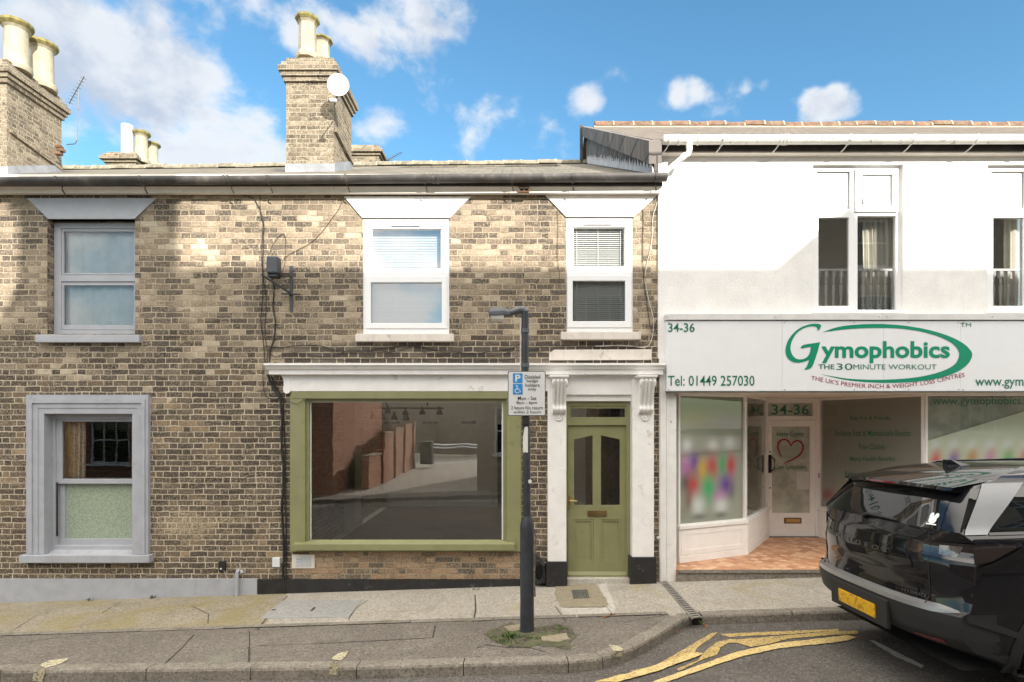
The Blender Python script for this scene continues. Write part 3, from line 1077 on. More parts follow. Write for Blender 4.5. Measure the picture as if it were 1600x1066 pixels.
    pxs = (88, 219, 350, 356) if par is house else (418, 540, 663, 677, 684, 800, 895, 1026)
    for pxq in pxs:
        xq = X(pxq, 5.72)
        mb = MB()
        mb.loft([ring(xq - .014, .009), ring(xq + .014, .009)])
        if pxq not in (677, 684, 350):
            mb.tube([(xq, -.235 + .05, zg(xq) - .06), (xq + .012, -.20, zg(xq) - .11), (xq + .02, -.16, zg(xq) - .15)], .009, 6)
        mb.build('bracket', M['cast_iron'], gut)


def stepped(par, name, px, yt, D, t, holes, m, bevel=.006):
    """frame given in picture points: px=(x0,x1,ytop,ybot), holes the same"""
    return frame(name, X(px[0], D), X(px[1], D), Z(px[3], D), Z(px[2], D), D - 6, t,
                 [(X(h[0], D), X(h[1], D), Z(h[3], D), Z(h[2], D)) for h in holes], m, par, bevel)


def ppane(par, h, D, m, name='pane'):
    return pane(name, X(h[0], D), X(h[1], D), Z(h[3], D), Z(h[2], D), D - 6, m, par)


def lintel(par, top, bot, yt, yb, m, proud=.022, under=.09):
    mb = MB()
    P = [(X(top[0]), Z(yt)), (X(bot[0]), Z(yb)), (X(bot[1]), Z(yb)), (X(top[1]), Z(yt))]
    mb.prism([(a, -proud, b) for a, b in P], (0, proud + under, 0))
    return mb.build('lintel', m, par, bevel=.004)


def sill(par, x0, x1, yt, yb, m, proud=.07, D=None, bevel=.008):
    D = 6 - proud
    mb = MB()
    mb.box(X(x0, D), X(x1, D), -proud, .05, Z(yb, D), Z(yt, D))
    return mb.build('sill', m, par, bevel=bevel)


# ---- left house, upper window: grey joinery set back in the brick opening
wdw = stepped(house, 'window', (84, 219, 348, 524), 0, 6.10, .08, [(95, 212.5, 357, 430), (95, 212.5, 440, 516)], M['grey_paint'])
for y0_, y1_, g0, g1 in ((357.5, 429.5, 362, 426.5), (440.5, 515.5, 446, 508)):
    sa = stepped(wdw, 'sash', (95.5, 212, y0_, y1_), 0, 6.115, .04, [(99.5, 209.5, g0, g1)], M['grey_paint'], .004)
    ppane(sa, (98, 211, g0 - 2, g1 + 2), 6.135, M['glass'])
lintel(house, (43.5, 246), (77, 211.5), 310.5, 343, M['grey_paint'])
sill(house, 55, 217, 523, 535, M['grey_paint'])
# ---- left house, lower window: moulded surround, sliding sashes
sur = MB()
D_ = 5.95
bands = [(41, 231.5, 617, 866.0, .052), (45, 227, 623.5, 866.3, .066), (51, 222, 630, 866.6, .0505), (59, 214, 637.5, 866.9, .042)]
hh = (68, 206, 646.5, 866)
hx = (X(hh[0], D_), X(hh[1], D_), Z(hh[3], D_), Z(hh[2], D_))
for (a, b, c, d, pr), (a2, b2, c2, d2, pr2) in zip(bands, bands[1:] + [(68, 206, 646.5, 867, 0)]):
    sur.plate(X(a, D_), X(b, D_), Z(866, D_), Z(c, D_), -pr, .0, [(X(a2, D_), X(b2, D_), -9, Z(c2, D_))])
sr = sur.build('window_surround', M['grey_render'], house)
rv = MB()
rv.plate(X(60), X(213), Z(866), Z(640), 0.001, .10, [(hx[0], hx[1], -9, hx[3])])
rv.build('window_reveal', M['grey_render'], house)
wdw = stepped(house, 'window', (76, 216, 640, 870), 0, 6.10, .14, [(86, 208, 655, 853)], M['grey_paint'])
st = stepped(wdw, 'sash', (87, 209, 654, 756), 0, 6.125, .045, [(97, 206, 659, 748.5)], M['grey_paint'], .004)
ppane(st, (95, 207, 657, 750), 6.145, M['glass'])
st = stepped(wdw, 'sash', (90, 209, 747, 853), 0, 6.17, .045, [(101, 206, 757, 842)], M['grey_paint'], .004)
ppane(st, (99, 207, 755, 844), 6.195, M['frost_green'])
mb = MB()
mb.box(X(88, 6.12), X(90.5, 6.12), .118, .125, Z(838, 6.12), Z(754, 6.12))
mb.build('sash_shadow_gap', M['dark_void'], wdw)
mb = MB()
mb.prism([(X(70), -.03, Z(868.5)), (X(70), .2, Z(856)), (X(70), .2, Z(880)), (X(70), -.03, Z(880))], (X(206) - X(70), 0, 0))
mb.box(X(29, 5.9), X(233, 5.9), -.10, 0, Z(880, 5.9), Z(868, 5.9))
mb.build('sill', M['grey_render'], house, bevel=.008)
# plinth of the left house, black plinth of the shop
def plinth(par, p0, p1, yt, bots, m, proud):
    D = 6 - proud
    mb = MB()
    n = 12
    xa, xb = (p0 if p0 < -50 else X(p0, D)), X(p1, D)
    if p0 < -50: xa = XL
    ztop = Z(yt, D)
    for i in range(n):
        a, b = xa + (xb - xa) * i / n, xa + (xb - xa) * (i + 1) / n
        mb.prism([(a, -proud, pav_z(a, 0) - .05), (b, -proud, pav_z(b, 0) - .05), (b, -proud, ztop), (a, -proud, ztop)], (0, proud - .001, 0))
    return mb.build('plinth', m, par)


plinth(house, -100, 401.5, 905, None, M['grey_render'], .035)
plinth(shop, 402.5, 853, 906, None, M['black_paint'], .03)

# ---- shop house upper windows (white plastic, near flush)
def white_window(o, up, sash, low, vent, nm='window'):
    wd = stepped(shop, nm, o, 0, 6.012, .075, [up, (sash[0] + .5, sash[1] - .5, sash[2] + .5, sash[3] - .5)], M['upvc'], .005)
    bd = stepped(wd, 'glazing_bead', (up[0] - .5, up[1] + .5, up[2] - .5, up[3] + .5), 0, 6.03, .02, [(up[0] + 1.6, up[1] - 1.6, up[2] + 1.6, up[3] - 1.6)], M['upvc'], .003)
    ppane(wd, up, 6.045, M['sky_glass'] if vent[1] == 0 else M['glass'])
    sa = stepped(wd, 'sash', sash, 0, 6.0, .05, [low], M['upvc'], .008)
    ppane(sa, (low[0] - 1, low[1] + 1, low[2] - 1, low[3] + 1), 6.035, M['sky_glass'] if vent[1] == 0 else M['glass'])
    mb = MB()
    c = vent[0]
    mb.box(X(c - 22, 6), X(c + 22, 6), -.002, .02, Z(354.2 - vent[1], 6), Z(352.2 - vent[1], 6))
    mb.build('trickle_vent', M['dull_metal'], wd)
    return wd


white_window((566, 703, 341, 523), (580, 690.5, 357.5, 421.5), (571, 698, 431.5, 513.5), (579.5, 690, 441.5, 505), (633.5, 0))
white_window((885, 989.5, 339.5, 519), (894.5, 976.5, 355, 417.5), (886.5, 987, 430, 512), (895, 977, 439, 502), (934, 2.5))
sill(shop, 555, 709, 521.5, 533.5, M['cream_sill'])
sill(shop, 876.5, 1001.5, 518.5, 530.5, M['cream_sill'])
lintel(shop, (538, 736), (566, 703.5), 308, 341, M['white_paint'])
lintel(shop, (852, 1027), (884, 990.5), 306, 339.5, M['white_paint'])
mb = MB()
xs_ = [857, 861, 871, 1018.5, 1018.5, 857]
mb.prism([(X(a, 5.97), -.03, Z(b, 5.97)) for a, b in ((858, 563), (858, 552), (866, 546.5), (1018.5, 546), (1018.5, 562.5), (960, 563))], (0, .03, 0))
mb.build('render_band', M['cream_sill'], shop, bevel=.006)

# Venetian blinds, just inside
def blind(label, px, yt, yb, D, tilt, pitch=.0185, cords=(), col='slat_white', depth=.022):
    t = thing('window_blind', label, 'blind', (X((px[0] + px[1]) / 2, D), D - 6, Z(yb, D)))
    x0, x1, z0, z1 = X(px[0], D), X(px[1], D), Z(yb, D), Z(yt, D)
    mb = MB()
    mb.box(x0, x1, D - 6.015, D - 5.985, z1 - .025, z1)
    mb.build('headrail', M[col], t)
    mb = MB()
    z = z1 - .035
    r = random.Random(2)
    while z > z0 + .02:
        a = tilt + r.uniform(-.05, .05)
        c, s_ = math.cos(a) * depth / 2, math.sin(a) * depth / 2
        jig = r.uniform(-.0012, .0012)
        mb.prism([(x0 + .004, D - 6 - c, z - s_ + jig), (x0 + .004, D - 6 + c, z + s_ + jig), (x0 + .004, D - 6 + c, z + s_ + .0016 + jig), (x0 + .004, D - 6 - c, z - s_ + .0016 + jig)], (x1 - x0 - .008, 0, 0))
        z -= pitch
    mb.build('slats', M[col], t)
    mb = MB()
    mb.box(x0 + .004, x1 - .004, D - 6.012, D - 5.988, z0, z0 + .014)
    mb.build('bottom_rail', M[col], t)
    for cx in cords:
        mb = MB()
        mb.box(X(cx, D) - .004, X(cx, D) + .004, D - 6.016, D - 6.0145, z0, z1)
        mb.build('ladder_tape', M[col], t)
    return t


blind('closed white venetian blind filling the wider white upstairs window', (577, 693, ), 355, 508, 6.14, 1.0, .0215)
blind('half open white venetian blind with dark gaps, in the narrower upstairs window', (893, 979), 352, 505, 6.10, .80, .026, (901, 934, 969), depth=.026)

# ---- chimneys
def pot(par, px, pyt, pyb, D, w, n=8, tall=True, moss=True):
    r = w / 2
    x, zt, zb, y = X(px, D), Z(pyt, D - r), Z(pyb, D - r * .8), D - 6
    h = zt - zb
    mb = MB()
    rot = math.pi / n
    mb.lathe([(r * .98, 0), (r * 1.02, .05 * h), (r * .98, .13 * h), (r * .84, .15 * h), (r * .80, .17 * h), (r * .76, .60 * h), (r * .74, .84 * h), (r * .80, .86 * h), (r * .92, .90 * h), (r * 1.08, .95 * h), (r * 1.08, h), (r * .8, h), (r * .7, .6 * h)], (x, y, zb), n, rot=rot)
    o = mb.build('chimney_pot', M['pot_clay'], par, smooth=(n > 8))
    if moss:
        mb = MB()
        mb.lathe([(r * .86, .885 * h), (r * .95, .905 * h), (r * 1.095, .952 * h), (r * 1.09, 1.004 * h), (r * .79, 1.008 * h), (r * .79, .99 * h)], (x, y, zb), n, rot=rot)
        mb.build('mossy_rim', M['pot_moss'], o)
    return o


def stack(par, x0, x1, y0, y1, z0, z1, capk=1.0, flash=True, ledge=True):
    mb = MB()
    mb.box(x0, x1, y0, y1, z0, z1)
    ch = mb.build('chimney', M['chimney_brick'], par)
    mb = MB()
    e = .012
    for k, (o, za, zb) in enumerate(((.025, -.34, -.265), (.058, -.262, -.19), (.092, -.187, -.095), (.05, -.092, -.02), (-.01, -.017, .08))):
        o = o * capk
        mb.box(x0 - o - e, x1 + o + e, y0 - o - e, y1 + o + e, z1 + za, z1 + zb)
    mb.build('chimney_cap', M['chimney_brick'], ch, bevel=.008)
    mb = MB()
    mb.lathe([((x1 - x0) * .46, 0), ((x1 - x0) * .40, .04), ((x1 - x0) * .2, .07)], ((x0 + x1) / 2, (y0 + y1) / 2, z1 + .08), 10)
    mb.build('flaunching', M['mortar'], ch)
    return ch


# central stack
Dc = 8.2
cx0, cx1 = X(447, Dc), X(521.5, Dc)
zc = Z(92, Dc) - .06
ch = stack(shop, cx0, cx1, Dc - 6, Dc - 6 + 1.09, 5.6, zc)
pot(ch, 480.5, 18, 86, Dc + .28, .385)
pot(ch, 503, 53, 91, Dc + .84, .36)
mb = MB()
zf = roof_z(cx0, Dc - 6)
mb.box(cx0 - .012, cx1 + .012, Dc - 6.012, Dc - 4.89, zf - .12, zf + .14)
mb.prism([(cx1 + .012, Dc - 6.012, zf), (cx1 + .012, Dc - 4.92, roof_z(cx1, Dc - 4.92)), (cx1 + .012, Dc - 4.92, roof_z(cx1, Dc - 4.92) + .16), (cx1 + .012, Dc - 6.012, zf + .16)], (.012, 0, 0))
mb.build('lead_flashing', M['lead'], ch)
mb = MB()
mb.prism([(cx1 - .005, Dc - 6 + .03, Z(205, Dc)), (cx1 - .005, Dc - 6 + 1.07, Z(205, Dc) - .10), (cx1 - .005, Dc - 6 + 1.07, Z(205, Dc) - .05), (cx1 - .005, Dc - 6 + .03, Z(205, Dc) + .05)], (.05, 0, 0))
mb.build('drip_ledge', M['chimney_brick'], ch)
# left stack
lx1 = -8.66
Dl = 8.28
ch = stack(house, lx1 - 1.15, lx1, Dl - 6, Dl - 6 + 1.2, 5.5, Z(92, 8.2) - .03)
pot(ch, 26, 24, 103, Dl + .32, .46, 14)
pot(ch, 66, 57, 132, Dl + .86, .46, 14)
mb = MB()
zf = roof_z(lx1, Dl - 6)
mb.box(lx1 - 1.17, lx1 + .012, Dl - 6.012, Dl - 4.78, zf - .12, zf + .13)
mb.prism([(lx1 + .012, Dl - 6.012, zf), (lx1 + .012, Dl - 4.81, roof_z(lx1, Dl - 4.81)), (lx1 + .012, Dl - 4.81, roof_z(lx1, Dl - 4.81) + .14), (lx1 + .012, Dl - 6.012, zf + .14)], (.012, 0, 0))
mb.build('lead_flashing', M['lead'], ch)
mb = MB()
mb.prism([(lx1 - .005, Dl - 6 + .04, Z(205, 8.28)), (lx1 - .005, Dl - 6 + 1.18, Z(205, 8.28) - .16), (lx1 - .005, Dl - 6 + 1.18, Z(205, 8.28) - .11), (lx1 - .005, Dl - 6 + .04, Z(205, 8.28) + .05)], (.045, 0, 0))
mb.build('drip_ledge', M['chimney_brick'], ch)
mb = MB()
for k, (a, b) in enumerate(((93, 230), (96, 235), (92, 240))):
    q = P3(a, b, 9.2)
    mb.box(q.x - .06, q.x + .05, q.y - .05, q.y + .05, q.z - .03, q.z + .025)
mb.build('broken_bricks', M['terracotta'], ch, bevel=.01)
# stacks behind the ridge
Dr = 14.9
def rear_stack(par, pxs, pyt, pyc, pots, extra=None):
    x0, x1 = X(pxs[0], Dr), X(pxs[1], Dr)
    mb = MB()
    mb.box(x0, x1, Dr - 6, Dr - 6 + 1.0, 6.0, Z(pyt, Dr))
    c = mb.build('rear_chimney', M['chimney_brick'], par)
    mb = MB()
    zt = Z(pyt, Dr)
    for o, za, zb in ((.05, -.28, -.21), (.12, -.208, -.12), (.06, -.118, -.03), (-.02, -.028, .04)):
        mb.box(x0 - o, x1 + o, Dr - 6 - o, Dr - 5 + o, zt + za, zt + zb)
    mb.build('chimney_cap', M['chimney_brick'], c, bevel=.01)
    for p in pots:
        pot(c, *p)
    return c


c = rear_stack(house, (165, 212), 239, 0, [(221, 202, 252, Dr + .25, .44, 14), (237, 220, 256, Dr + .75, .44, 14)])
mb = MB()
q = P3(199, 194, Dr + .1)
mb.lathe([(.165, 0), (.165, .85), (.15, .85), (.15, 0)], (q.x, q.y, Z(240, Dr)), 16)
mb.build('metal_cowl', M['cowl_grey'], c, smooth=True)
rear_stack(shop, (548, 592), 228, 0, [])

# ------------------------------------------------------------------ green shopfront
GP, WP = M['green_paint'], M['white_paint']
front = stepped(shop, 'shop_window', (453.5, 815, 610.5, 862), 0, 5.955, .06, [(476, 793, 624, 849)], GP, .006)
for (a, b, c, d, D) in ((453, 476.5, 618, 862.5, 5.94), (792, 814, 618, 862, 5.94)):
    mb = MB(); mb.box(X(a, D), X(b, D), D - 6, D - 5.94, Z(d, D), Z(c, D)); mb.build('pilaster_board', GP, front, bevel=.006)
mb = MB(); mb.box(X(455, 5.935), X(812, 5.935), -.065, -.03, Z(623, 5.935), Z(611, 5.935)); mb.build('head_board', GP, front, bevel=.005)
inner = stepped(front, 'inner_frame', (475, 794, 623, 850), 0, 5.985, .07, [(483, 786, 627.5, 847.5)], GP, .008)
bd = stepped(front, 'glazing_bead', (482, 787, 626.5, 848.5), 0, 6.035, .02, [(486, 784, 629, 846.5)], M['upvc'], .003)
ppane(front, (484, 786, 627, 848), 6.05, M['shop_glass'])
mb = MB()
mb.prism([(X(458, 5.88), -.12, Z(850.5, 5.88)), (X(458, 5.88), .03, Z(845, 5.95)), (X(458, 5.88), .03, Z(861, 5.88)), (X(458, 5.88), -.12, Z(860.5, 5.88))], (X(804, 5.88) - X(458, 5.88), 0, 0))
mb.build('sill', GP, front, bevel=.005)
# cornice and fascia
mb = MB()
for a, b, yt, yb, D in ((412, 1041, 567.5, 570.8, 5.80),):
    mb.box(X(a, D), X(b, D), D - 6, 0, Z(yb, D), Z(yt, D))
def ogee(x0, x1, y0, z0, y1, z1, n=6):
    prof = [(y0, z0)]
    for k in range(1, n):
        t = k / n
        prof.append((y0 + (y1 - y0) * t, z0 + (z1 - z0) * (t - math.sin(2 * math.pi * t) * .13)))
    prof += [(y1, z1), (0, z1), (0, z0)]
    mb.prism([(x0, a, b) for a, b in prof], (x1 - x0, 0, 0))
ogee(X(414, 5.81), X(1039, 5.81), -.19, Z(570.8, 5.81), -.15, Z(577.8, 5.85))
mb.box(X(420, 5.86), X(1036, 5.86), -.14, 0, Z(585.2, 5.86), Z(577.8, 5.86))
cor = mb.build('cornice', WP, shop, bevel=.003)
mb = MB()
mb.box(X(443, 5.93), X(880, 5.93), -.07, 0, Z(611.5, 5.93), Z(585.2, 5.93))
prof = [(438, 586), (442, 592), (443.5, 600), (442, 608), (443, 613), (447, 615.5), (452, 614), (453.5, 610), (453.5, 586)]
mb.prism([(X(a, 5.925), -.075, Z(b, 5.925)) for a, b in prof], (0, .075, 0))
mb.build('fascia_board', WP, shop, bevel=.004)
# doorcase
mb = MB()
mb.box(X(880, 5.95), X(1020, 5.95), -.05, 0, Z(617, 5.95), Z(585, 5.95))
mb.box(X(884, 6.0), X(989, 6.0), -.012, .08, Z(627, 6.0), Z(617, 6.0))
mb.build('door_lintel', WP, shop, bevel=.005)
for a, b, c, d in ((856, 885, 853.5, 886.5), (988, 1022, 985, 1026)):
    D = 5.90
    zb_ = pav_z(X(a), -.1)
    mb = MB()
    mb.box(X(a, D), X(b, D), -.10, .11, Z(879 if a < 900 else 872, D), Z(592, D))
    pl = mb.build('door_pilaster', WP, shop, bevel=.008)
    mb = MB()
    D = 5.875
    mb.box(X(c, D), X(d, D), -.125, .11, zb_ - .03, Z(878 if a < 900 else 871, D))
    mb.build('plinth_block', M['black_paint'], pl, bevel=.008)
# scroll consoles
def console(px0, px1):
    t = thing_part = None
    D = 5.9
    x0, x1 = X(px0, D - .1), X(px1, D - .1)
    mb = MB()
    zt, zb_ = Z(590, 5.72), Z(646, 5.84)
    n = 22
    outer = []
    for k in range(n + 1):
        s_ = k / n
        bulge = .175 * (1 - s_) ** 1.5 + .035 + .04 * math.exp(-((s_ - .90) / .09) ** 2) + .018 * math.sin(s_ * math.pi)
        if s_ < .10:
            bulge -= .05 * (1 - s_ / .10) ** 2
        outer.append((-.10 - bulge, zt + (zb_ - zt) * s_))
    prof = outer + [(-.10, zb_ - .0), (-.10, zt)]
    w = x1 - x0
    # ribbed front: strips of alternating depth
    nr = 7
    for i in range(nr):
        k = 0 if i % 2 == 0 else .018
        a = x0 + w * i / nr
        mb.prism([(a, min(y + k, -.099), z) for y, z in prof], (w / nr, 0, 0))
    c = mb.build('console', WP, shop, smooth=True, angle=40)
    mb = MB()
    mb.box(x0 - .05, x1 + .03, -.30, -.05, Z(589, 5.70), Z(586.2, 5.72))
    mb.box(x0 - .03, x1 + .02, -.285, -.05, Z(591.5, 5.72), Z(589.1, 5.72))
    mb.build('console_cap', WP, c, bevel=.004)
    mb = MB()
    for i, r_ in ((0, .05), (1, .05)):
        xx = x0 - .012 if i == 0 else x1
        mb.lathe([(.058, 0), (.058, .010), (.038, .012), (.036, .004), (.018, .004), (.016, .014)], (xx, -.235, zt - .065), 18, 'X')
    mb.build('console_volute', WP, c, smooth=True)
    mb = MB()
    cxm = (x0 + x1) / 2
    mb.lathe([(.052, 0), (.052, -.012), (.040, -.022), (.034, -.012), (.018, -.012), (.012, -.026)], (cxm, -.10, Z(652, 5.9)), 18, 'Y')
    mb.build('rosette', WP, c, smooth=True)


console(864, 884.5)
console(1000, 1021.5)
# door
DD = 6.06
dr = stepped(shop, 'front_door', (883, 990, 625.5, 906), 0, 6.03, .09, [(889.5, 979, 634, 656.5), (886.8, 978.8, 664.5, 903)], GP, .004)
tr_ = stepped(dr, 'transom', (888.5, 980, 633, 657.5), 0, 6.045, .05, [(892, 976.5, 638.5, 652)], GP, .005)
ppane(tr_, (890, 978, 636, 654), 6.07, M['glass'])
leaf = MB()
L0, L1, T0, T1 = X(887.2, DD), X(978.6, DD), Z(664.8, DD), Z(902.5, DD)
hl = [(897, 926, 678.5, 789.5), (939, 968.5, 678.5, 789.5), (896.5, 927.5, 812, 878.5), (938.5, 970, 812, 878.5)]
leaf.plate(L0, L1, T1, T0, DD - 6, DD - 5.956, [(X(a, DD), X(b, DD), Z(d, DD), Z(c, DD)) for a, b, c, d in hl])
lf = leaf.build('leaf', GP, dr, bevel=.004)
# the glazed lights rise towards the middle: green corners close the outer top of each
for a, b, s_ in ((897, 926, 1), (939, 968.5, -1)):
    mb = MB()
    q = [(a - 1, 677), (b + 1, 677), (b + 1, 680) if s_ > 0 else (b + 1, 687), (a - 1, 687) if s_ > 0 else (a - 1, 680)]
    mb.prism([(X(x_, DD), DD - 5.998, Z(y_, DD)) for x_, y_ in q], (0, .036, 0))
    mb.build('arched_corner', GP, lf)
    ppane(lf, (a - 1, b + 1, 677, 791), DD + .022, M['glass'], 'pane')
for a, b, c, d in hl[2:]:
    mb = MB()
    mb.box(X(a - .5, DD), X(b + .5, DD), DD - 5.978, DD - 5.96, Z(d + .5, DD), Z(c - .5, DD))
    mb.build('panel', GP, lf)
    mb = MB()
    mb.plate(X(a, DD), X(b, DD), Z(d, DD), Z(c, DD), DD - 5.992, DD - 5.977, [(X(a + 3.2, DD), X(b - 3.2, DD), Z(d - 3.2, DD), Z(c + 3.2, DD))])
    mb.build('panel_moulding', GP, lf, bevel=.004)
mb = MB()
mb.prism([(X(887, DD), DD - 6, Z(893, DD)), (X(887, DD), DD - 6.045, Z(897, DD)), (X(887, DD), DD - 6.045, Z(903, DD)), (X(887, DD), DD - 6, Z(903, DD))], (X(978, DD) - X(887, DD), 0, 0))
mb.build('weather_bar', GP, lf, bevel=.003)
mb = MB()
mb.plate(X(918, DD), X(948, DD), Z(807, DD), Z(798, DD), DD - 6.012, DD - 6, [])
mb.build('letter_plate', M['dull_brass'], lf, bevel=.003)
mb = MB()
mb.box(X(921, DD), X(945, DD), DD - 6.017, DD - 6.011, Z(804.8, DD), Z(800.2, DD))
mb.build('letter_flap', M['dull_brass'], lf, bevel=.002)
mb = MB()
mb.box(X(886.6, DD), X(891, DD), DD - 6.012, DD - 6, Z(794, DD), Z(775.5, DD))
mb.tube([(X(889, DD), DD - 6.0, Z(781.5, DD)), (X(889, DD), DD - 6.05, Z(781.5, DD)), (X(892, DD), DD - 6.06, Z(781.5, DD)), (X(901, DD), DD - 6.055, Z(782.5, DD))], .0085, 8)
mb.build('door_handle', M['brass'], lf, smooth=True)
mb = MB()
mb.box(X(885), X(989), -.06, .12, -.2, Z(903.2, 5.97))
mb.build('doorstep', M['cement_pale'], shop, bevel=.01)
# strip of render and air vent, boxes
def wallbox(name, label, cat, px, py, D, m, depth, bevel=.006, extra=None):
    mb = MB()
    mb.box(X(px[0], D), X(px[1], D), D - 6, D - 6 + depth, Z(py[1], D), Z(py[0], D))
    return tag(mb.build(name, m, bevel=bevel), label, cat)


av = thing('air_vent', 'white louvred air vent low in the brick under the green shop window', 'vent', (X(473), 0, Z(888)))
mb = MB(); mb.plate(X(456.5), X(492), Z(888), Z(866.5), -.012, 0, [(X(462.5), X(474), Z(885.5), Z(869.5)), (X(475.5), X(486.5), Z(885.5), Z(869.5))]); mb.build('surround', M['cream_sill'], av, bevel=.003)
mb = MB(); mb.box(X(462), X(487), -.004, -.001, Z(886), Z(869)); mb.build('backing', M['dull_metal'], av)
mb = MB()
for k in range(7):
    z_ = Z(884.6 - k * 2.25)
    for a, b in ((462.7, 473.8), (475.7, 486.3)):
        mb.prism([(X(a), -.016, z_ - .004), (X(a), -.004, z_ + .006), (X(a), -.004, z_ + .010), (X(a), -.018, z_)], (X(b) - X(a), 0, 0))
mb.build('louvres', M['plastic_white'], av)
av = thing('air_brick', 'small square brown air grille in the cream soffit between the two white windows', 'vent', (X(819), -.06, Z(301)))
mb = MB(); mb.plate(X(810.5, 5.85), X(827, 5.85), Z(300, 5.85), Z(290.5, 5.85), -.155, -.12, [(X(811.8, 5.85), X(818.2, 5.85), Z(298.6, 5.85), Z(292, 5.85)), (X(819.2, 5.85), X(825.6, 5.85), Z(298.6, 5.85), Z(292, 5.85))]); mb.build('grille', M['terracotta'], av)
mb = MB(); mb.box(X(811, 5.86), X(826, 5.86), -.128, -.121, Z(299.5, 5.86), Z(291, 5.86)); mb.build('backing', M['dark_void'], av)

# ---- shop interior
room = MB()
D_b = 11.4
room.box(-3.42, -3.32, .12, 6.95, .05, 2.75)
room.box(-3.319, 1.9, 6.85, 6.95, .05, 2.75)
room.box(1.9, 1.935, .12, 6.95, .05, 2.75)
room.box(-3.32, -3.03, 3.5, 4.0, .05, 2.75)
room.box(-3.02, -.3, 6.5, 6.845, .05, 2.75)
room.build('shop_room', M['room_wall'], shop)
mb = MB(); mb.box(-3.02, 1.89, .13, 6.49, .0505, .09); mb.build('floorboards', simple('floorboards', (.20, .14, .095), .35, var=.3, vs=2, fine=.5), shop)
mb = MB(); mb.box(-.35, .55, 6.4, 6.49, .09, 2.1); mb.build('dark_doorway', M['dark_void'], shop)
mb = MB(); mb.box(-3.029, -3.005, 3.49, 4.01, .09, .24); mb.box(-3.02, -.36, 6.47, 6.499, .09, .22); mb.build('skirting', M['white_paint'], shop)
# ceiling spot lamps
tl = thing('ceiling_light', 'row of bronze spot lamps hanging inside the green shop window', 'ceiling light', (X(640, 8.8), 2.8, Z(628, 8.8)))
mb = MB()
mb.tube([P3(579, 638, 8.8), P3(694, 638, 8.8)], .016, 8)
mb.tube([P3(604, 626, 9.3), P3(672, 626, 9.3)], .014, 8)
for pxq in (604, 668):
    q = P3(pxq, 632, 8.9)
    mb.tube([(q.x, q.y, q.z - .03), (q.x, q.y, 2.78)], .012, 6)
mb.build('rail', M['light_bronze'], tl, smooth=True)
for pxq, pyq, D in ((583, 650, 8.8), (597, 650, 8.9), (606, 641, 9.3), (616, 651, 8.8), (634, 644, 9.3), (635, 652, 8.8), (660, 643, 9.3), (687, 643, 8.8)):
    q = P3(pxq, pyq, D)
    mb = MB()
    mb.lathe([(.012, .15), (.02, .14), (.026, .09), (.045, .07), (.066, .0), (.058, .0), (.036, .06)], (q.x, q.y, q.z - .06), 14)
    mb.build('lamp_head', M['light_bronze'], tl, smooth=True)

# ------------------------------------------------------------------ white rendered shop building on the right
gym = thing('shop_building', 'white rendered building over the fitness shop, taller than the brick terrace', 'building', (6, 0, pav_z(6, 0)))
GX1 = 13.0
YG = -.03
DG = 5.97
gx0 = X(1028.5, DG)
def ghole(a, b, c, d):
    return (X(a, DG), X(b, DG), Z(d, DG), Z(c, DG))
gA = ghole(1270, 1411, 257, 487.5)
gB = ghole(1543, 1684, 257, 488)
mb = MB()
mb.plate(gx0, GX1, Z(560, DG), 5.8, YG, YG + .16, [gA, gB])
gw = mb.build('wall', M['white_render'], gym)
mb = MB()
mb.box(X(1030.5, 5.96), X(1041, 5.96), -.04, .10, pav_z(2, 0) - .1, Z(560, 5.96))
mb.box(X(1041, 5.98), X(1057, 5.98), -.02, .25, pav_z(2, 0) - .1, Z(600, 5.98))
mb.box(X(1031.5, 5.965), X(1034, 5.96), -.05, -.035, pav_z(2, 0) - .05, Z(600, 5.96))
mb.build('corner_pilaster', M['worn_white'], gym, bevel=.006)
mb = MB()
mb.box(GX1 - .2, GX1, .13, 13.4, -.5, 5.8)
mb.prism([(gx0 + .01, .13, -.5), (gx0 + .01, .13, 5.7), (gx0 + .01, 6.6, 9.3), (gx0 + .01, 13.0, 5.7), (gx0 + .01, 13.0, -.5)], (.10, 0, 0))
mb.box(gx0 + .11, GX1, 13.3, 13.4, -.5, 5.8)
mb.build('side_wall', M['brown_brick'], gym)
mb = MB()
mb.box(gx0 + .12, GX1 - .2, .135, 6.2, 2.60, 2.75)
mb.box(gx0 + .12, GX1 - .2, 1.1, 1.2, 2.75, 5.6)
mb.box(gx0 + .12, GX1 - .2, .135, 1.1, 5.6, 5.7)
mb.build('upper_room', M['room_wall'], gym)
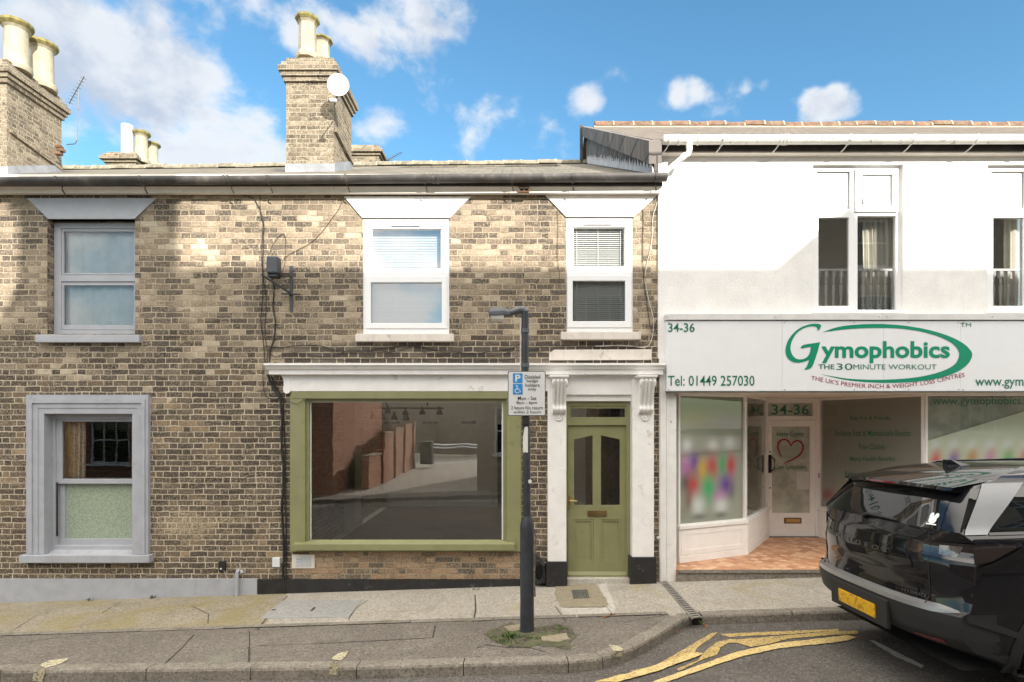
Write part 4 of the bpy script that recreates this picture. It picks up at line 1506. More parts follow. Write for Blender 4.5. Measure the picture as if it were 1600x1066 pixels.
# roof
GZ0, GZ1, GYR = 5.73, 9.42, 6.6
def groof(y):
    return GZ0 + (y + .3) / (GYR + .3) * (GZ1 - GZ0)
mb = MB()
xa, xb = 1.80, GX1 + .1
mb.prism([(xa, -.23, groof(-.23)), (xb, -.23, groof(-.23)), (xb, GYR, GZ1), (xa, GYR, GZ1)], (0, 0, -.07))
mb.prism([(xa, GYR, GZ1), (xb, GYR, GZ1), (xb, 13.6, 5.6), (xa, 13.6, 5.6)], (0, 0, -.07))
rf = mb.build('roof', M['roof_tile'], gym)
mb = MB(); mm = MB()
x = 2.02
rj = random.Random(11)
while x < xb:
    L_ = .46 + rj.uniform(-.03, .03)
    dz = rj.uniform(-.02, .02)
    prof = [(x + .01, GYR + .17 * math.sin(t), GZ1 - .03 + dz + .16 * math.cos(t)) for t in [-1.6 + 3.2 * k / 8 for k in range(9)]]
    mb.prism(prof, (L_ - .02, 0, 0))
    x += L_
    prof = [(x - .02, GYR + .178 * math.sin(t), GZ1 - .03 + dz + .168 * math.cos(t)) for t in [-1.6 + 3.2 * k / 8 for k in range(9)]]
    mb.cur = 1
    mb.prism(prof, (.04, 0, 0))
    mb.cur = 0
mb.build('ridge_tiles', [M['terracotta'], M['mortar']], rf, smooth=True)
# mortar bedding under the ridge tiles
mb = MB(); mb.prism([(2.0, GYR - .24, groof(GYR - .24) + .005), (2.0, GYR - .14, groof(GYR - .14) + .05), (2.0, GYR - .1, groof(GYR - .1) - .01)], (xb - 2.0, 0, 0)); mb.build('ridge_bedding', M['mortar'], rf)
# slate hung gable above the neighbour's roof
gy = [(-.05, 0), (GYR, 0)]
mb = MB()
mb.prism([(1.87, -.02, 5.15), (1.87, -.02, groof(-.02) - .1), (1.87, GYR, GZ1 - .1), (1.87, GYR + .3, GZ1 - .3), (1.87, GYR + .3, 8.2)], (.05, 0, 0))
gs = mb.build('gable_cladding', M['gable_slate'], gym)
mb = MB()
h_ = .30
mb.prism([(1.72, -.36, groof(-.36) - .01), (1.72, GYR, GZ1 + .02), (1.72, GYR, GZ1 + .02 - h_ * .8), (1.72, -.36, groof(-.36) - h_)], (.16, 0, 0))
mb.build('verge', M['verge_slate'], gym)
mb = MB()
mb.box(1.68, 1.74, GYR - .05, GYR + .09, 8.2, GZ1 + .04)
mb.build('barge_board', M['dark_board'], gym)
mb = MB()
# stepped lead along the foot of the gable, cut to points
n = 34
for i in range(n):
    ya, yb_ = -.02 + (GYR + .02) * i / n, -.02 + (GYR + .02) * (i + 1) / n
    za, zb_ = roof_z(1.8, ya), roof_z(1.8, yb_)
    hh_ = .17 + .07 * random.random()
    mb.prism([(1.845, ya, za + .01), (1.845, yb_, zb_ + .01), (1.845, yb_, zb_ + .07), (1.845, (ya + yb_) / 2, (za + zb_) / 2 + hh_), (1.845, ya, za + .07)], (.02, 0, 0))
mb.build('lead_flashing', M['lead_brightened'], gym)
# eaves
mb = MB(); mb.box(1.95, GX1, -.15, -.12, Z(237, 5.86), 5.74); mb.build('fascia', M['dark_board'], gym)
mb = MB()
prof = [(-.12, Z(236.5, 5.88)), (-.13, Z(238, 5.88)), (-.125, Z(239.5, 5.88)), (-.09, Z(241, 5.90)), (-.05, Z(243, 5.93)), (-.03, Z(244, 5.95)), (-.03, 5.75), (-.12, 5.75)]
mb.prism([(gx0, a, b) for a, b in prof], (GX1 - gx0, 0, 0))
mb.build('soffit', M['soffit_cream'], gym, smooth=True)
zgg = lambda x_: Z(215.5, 5.70) + .0018 * (x_ - 2)
ring = lambda x_, dr=0: [Vector((x_, -.26 + (.064 + dr) * math.cos(t), zgg(x_) - (.064 + dr) * math.sin(t))) for t in [-.5 + (math.pi + 1.0) * k / 12 for k in range(13)]]
mb = MB(); mb.loft([ring(X(1037, 5.7)), ring(6), ring(GX1)]); gut = mb.build('gutter', M['white_gutter'], gym, smooth=True)
for pxq in (1046, 1062, 1092, 1130, 1220, 1226, 1231, 1328, 1428, 1527, 1620):
    xq = X(pxq, 5.7)
    mb = MB()
    mb.loft([ring(xq - .010, .008), ring(xq + .010, .008)])
    if pxq not in (1226, 1231, 1062, 1092):
        mb.tube([(xq, -.26 + .02, zgg(xq) - .064), (xq - .02, -.20, zgg(xq) - .10), (xq - .05, -.15, zgg(xq) - .13)], .008, 6)
    mb.build('bracket', M['white_gutter'], gut)
mb = MB()
q0 = P3(1077, 224, 5.70)
q1 = P3(1077, 236, 5.70); q2 = P3(1070, 243, 5.71); q3 = P3(1041, 268, 5.74)
mb.tube([(q0.x, -.29, q0.z + .02), q1], .040, 12)
mb.tube([q1, q1 + (q2 - q1) * .5 + Vector((.012, 0, -.012)), q2], .036, 12)
mb.tube([q2, q3], .033, 12)
mb.tube([q2 + (q2 - q3) * .03, q2 + (q3 - q2) * .18], .039, 12)
mb.tube([q3, q3 + Vector((-.02, 0, -.05))], .033, 12)
mb.build('downpipe', M['white_gutter'], gut, smooth=True)
# upper windows
def gwindow(p0, mirror=False, label=''):
    s = lambda a, b, c, d: (p0 + a, p0 + b, c, d)
    D = 6.03
    wd = stepped(gym, 'window', s(-3, 137, 253, 490), 0, D, .07, [s(5, 57, 268, 326.5), s(68, 131, 264.5, 330), s(8, 56, 340, 478), s(69, 129, 337.5, 484)], M['upvc'], .006)
    sa = stepped(wd, 'sash', s(66, 133, 263.5, 331), 0, D - .03, .05, [s(77, 124, 272.5, 322)], M['upvc'], .006)
    ppane(sa, s(75, 126, 271, 324), D + .0, M['film_pale'])
    mb = MB(); mb.box(X(p0 + 77, D - .03), X(p0 + 123, D - .03), D - 6.045, D - 6.03, Z(268.5, D), Z(266, D)); mb.build('trickle_vent', M['upvc'], wd, bevel=.003)
    ppane(wd, s(4, 58, 267, 328), D + .03, M['frost_grey'])
    ppane(wd, s(7, 57, 339, 479), D + .03, M['upper_glass'])
    ppane(wd, s(68, 130, 337, 485), D + .03, M['upper_glass'])
    mb = MB(); mb.box(X(p0 + 77.5, D - .04), X(p0 + 79.5, D - .04), D - 6.05, D - 6.03, Z(321, D), Z(312, D)); mb.build('latch', M['dull_metal'], sa)
    mb = MB(); mb.box(X(p0 - 2, 5.95), X(p0 + 144, 5.95), -.045, .05, Z(489.5, 5.95), Z(485.5, 5.95)); mb.build('sill', M['upvc'], wd, bevel=.004)
    return wd


gwindow(1271)
gwindow(1544)


def balustrade(label, p0, D=6.10):
    t = thing('balustrade', label, 'balustrade', (X(p0 + 65, D), D - 6, Z(490, D)))
    mb = MB(); mb.box(X(p0 - 12, D), X(p0 + 142, D), D - 6.03, D - 5.97, Z(424.5, D), Z(420.8, D)); mb.build('rail', M['slat_white'], t, bevel=.006)
    z0, z1 = Z(495, D), Z(424.5, D)
    h = z1 - z0
    for k in range(13):
        px = p0 - 4 + k * 11.6
        mb = MB()
        x = X(px, D)
        mb.box(x - .022, x + .022, D - 6.022, D - 5.978, z1 - .075, z1)
        mb.box(x - .022, x + .022, D - 6.022, D - 5.978, z0, z0 + .10)
        mb.lathe([(.012, 0), (.022, .012), (.012, .026), (.022, .042), (.024, .055), (.013, .075), (.017, .16), (.024, .27), (.021, .31), (.012, .33), (.020, .345), (.014, .365), (.021, h - .175)], (x, D - 6, z0 + .10), 12)
        mb.build('baluster', M['slat_white'], t, smooth=True)
    return t


balustrade('white turned balustrade behind the window above the shop door', 1271)
balustrade('white turned balustrade behind the upstairs window cut by the right picture edge', 1544)


def curtain(label, x0, x1, z0, z1, y, m, seed=0, taper=0.0, folds=7, amp=.035):
    r = random.Random(seed)
    ph = [r.uniform(0, 6.28) for _ in range(4)]
    def fn(u, v):
        z = z0 + (z1 - z0) * v
        w = 1 - taper * (1 - v)
        x = x0 + (x1 - x0) * (.5 + (u - .5) * w) + .012 * math.sin(3 * v + ph[0])
        d = amp * (math.sin(u * folds * 6.28 + ph[1] + .6 * math.sin(v * 2 + ph[2])) + .4 * math.sin(u * folds * 2.3 * 6.28 + ph[3]))
        return (x, y + d, z)
    mb = MB()
    mb.grid(fn, 70, 12)
    o = mb.build('curtain', m, fix=False, smooth=True, angle=180)
    return tag(o, label, 'curtain')


curtain('long white curtain gathered behind the right light of the window above the shop door', X(1348, 6.25), X(1400, 6.25), 3.4, 5.5, .27, M['curtain_white'], 1, amp=.022)
curtain('pale net curtain behind the upstairs window cut by the right picture edge', X(1546, 6.5), X(1680, 6.5), 3.4, 5.5, .27, M['curtain_white'], 2, folds=14, amp=.02)

# ---- shop sign
sg = thing('shop_sign', 'long white fascia sign with green lettering and a green swoosh logo', 'sign', (6, -.12, Z(612, 5.88)))
DS = 5.87
sx1 = 12.8
joints = [1041.5, 1222, 1380.5, 1501, 1640, 1800]
mb = MB()
for a, b in zip(joints, joints[1:] + [2300]):
    mb.box(X(a, DS) + .0015, X(b, DS) - .0015, DS - 6, .05, Z(611, DS), Z(501.5, DS))
pn = mb.build('sign_panel', M['sign_white'], sg)
mb = MB()
cj = [1041, 1379.5, 1660, 2300]
for a, b in zip(cj, cj[1:]):
    mb.box(X(a, 5.85) + .002, X(b, 5.85) - .002, -.15, .02, Z(499.8, 5.85), Z(490.5, 5.85))
cp = mb.build('capping', M['sign_cap'], sg, bevel=.003)
mb = MB()
for pxq, pyq, D in ([(a, 495, 5.84) for a in (1043, 1211, 1374, 1386, 1551)] + [(a, b, 5.865) for a in (1045, 1226, 1335, 1420, 1498, 1505) for b in (504, 609)]):
    q = P3(pxq, pyq, D)
    mb.lathe([(.006, .004), (.005, -.003)], (q.x, q.y, q.z), 8, 'Y')
mb.build('fixing_screws', M['dull_metal'], pn)
mb = MB(); mb.box(X(1041.5, 5.9), sx1, -.125, -.02, Z(613, 5.9), Z(611.2, 5.9)); mb.build('bottom_trim', M['dull_metal'], sg)
DT = DS - .004
LG = lambda L_: [P3(1200 + a / 4.706, 480 + b / 4.706, DT) for a, b in L_]


def smooth_loop(L_, sharp=(), it=2):
    pts = [(a, b, i in sharp) for i, (a, b) in enumerate(L_)]
    for _ in range(it):
        o = []
        n = len(pts)
        for i in range(n):
            p, q, nx = pts[i - 1], pts[i], pts[(i + 1) % n]
            if q[2]:
                o.append(q)
            else:
                o.append((q[0] * .75 + p[0] * .25, q[1] * .75 + p[1] * .25, False))
                o.append((q[0] * .75 + nx[0] * .25, q[1] * .75 + nx[1] * .25, False))
        pts = o
    return [(a, b) for a, b, _ in pts]


Gp = [(393, 135), (378, 123), (330, 121), (265, 136), (200, 175), (148, 238), (125, 310), (135, 365), (170, 400), (215, 411), (260, 405), (303, 388), (290, 430), (266, 461), (303, 457), (325, 440), (343, 395), (362, 335), (384, 258), (330, 266), (270, 274), (247, 285), (236, 306), (265, 300), (316, 292), (308, 340), (285, 372), (250, 385), (215, 384), (187, 365), (168, 330), (164, 285), (180, 235), (215, 185), (265, 152), (315, 140), (350, 142), (366, 155), (364, 178), (380, 165)]
Sw = [(400, 185), (520, 140), (700, 124), (860, 123), (1020, 137), (1180, 165), (1330, 210), (1440, 265), (1500, 325), (1503, 365), (1470, 425), (1390, 480), (1260, 525), (1080, 550), (900, 558), (740, 553), (600, 540), (480, 517), (380, 491), (480, 510), (600, 528), (760, 535), (900, 533), (1060, 522), (1200, 497), (1310, 462), (1380, 420), (1405, 370), (1408, 335), (1385, 290), (1330, 247), (1230, 205), (1100, 173), (960, 155), (820, 152), (680, 155), (560, 163)]
mb = MB()
mb.face(LG(smooth_loop(Gp, (0, 11, 13, 18, 23, 24))))
mb.face(LG(smooth_loop(Sw, (0, 18))))
mb.build('logo', M['logo_green'], pn, fix=False)
ZL = lambda a: 1200 + a / 4.706
ZT = lambda b: 480 + b / 4.706
def sign_text(st, x0, x1, yt, yb, m, bold=0.0, D=None, par=None, name='lettering'):
    mb = MB()
    add_text(mb, st, box_fn(x0, x1, yt, yb, D or DT), bold)
    return mb.build(name, m, par or pn, fix=False)


sign_text('ymophobics', ZL(392), ZL(1338), ZT(250), ZT(412), M['logo_green'], .028)
sign_text('THE', ZL(370), ZL(489), ZT(421), ZT(457), M['text_green'], .012)
sign_text('30', ZL(503), ZL(622), ZT(414), ZT(462), M['text_green'], 0.0)
sign_text('MINUTE WORKOUT', ZL(628), ZL(1240), ZT(421), ZT(458), M['text_green'], 0.0)
sign_text('34-36', 1044, 1085.5, 505, 519, M['text_green'], .012)
sign_text('Tel: 01449 257030', 1043.5, 1179, 587, 603, M['text_green'], .006)
sign_text('www.gymophobics.co.uk', 1524, 1716, 588.5, 607.5, M['text_green'], .008)
sign_text('TM', ZL(1416), ZL(1494), ZT(117), ZT(146), M['text_green'], 0.0)
arc = [(0, 512), (.18, 560), (.33, 578), (.48, 582), (.62, 575), (.8, 545), (.92, 512), (1, 488)]
def arc_y(u):
    for (a, b), (c, d) in zip(arc, arc[1:]):
        if u <= c:
            t = (u - a) / (c - a)
            return b + (d - b) * t
    return arc[-1][1]
def arc_s(u):
    return sum(arc_y(min(1, max(0, u + k * .03))) for k in (-3, -2, -1, 0, 1, 2, 3)) / 7
mb = MB()
add_text(mb, "THE UK'S PREMIER INCH & WEIGHT LOSS CENTRES", lambda u, v: P3(ZL(318 + u * 1128 + (v - .5) * -8 * (u - .45)), ZT(arc_s(u) + 17 - 32 * v), DT), 0.0)
mb.build('lettering', M['text_red'], pn, fix=False)

# ---- shop recess
FZ = Z(890, 5.95)
A_, B_, C_ = (X(1059, 6.317), .317), (X(1164.5, 6.82), .82), (X(1198.5, 8.10), 2.10)
E_, F_, G_ = (X(1279, 8.10), 2.10), (X(1445, 6.48), .48), (12.0, .36)
CZ = 2.545
mb = MB()
fl = [(X(1057, 5.95), -.05), (12.5, -.05), (12.5, 2.6), (X(1057, 5.95), 2.6)]
tiles = None
def quarry():
    m, n, b, o = newmat('quarry_tiles')
    p = pos(n)
    x, y, z = n.sep(p)
    a = n.m('MULTIPLY', n.m('ADD', x, y), .7071)
    c = n.m('MULTIPLY', n.m('SUBTRACT', x, y), .7071)
    u, v = n.m('DIVIDE', a, .105), n.m('DIVIDE', c, .105)
    fu, fv = n.m('FRACT', u), n.m('FRACT', v)
    e = n.m('MINIMUM', n.m('MINIMUM', fu, n.m('SUBTRACT', 1.0, fu)), n.m('MINIMUM', fv, n.m('SUBTRACT', 1.0, fv)))
    wn = n.node('ShaderNodeTexWhiteNoise', noise_dimensions='2D')
    n.put(wn.inputs['Vector'], n.comb(n.m('FLOOR', u), n.m('FLOOR', v), 0.0))
    col = n.ramp(n.m('ADD', n.m('MULTIPLY', wn.outputs['Value'], .75), n.m('MULTIPLY', n.noise(p, 5, 4, .6), .25)), [(.1, (.44, .18, .09)), (.5, (.60, .30, .16)), (.9, (.74, .48, .30))])
    n.put(b.inputs['Base Color'], n.mix(n.step(e, .02, .06), (.36, .28, .20), col))
    b.inputs['Roughness'].default_value = .5
    n.put(b.inputs['Normal'], n.bump(n.m('ADD', n.step(e, .02, .08), n.m('MULTIPLY', wn.outputs['Value'], .3)), .4, .005))
    return m


mb.prism([(a, b, FZ) for a, b in fl], (0, 0, -.1))
mb.build('tiled_floor', quarry(), gym)
mb = MB(); mb.box(X(1057.5, 5.93), 12.5, -.07, -.0501, -.4, FZ - .012); mb.box(X(1057.5, 5.93), 12.5, -.09, -.0702, FZ - .035, FZ + .002)
mb.build('step_edge', M['kerb_concrete'], gym)
mb = MB(); mb.box(X(1042, 6), 12.5, -.10, 2.6, CZ, CZ + .06); mb.build('recess_ceiling', M['soffit_cream'], gym)
mb = MB()
mb.box(X(1043, 6.1), 12.6, 5.9, 6.0, .2, 2.6)
mb.box(gx0 + .12, gx0 + .2, .3, 5.9, .2, 2.6)
mb.box(12.55, 12.6, .3, 5.9, .2, 2.6)
mb.build('shop_room', M['room_wall'], gym)


def run(A, B, name_list, sill_z, sill_h, head=True, stall=True):
    """one straight run of shopfront between plan points A and B"""
    e = Vector((B[0] - A[0], B[1] - A[1], 0)); L_ = e.length; e.normalize()
    nrm = Vector((e.y, -e.x, 0))          # towards the street
    M_ = Matrix(((e.x, -nrm.x, 0, A[0]), (e.y, -nrm.y, 0, A[1]), (0, 0, 1, 0), (0, 0, 0, 1)))
    return M_, L_


def shopwin(A, B, zs, mull=.035, raised=True, film=None, ends=(True, True)):
    M_, L_ = run(A, B, None, zs, 0)
    mb = MB(M_)
    mb.plate(0, L_, zs - .02, CZ, -.02, .04, [(mull if ends[0] else 0.0, L_ - (mull if ends[1] else 0), zs + .03, CZ - .03)])
    wd = mb.build('shop_window', M['white_brightened'], gym, bevel=.003)
    mb = MB(M_); mb.box(-.01, L_ + .01, -.055, .05, zs - .035, zs + .012); mb.build('sill', M['white_brightened'], wd, bevel=.006)
    mb = MB(M_); mb.box(.0, L_, -.03, .04, FZ - .02, zs - .036); mb.box(0, L_, -.038, -.03, FZ, FZ + .09)
    if raised:
        mb.plate(.03, L_ - .03, FZ + .10, zs - .05, -.036, -.03, [(.11, L_ - .11, FZ + .17, zs - .12)])
    mb.build('stall_riser', M['white_brightened'], wd, bevel=.004)
    mb = MB(M_); mb.face([(.0, .012, zs), (L_, .012, zs), (L_, .012, CZ), (0, .012, CZ)])
    mb.build('pane', M['glass'] if film is None else film, wd, fix=False)
    return wd, M_, L_


zsA = Z(823, 6.317)


def blob_poster(name, par, fn, base, blobs, nx=60, ny=70, gloss=.12):
    """printed picture seen through misted vinyl: soft patches of colour"""
    me_pts, cols = [], []
    mb = MB()
    mb.grid(fn, nx, ny)
    o = mb.build(name, None, par, fix=False)
    me = o.data
    me.materials.clear()
    # recover u,v from construction order
    bm = bmesh.new(); bm.from_mesh(me)
    ca = me.color_attributes.new('print', 'FLOAT_COLOR', 'POINT')
    off = LOC[par.name]
    P = {}
    for i in range(nx + 1):
        for j in range(ny + 1):
            q = Vector(fn(i / nx, j / ny)) - off
            P[(round(q.x, 4), round(q.y, 4), round(q.z, 4))] = (i / nx, j / ny)
    for k, vv in enumerate(me.vertices):
        u, v = P.get((round(vv.co.x, 4), round(vv.co.y, 4), round(vv.co.z, 4)), (0, 0))
        c = Vector(base(u, v))
        for (bu, bv, ru, rv, cc, a) in blobs:
            d = ((u - bu) / ru) ** 2 + ((v - bv) / rv) ** 2
            w_ = a * math.exp(-d)
            c = c.lerp(Vector(cc), w_)
        ca.data[k].color = (*c, 1)
    bm.free()
    m, n, b, oo = newmat(name)
    at = n.node('ShaderNodeAttribute', attribute_name='print')
    n.put(b.inputs['Base Color'], at.outputs['Color'])
    b.inputs['Roughness'].default_value = .6
    me.materials.append(m)
    for p in me.polygons:
        p.use_smooth = True
    return o


wd1, M1, L1 = shopwin(A_, B_, zsA, mull=.03, film=M['thin_glass'])
PK, PU, RD, GN, YE, WH, DK, OR, GY = (.75, .28, .62), (.20, .05, .48), (.78, .06, .08), (.06, .58, .20), (.90, .60, .03), (.88, .9, .88), (.09, .09, .09), (.8, .35, .08), (.4, .4, .3)
h1 = CZ - .03 - zsA
def z1fn(u, v):
    return M1 @ Vector((.03 + (L1 - .06) * u, .022, zsA + .02 + (CZ - .04 - zsA) * v))
def b1(u, v):
    t = max(0, min(1, v))
    c = Vector((.46, .46, .38)).lerp(Vector((.38, .38, .30)), max(0, (v - .55) / .45))
    if v > .80: c = c.lerp(Vector((.27, .32, .20)), min(1, (v - .80) / .1) * (1 - min(1, max(0, (v - .93) / .07))))
    return c
def pv(u, y):                # picture row of zoomed view -> v
    return 1 - (y - 50) / 672.0
bl = []
for (px_, py_, rx, ry, cc, a) in ((105, 310, 26, 34, WH, .95), (240, 312, 30, 34, WH, .95), (330, 300, 34, 38, WH, .95),
                                  (100, 420, 34, 60, PK, .95), (145, 400, 26, 50, PU, .95), (188, 440, 30, 60, YE, .95), (235, 430, 34, 66, RD, .95),
                                  (292, 420, 24, 58, GN, .95), (335, 425, 26, 60, RD, .95), (100, 510, 28, 50, DK, .75), (138, 520, 30, 66, RD, .9),
                                  (215, 545, 34, 76, GN, .97), (308, 530, 36, 60, PU, .95), (150, 470, 18, 24, (.45, .27, .18), .7), (272, 590, 30, 36, PK, .9),
                                  (162, 630, 36, 56, WH, .97), (282, 640, 38, 44, WH, .97), (165, 690, 40, 16, DK, .7), (280, 690, 36, 16, DK, .7), (112, 600, 18, 60, (.30, .12, .1), .6), (340, 560, 18, 50, (.16, .10, .1), .5), (200, 350, 60, 20, (.25, .22, .18), .5)):
    bl.append(((px_ - 62) / 338.0, pv(0, py_), rx / 338.0, ry / 672.0, cc, a))
blob_poster('window_vinyl', wd1, z1fn, b1, bl)

wd2, M2, L2 = shopwin(B_, C_, zsA, mull=.035)
# corner post of the shopfront, part height
mb = MB(); mb.box(B_[0] - .03, B_[0] + .02, B_[1] - .04, B_[1] + .02, FZ, zsA + .02); mb.build('corner_post', M['white_brightened'], gym, bevel=.004)
wd3, M3, L3 = shopwin(E_, F_, zsA, mull=.04, film=M['thin_glass'])
wd4, M4, L4 = shopwin(F_, (X(1445, 6.4) + 2.1, .42), zsA, mull=.03, film=M['thin_glass'])
wd5, M5, L5 = shopwin((X(1445, 6.4) + 2.1, .42), G_, zsA, mull=.03, film=M['thin_glass'])
# right vinyls: a misted notice on the splay and the printed poster with a slanting top
def fn3(u, v):
    return M3 @ Vector((.06 + (L3 - .12) * u, .03, zsA + .02 + (CZ - .05 - zsA) * v))
blob_poster('window_vinyl', wd3, fn3, lambda u, v: Vector((.33, .315, .27)).lerp(Vector((.46, .47, .40)), max(0, min(1, (.45 - v) / .3)) * .8), [(.05, .12, .10, .06, (.45, .10, .12), .8)], 40, 50)
def fn4(u, v):
    a = PV(1449, 692, F_, (F_[0] + 2.0, .43)); 
    x = 0.03 + (L4 - .06) * u
    ztop = 1.86 + .62 * u
    z = zsA + .02 + (ztop - zsA) * v
    return M4 @ Vector((x, .03, z))
bl = []
rr = random.Random(4)
for k in range(8):
    u0 = .07 + k * .125
    cc = [RD, PU, (.6, .3, .05), PK, GN, RD, YE, PU][k]
    hz = 1.14 + .62 * u0
    bl.append((u0, 1.10 / hz, .035, .055, WH, .95))
    bl.append((u0 + .01, .97 / hz, .03, .05, (.80, .50, .38), .7))
    bl.append((u0, .86 / hz, .04, .10, cc, .9))
    bl.append((u0 + .02, .55 / hz, .05, .14, [PU, GN, RD, YE][k % 4], .9))
blob_poster('window_vinyl', wd4, fn4, lambda u, v: Vector((.74, .78, .62)), bl, 70, 40)
mb = MB(); mb.face([M4 @ Vector(p) for p in ((.03, .05, zsA), (L4 - .03, .05, zsA), (L4 - .03, .05, CZ - .04), (.03, .05, CZ - .04))])
mb.build('window_film', M['film_sage'], wd4, fix=False)
mb = MB(); mb.face([M5 @ Vector(p) for p in ((.03, .05, zsA), (L5 - .03, .05, zsA), (L5 - .03, .05, CZ - .04), (.03, .05, CZ - .04))])
mb.build('window_film', M['film_sage'], wd5, fix=False)


def pl_text(st, px0, px1, yt, yb, A, B, m, par, bold=0.0, slope=0.0, tow=.02, name='lettering'):
    mb = MB()
    add_text(mb, st, lambda u, v: PV(px0 + (px1 - px0) * u, yb + (yt - yb) * v + slope * (u - .5), A, B, tow), bold)
    return mb.build(name, m, par, fix=False)


F4 = (F_[0] + 2.0, .48 - .06 * 2.0 / 2.1)
pl_text('www.gymophobics.co.uk', 1457, 1640, 620, 636, F_, F4, M['decal_green'], wd4, .006)
for st, a, b, y in (('Easy Fun & Friendly', 1328, 1391, 654), ('Achieve Fast & Maintainable Results', 1304, 1422, 677), ('Free Classes', 1342, 1382, 698), ('Many Health Benefits', 1328, 1398, 718), ('Relaxed', 1320, 1347, 741)):
    pl_text(st, a, b, y - 4.5, y + 4.5, E_, F_, M['decal_green'], wd3, .006, 0, .03)
for a, b, c, d in ((1310, 1400, 652, 650), ):
    pass

# door
DO = 8.10
gd = stepped(gym, 'shop_door', (1192, 1283, 620, 840), 0, DO - .03, .08, [(1200.5, 1270, 630, 650), (1197.5, 1275, 656.5, 841)], M['white_brightened'], .006)
ppane(gd, (1199, 1272, 629, 651), DO + .01, M['film_sage'], 'transom_pane')
mb = MB(); add_text(mb, '34-36', box_fn(1206, 1264, 632.5, 648, DO - .0), .01); mb.build('lettering', M['decal_green'], gd, fix=False)
gl = stepped(gd, 'leaf', (1197.8, 1274.7, 657, 839), 0, DO, .045, [(1206.5, 1265.5, 666.5, 801.5)], M['white_brightened'], .006)
ppane(gl, (1205, 1267, 665, 803), DO + .02, M['film_pale'] if False else M['film_sage'])
mb = MB(); mb.box(X(1225, DO), X(1252, DO), DO - 6.012, DO - 6, Z(818, DO), Z(809, DO)); mb.build('letter_plate', M['dull_brass'], gl, bevel=.003)
mb = MB(); mb.box(X(1227.5, DO), X(1249.5, DO), DO - 6.016, DO - 6.01, Z(816, DO), Z(811, DO)); mb.build('letter_flap', M['brass'], gl, bevel=.002)
mb = MB()
mb.box(X(1200.5, DO), X(1205.5, DO), DO - 6.008, DO - 6, Z(739, DO), Z(711, DO))
mb.tube([(X(1203, DO), DO - 6.0, Z(713.5, DO)), (X(1204, DO), DO - 6.06, Z(714.5, DO)), (X(1207.5, DO), DO - 6.07, Z(718, DO)), (X(1207.5, DO), DO - 6.07, Z(732, DO)), (X(1204, DO), DO - 6.06, Z(735, DO)), (X(1203, DO), DO - 6.0, Z(736, DO))], .010, 8)
mb.build('pull_handle', M['black_plastic'], gl, smooth=True)
mb = MB()
for yq in (706, 762.5):
    mb.lathe([(.014, 0), (.014, -.006), (.009, -.008)], (X(1203, DO), DO - 6, Z(yq, DO)), 12, 'Y')
mb.build('lock', M['dull_metal'], gl)
mb = MB(); mb.box(X(1277.2, DO), X(1279.2, DO), DO - 6.04, DO - 6.03, Z(746.5, DO), Z(739, DO)); mb.build('hinge', M['dull_metal'], gd)
dv = DO + .012
mb = MB(); add_text(mb, 'Hate Gyms', box_fn(1214, 1255.5, 674, 685, dv), .0); mb.build('lettering', M['decal_green'], gl, fix=False); mb = MB(); add_text(mb, 'Love Gymophobics', box_fn(1214, 1260, 726, 736, dv), .0); mb.build('lettering', M['decal_green'], gl, fix=False)
hp = lambda L_: [P3(1040 + a / 3.33, 600 + b / 3.33, dv) for a, b in L_]
hc = [(612, 390), (592, 366), (580, 332), (583, 305), (600, 288), (624, 284), (645, 298), (652, 316), (662, 300), (684, 290), (706, 298), (720, 320), (717, 348), (700, 374), (668, 394), (640, 406), (608, 420)]
hin = [(609, 388), (598, 364), (588, 332), (592, 308), (606, 294), (624, 292), (640, 305), (652, 328), (664, 308), (684, 298), (702, 306), (712, 322), (709, 346), (694, 368), (664, 389), (640, 400), (608, 420)]
mb = MB()
for i in range(len(hc) - 1):
    mb.face(hp([hc[i], hc[i + 1], hin[i + 1], hin[i]]))
mb.build('heart_decal', M['heart_red'], gl, fix=False)
mb = MB(); mb.box(X(1244.5, dv), X(1264, dv), dv - 6.001, dv - 5.999, Z(765, dv), Z(737, dv)); mb.build('paper_notice', M['paper'], gl)
mb = MB(); mb.box(X(1195, DO), X(1281, DO), DO - 6.05, DO - 5.9, FZ - .02, FZ + .012); mb.build('threshold', M['dull_metal'], gd)
# wall above and beside the doorway, inside head of the recess
mb = MB(); mb.box(X(1186, 8.14), C_[0], 2.08, 2.16, FZ, CZ); mb.box(E_[0], X(1290, 8.14), 2.08, 2.16, FZ, CZ); mb.box(C_[0], E_[0], 2.08, 2.16, Z(621, 8.10), CZ)
mb.build('door_surround', M['white_brightened'], gym)

# ------------------------------------------------------------------ street lamp and parking sign
base = G(823.5, 986)
DPL = base.y + 6
lamp = thing('street_lamp', 'short dark street lamp post standing in the pavement before the green shopfront', 'street lamp', base)
bx, by = base.x, base.y
mb = MB()
mb.lathe([(.072, -.05), (.072, .0), (.070, .02), (.070, Z(826, DPL) - base.z), (.066, Z(818, DPL) - base.z), (.045, Z(807, DPL) - base.z)], base, 24)
mb.build('pole_base', M['pole_paint'], lamp, smooth=True)
mb = MB()
tx = X(820.5, DPL)
zt = Z(489, DPL)
mb.tube([(bx, by, Z(808, DPL)), (bx - .004, by, Z(700, DPL)), (tx, by, Z(600, DPL)), (tx, by, zt)], [.037, .036, .036, .036], 18)
mb.build('pole', M['pole_paint'], lamp, smooth=True)
mb = MB()
mb.tube([(tx, by, zt - .02), (tx, by, zt + .012), (tx - .012, by, zt + .03), (tx - .05, by, zt + .033), (X(793, DPL), by, Z(490.5, DPL))], [.038, .040, .040, .036, .030], 16)
for yq in (517, 571):
    mb.lathe([(.036, -.02), (.043, -.02), (.043, .02), (.036, .02)], (tx, by, Z(yq, DPL)), 18)
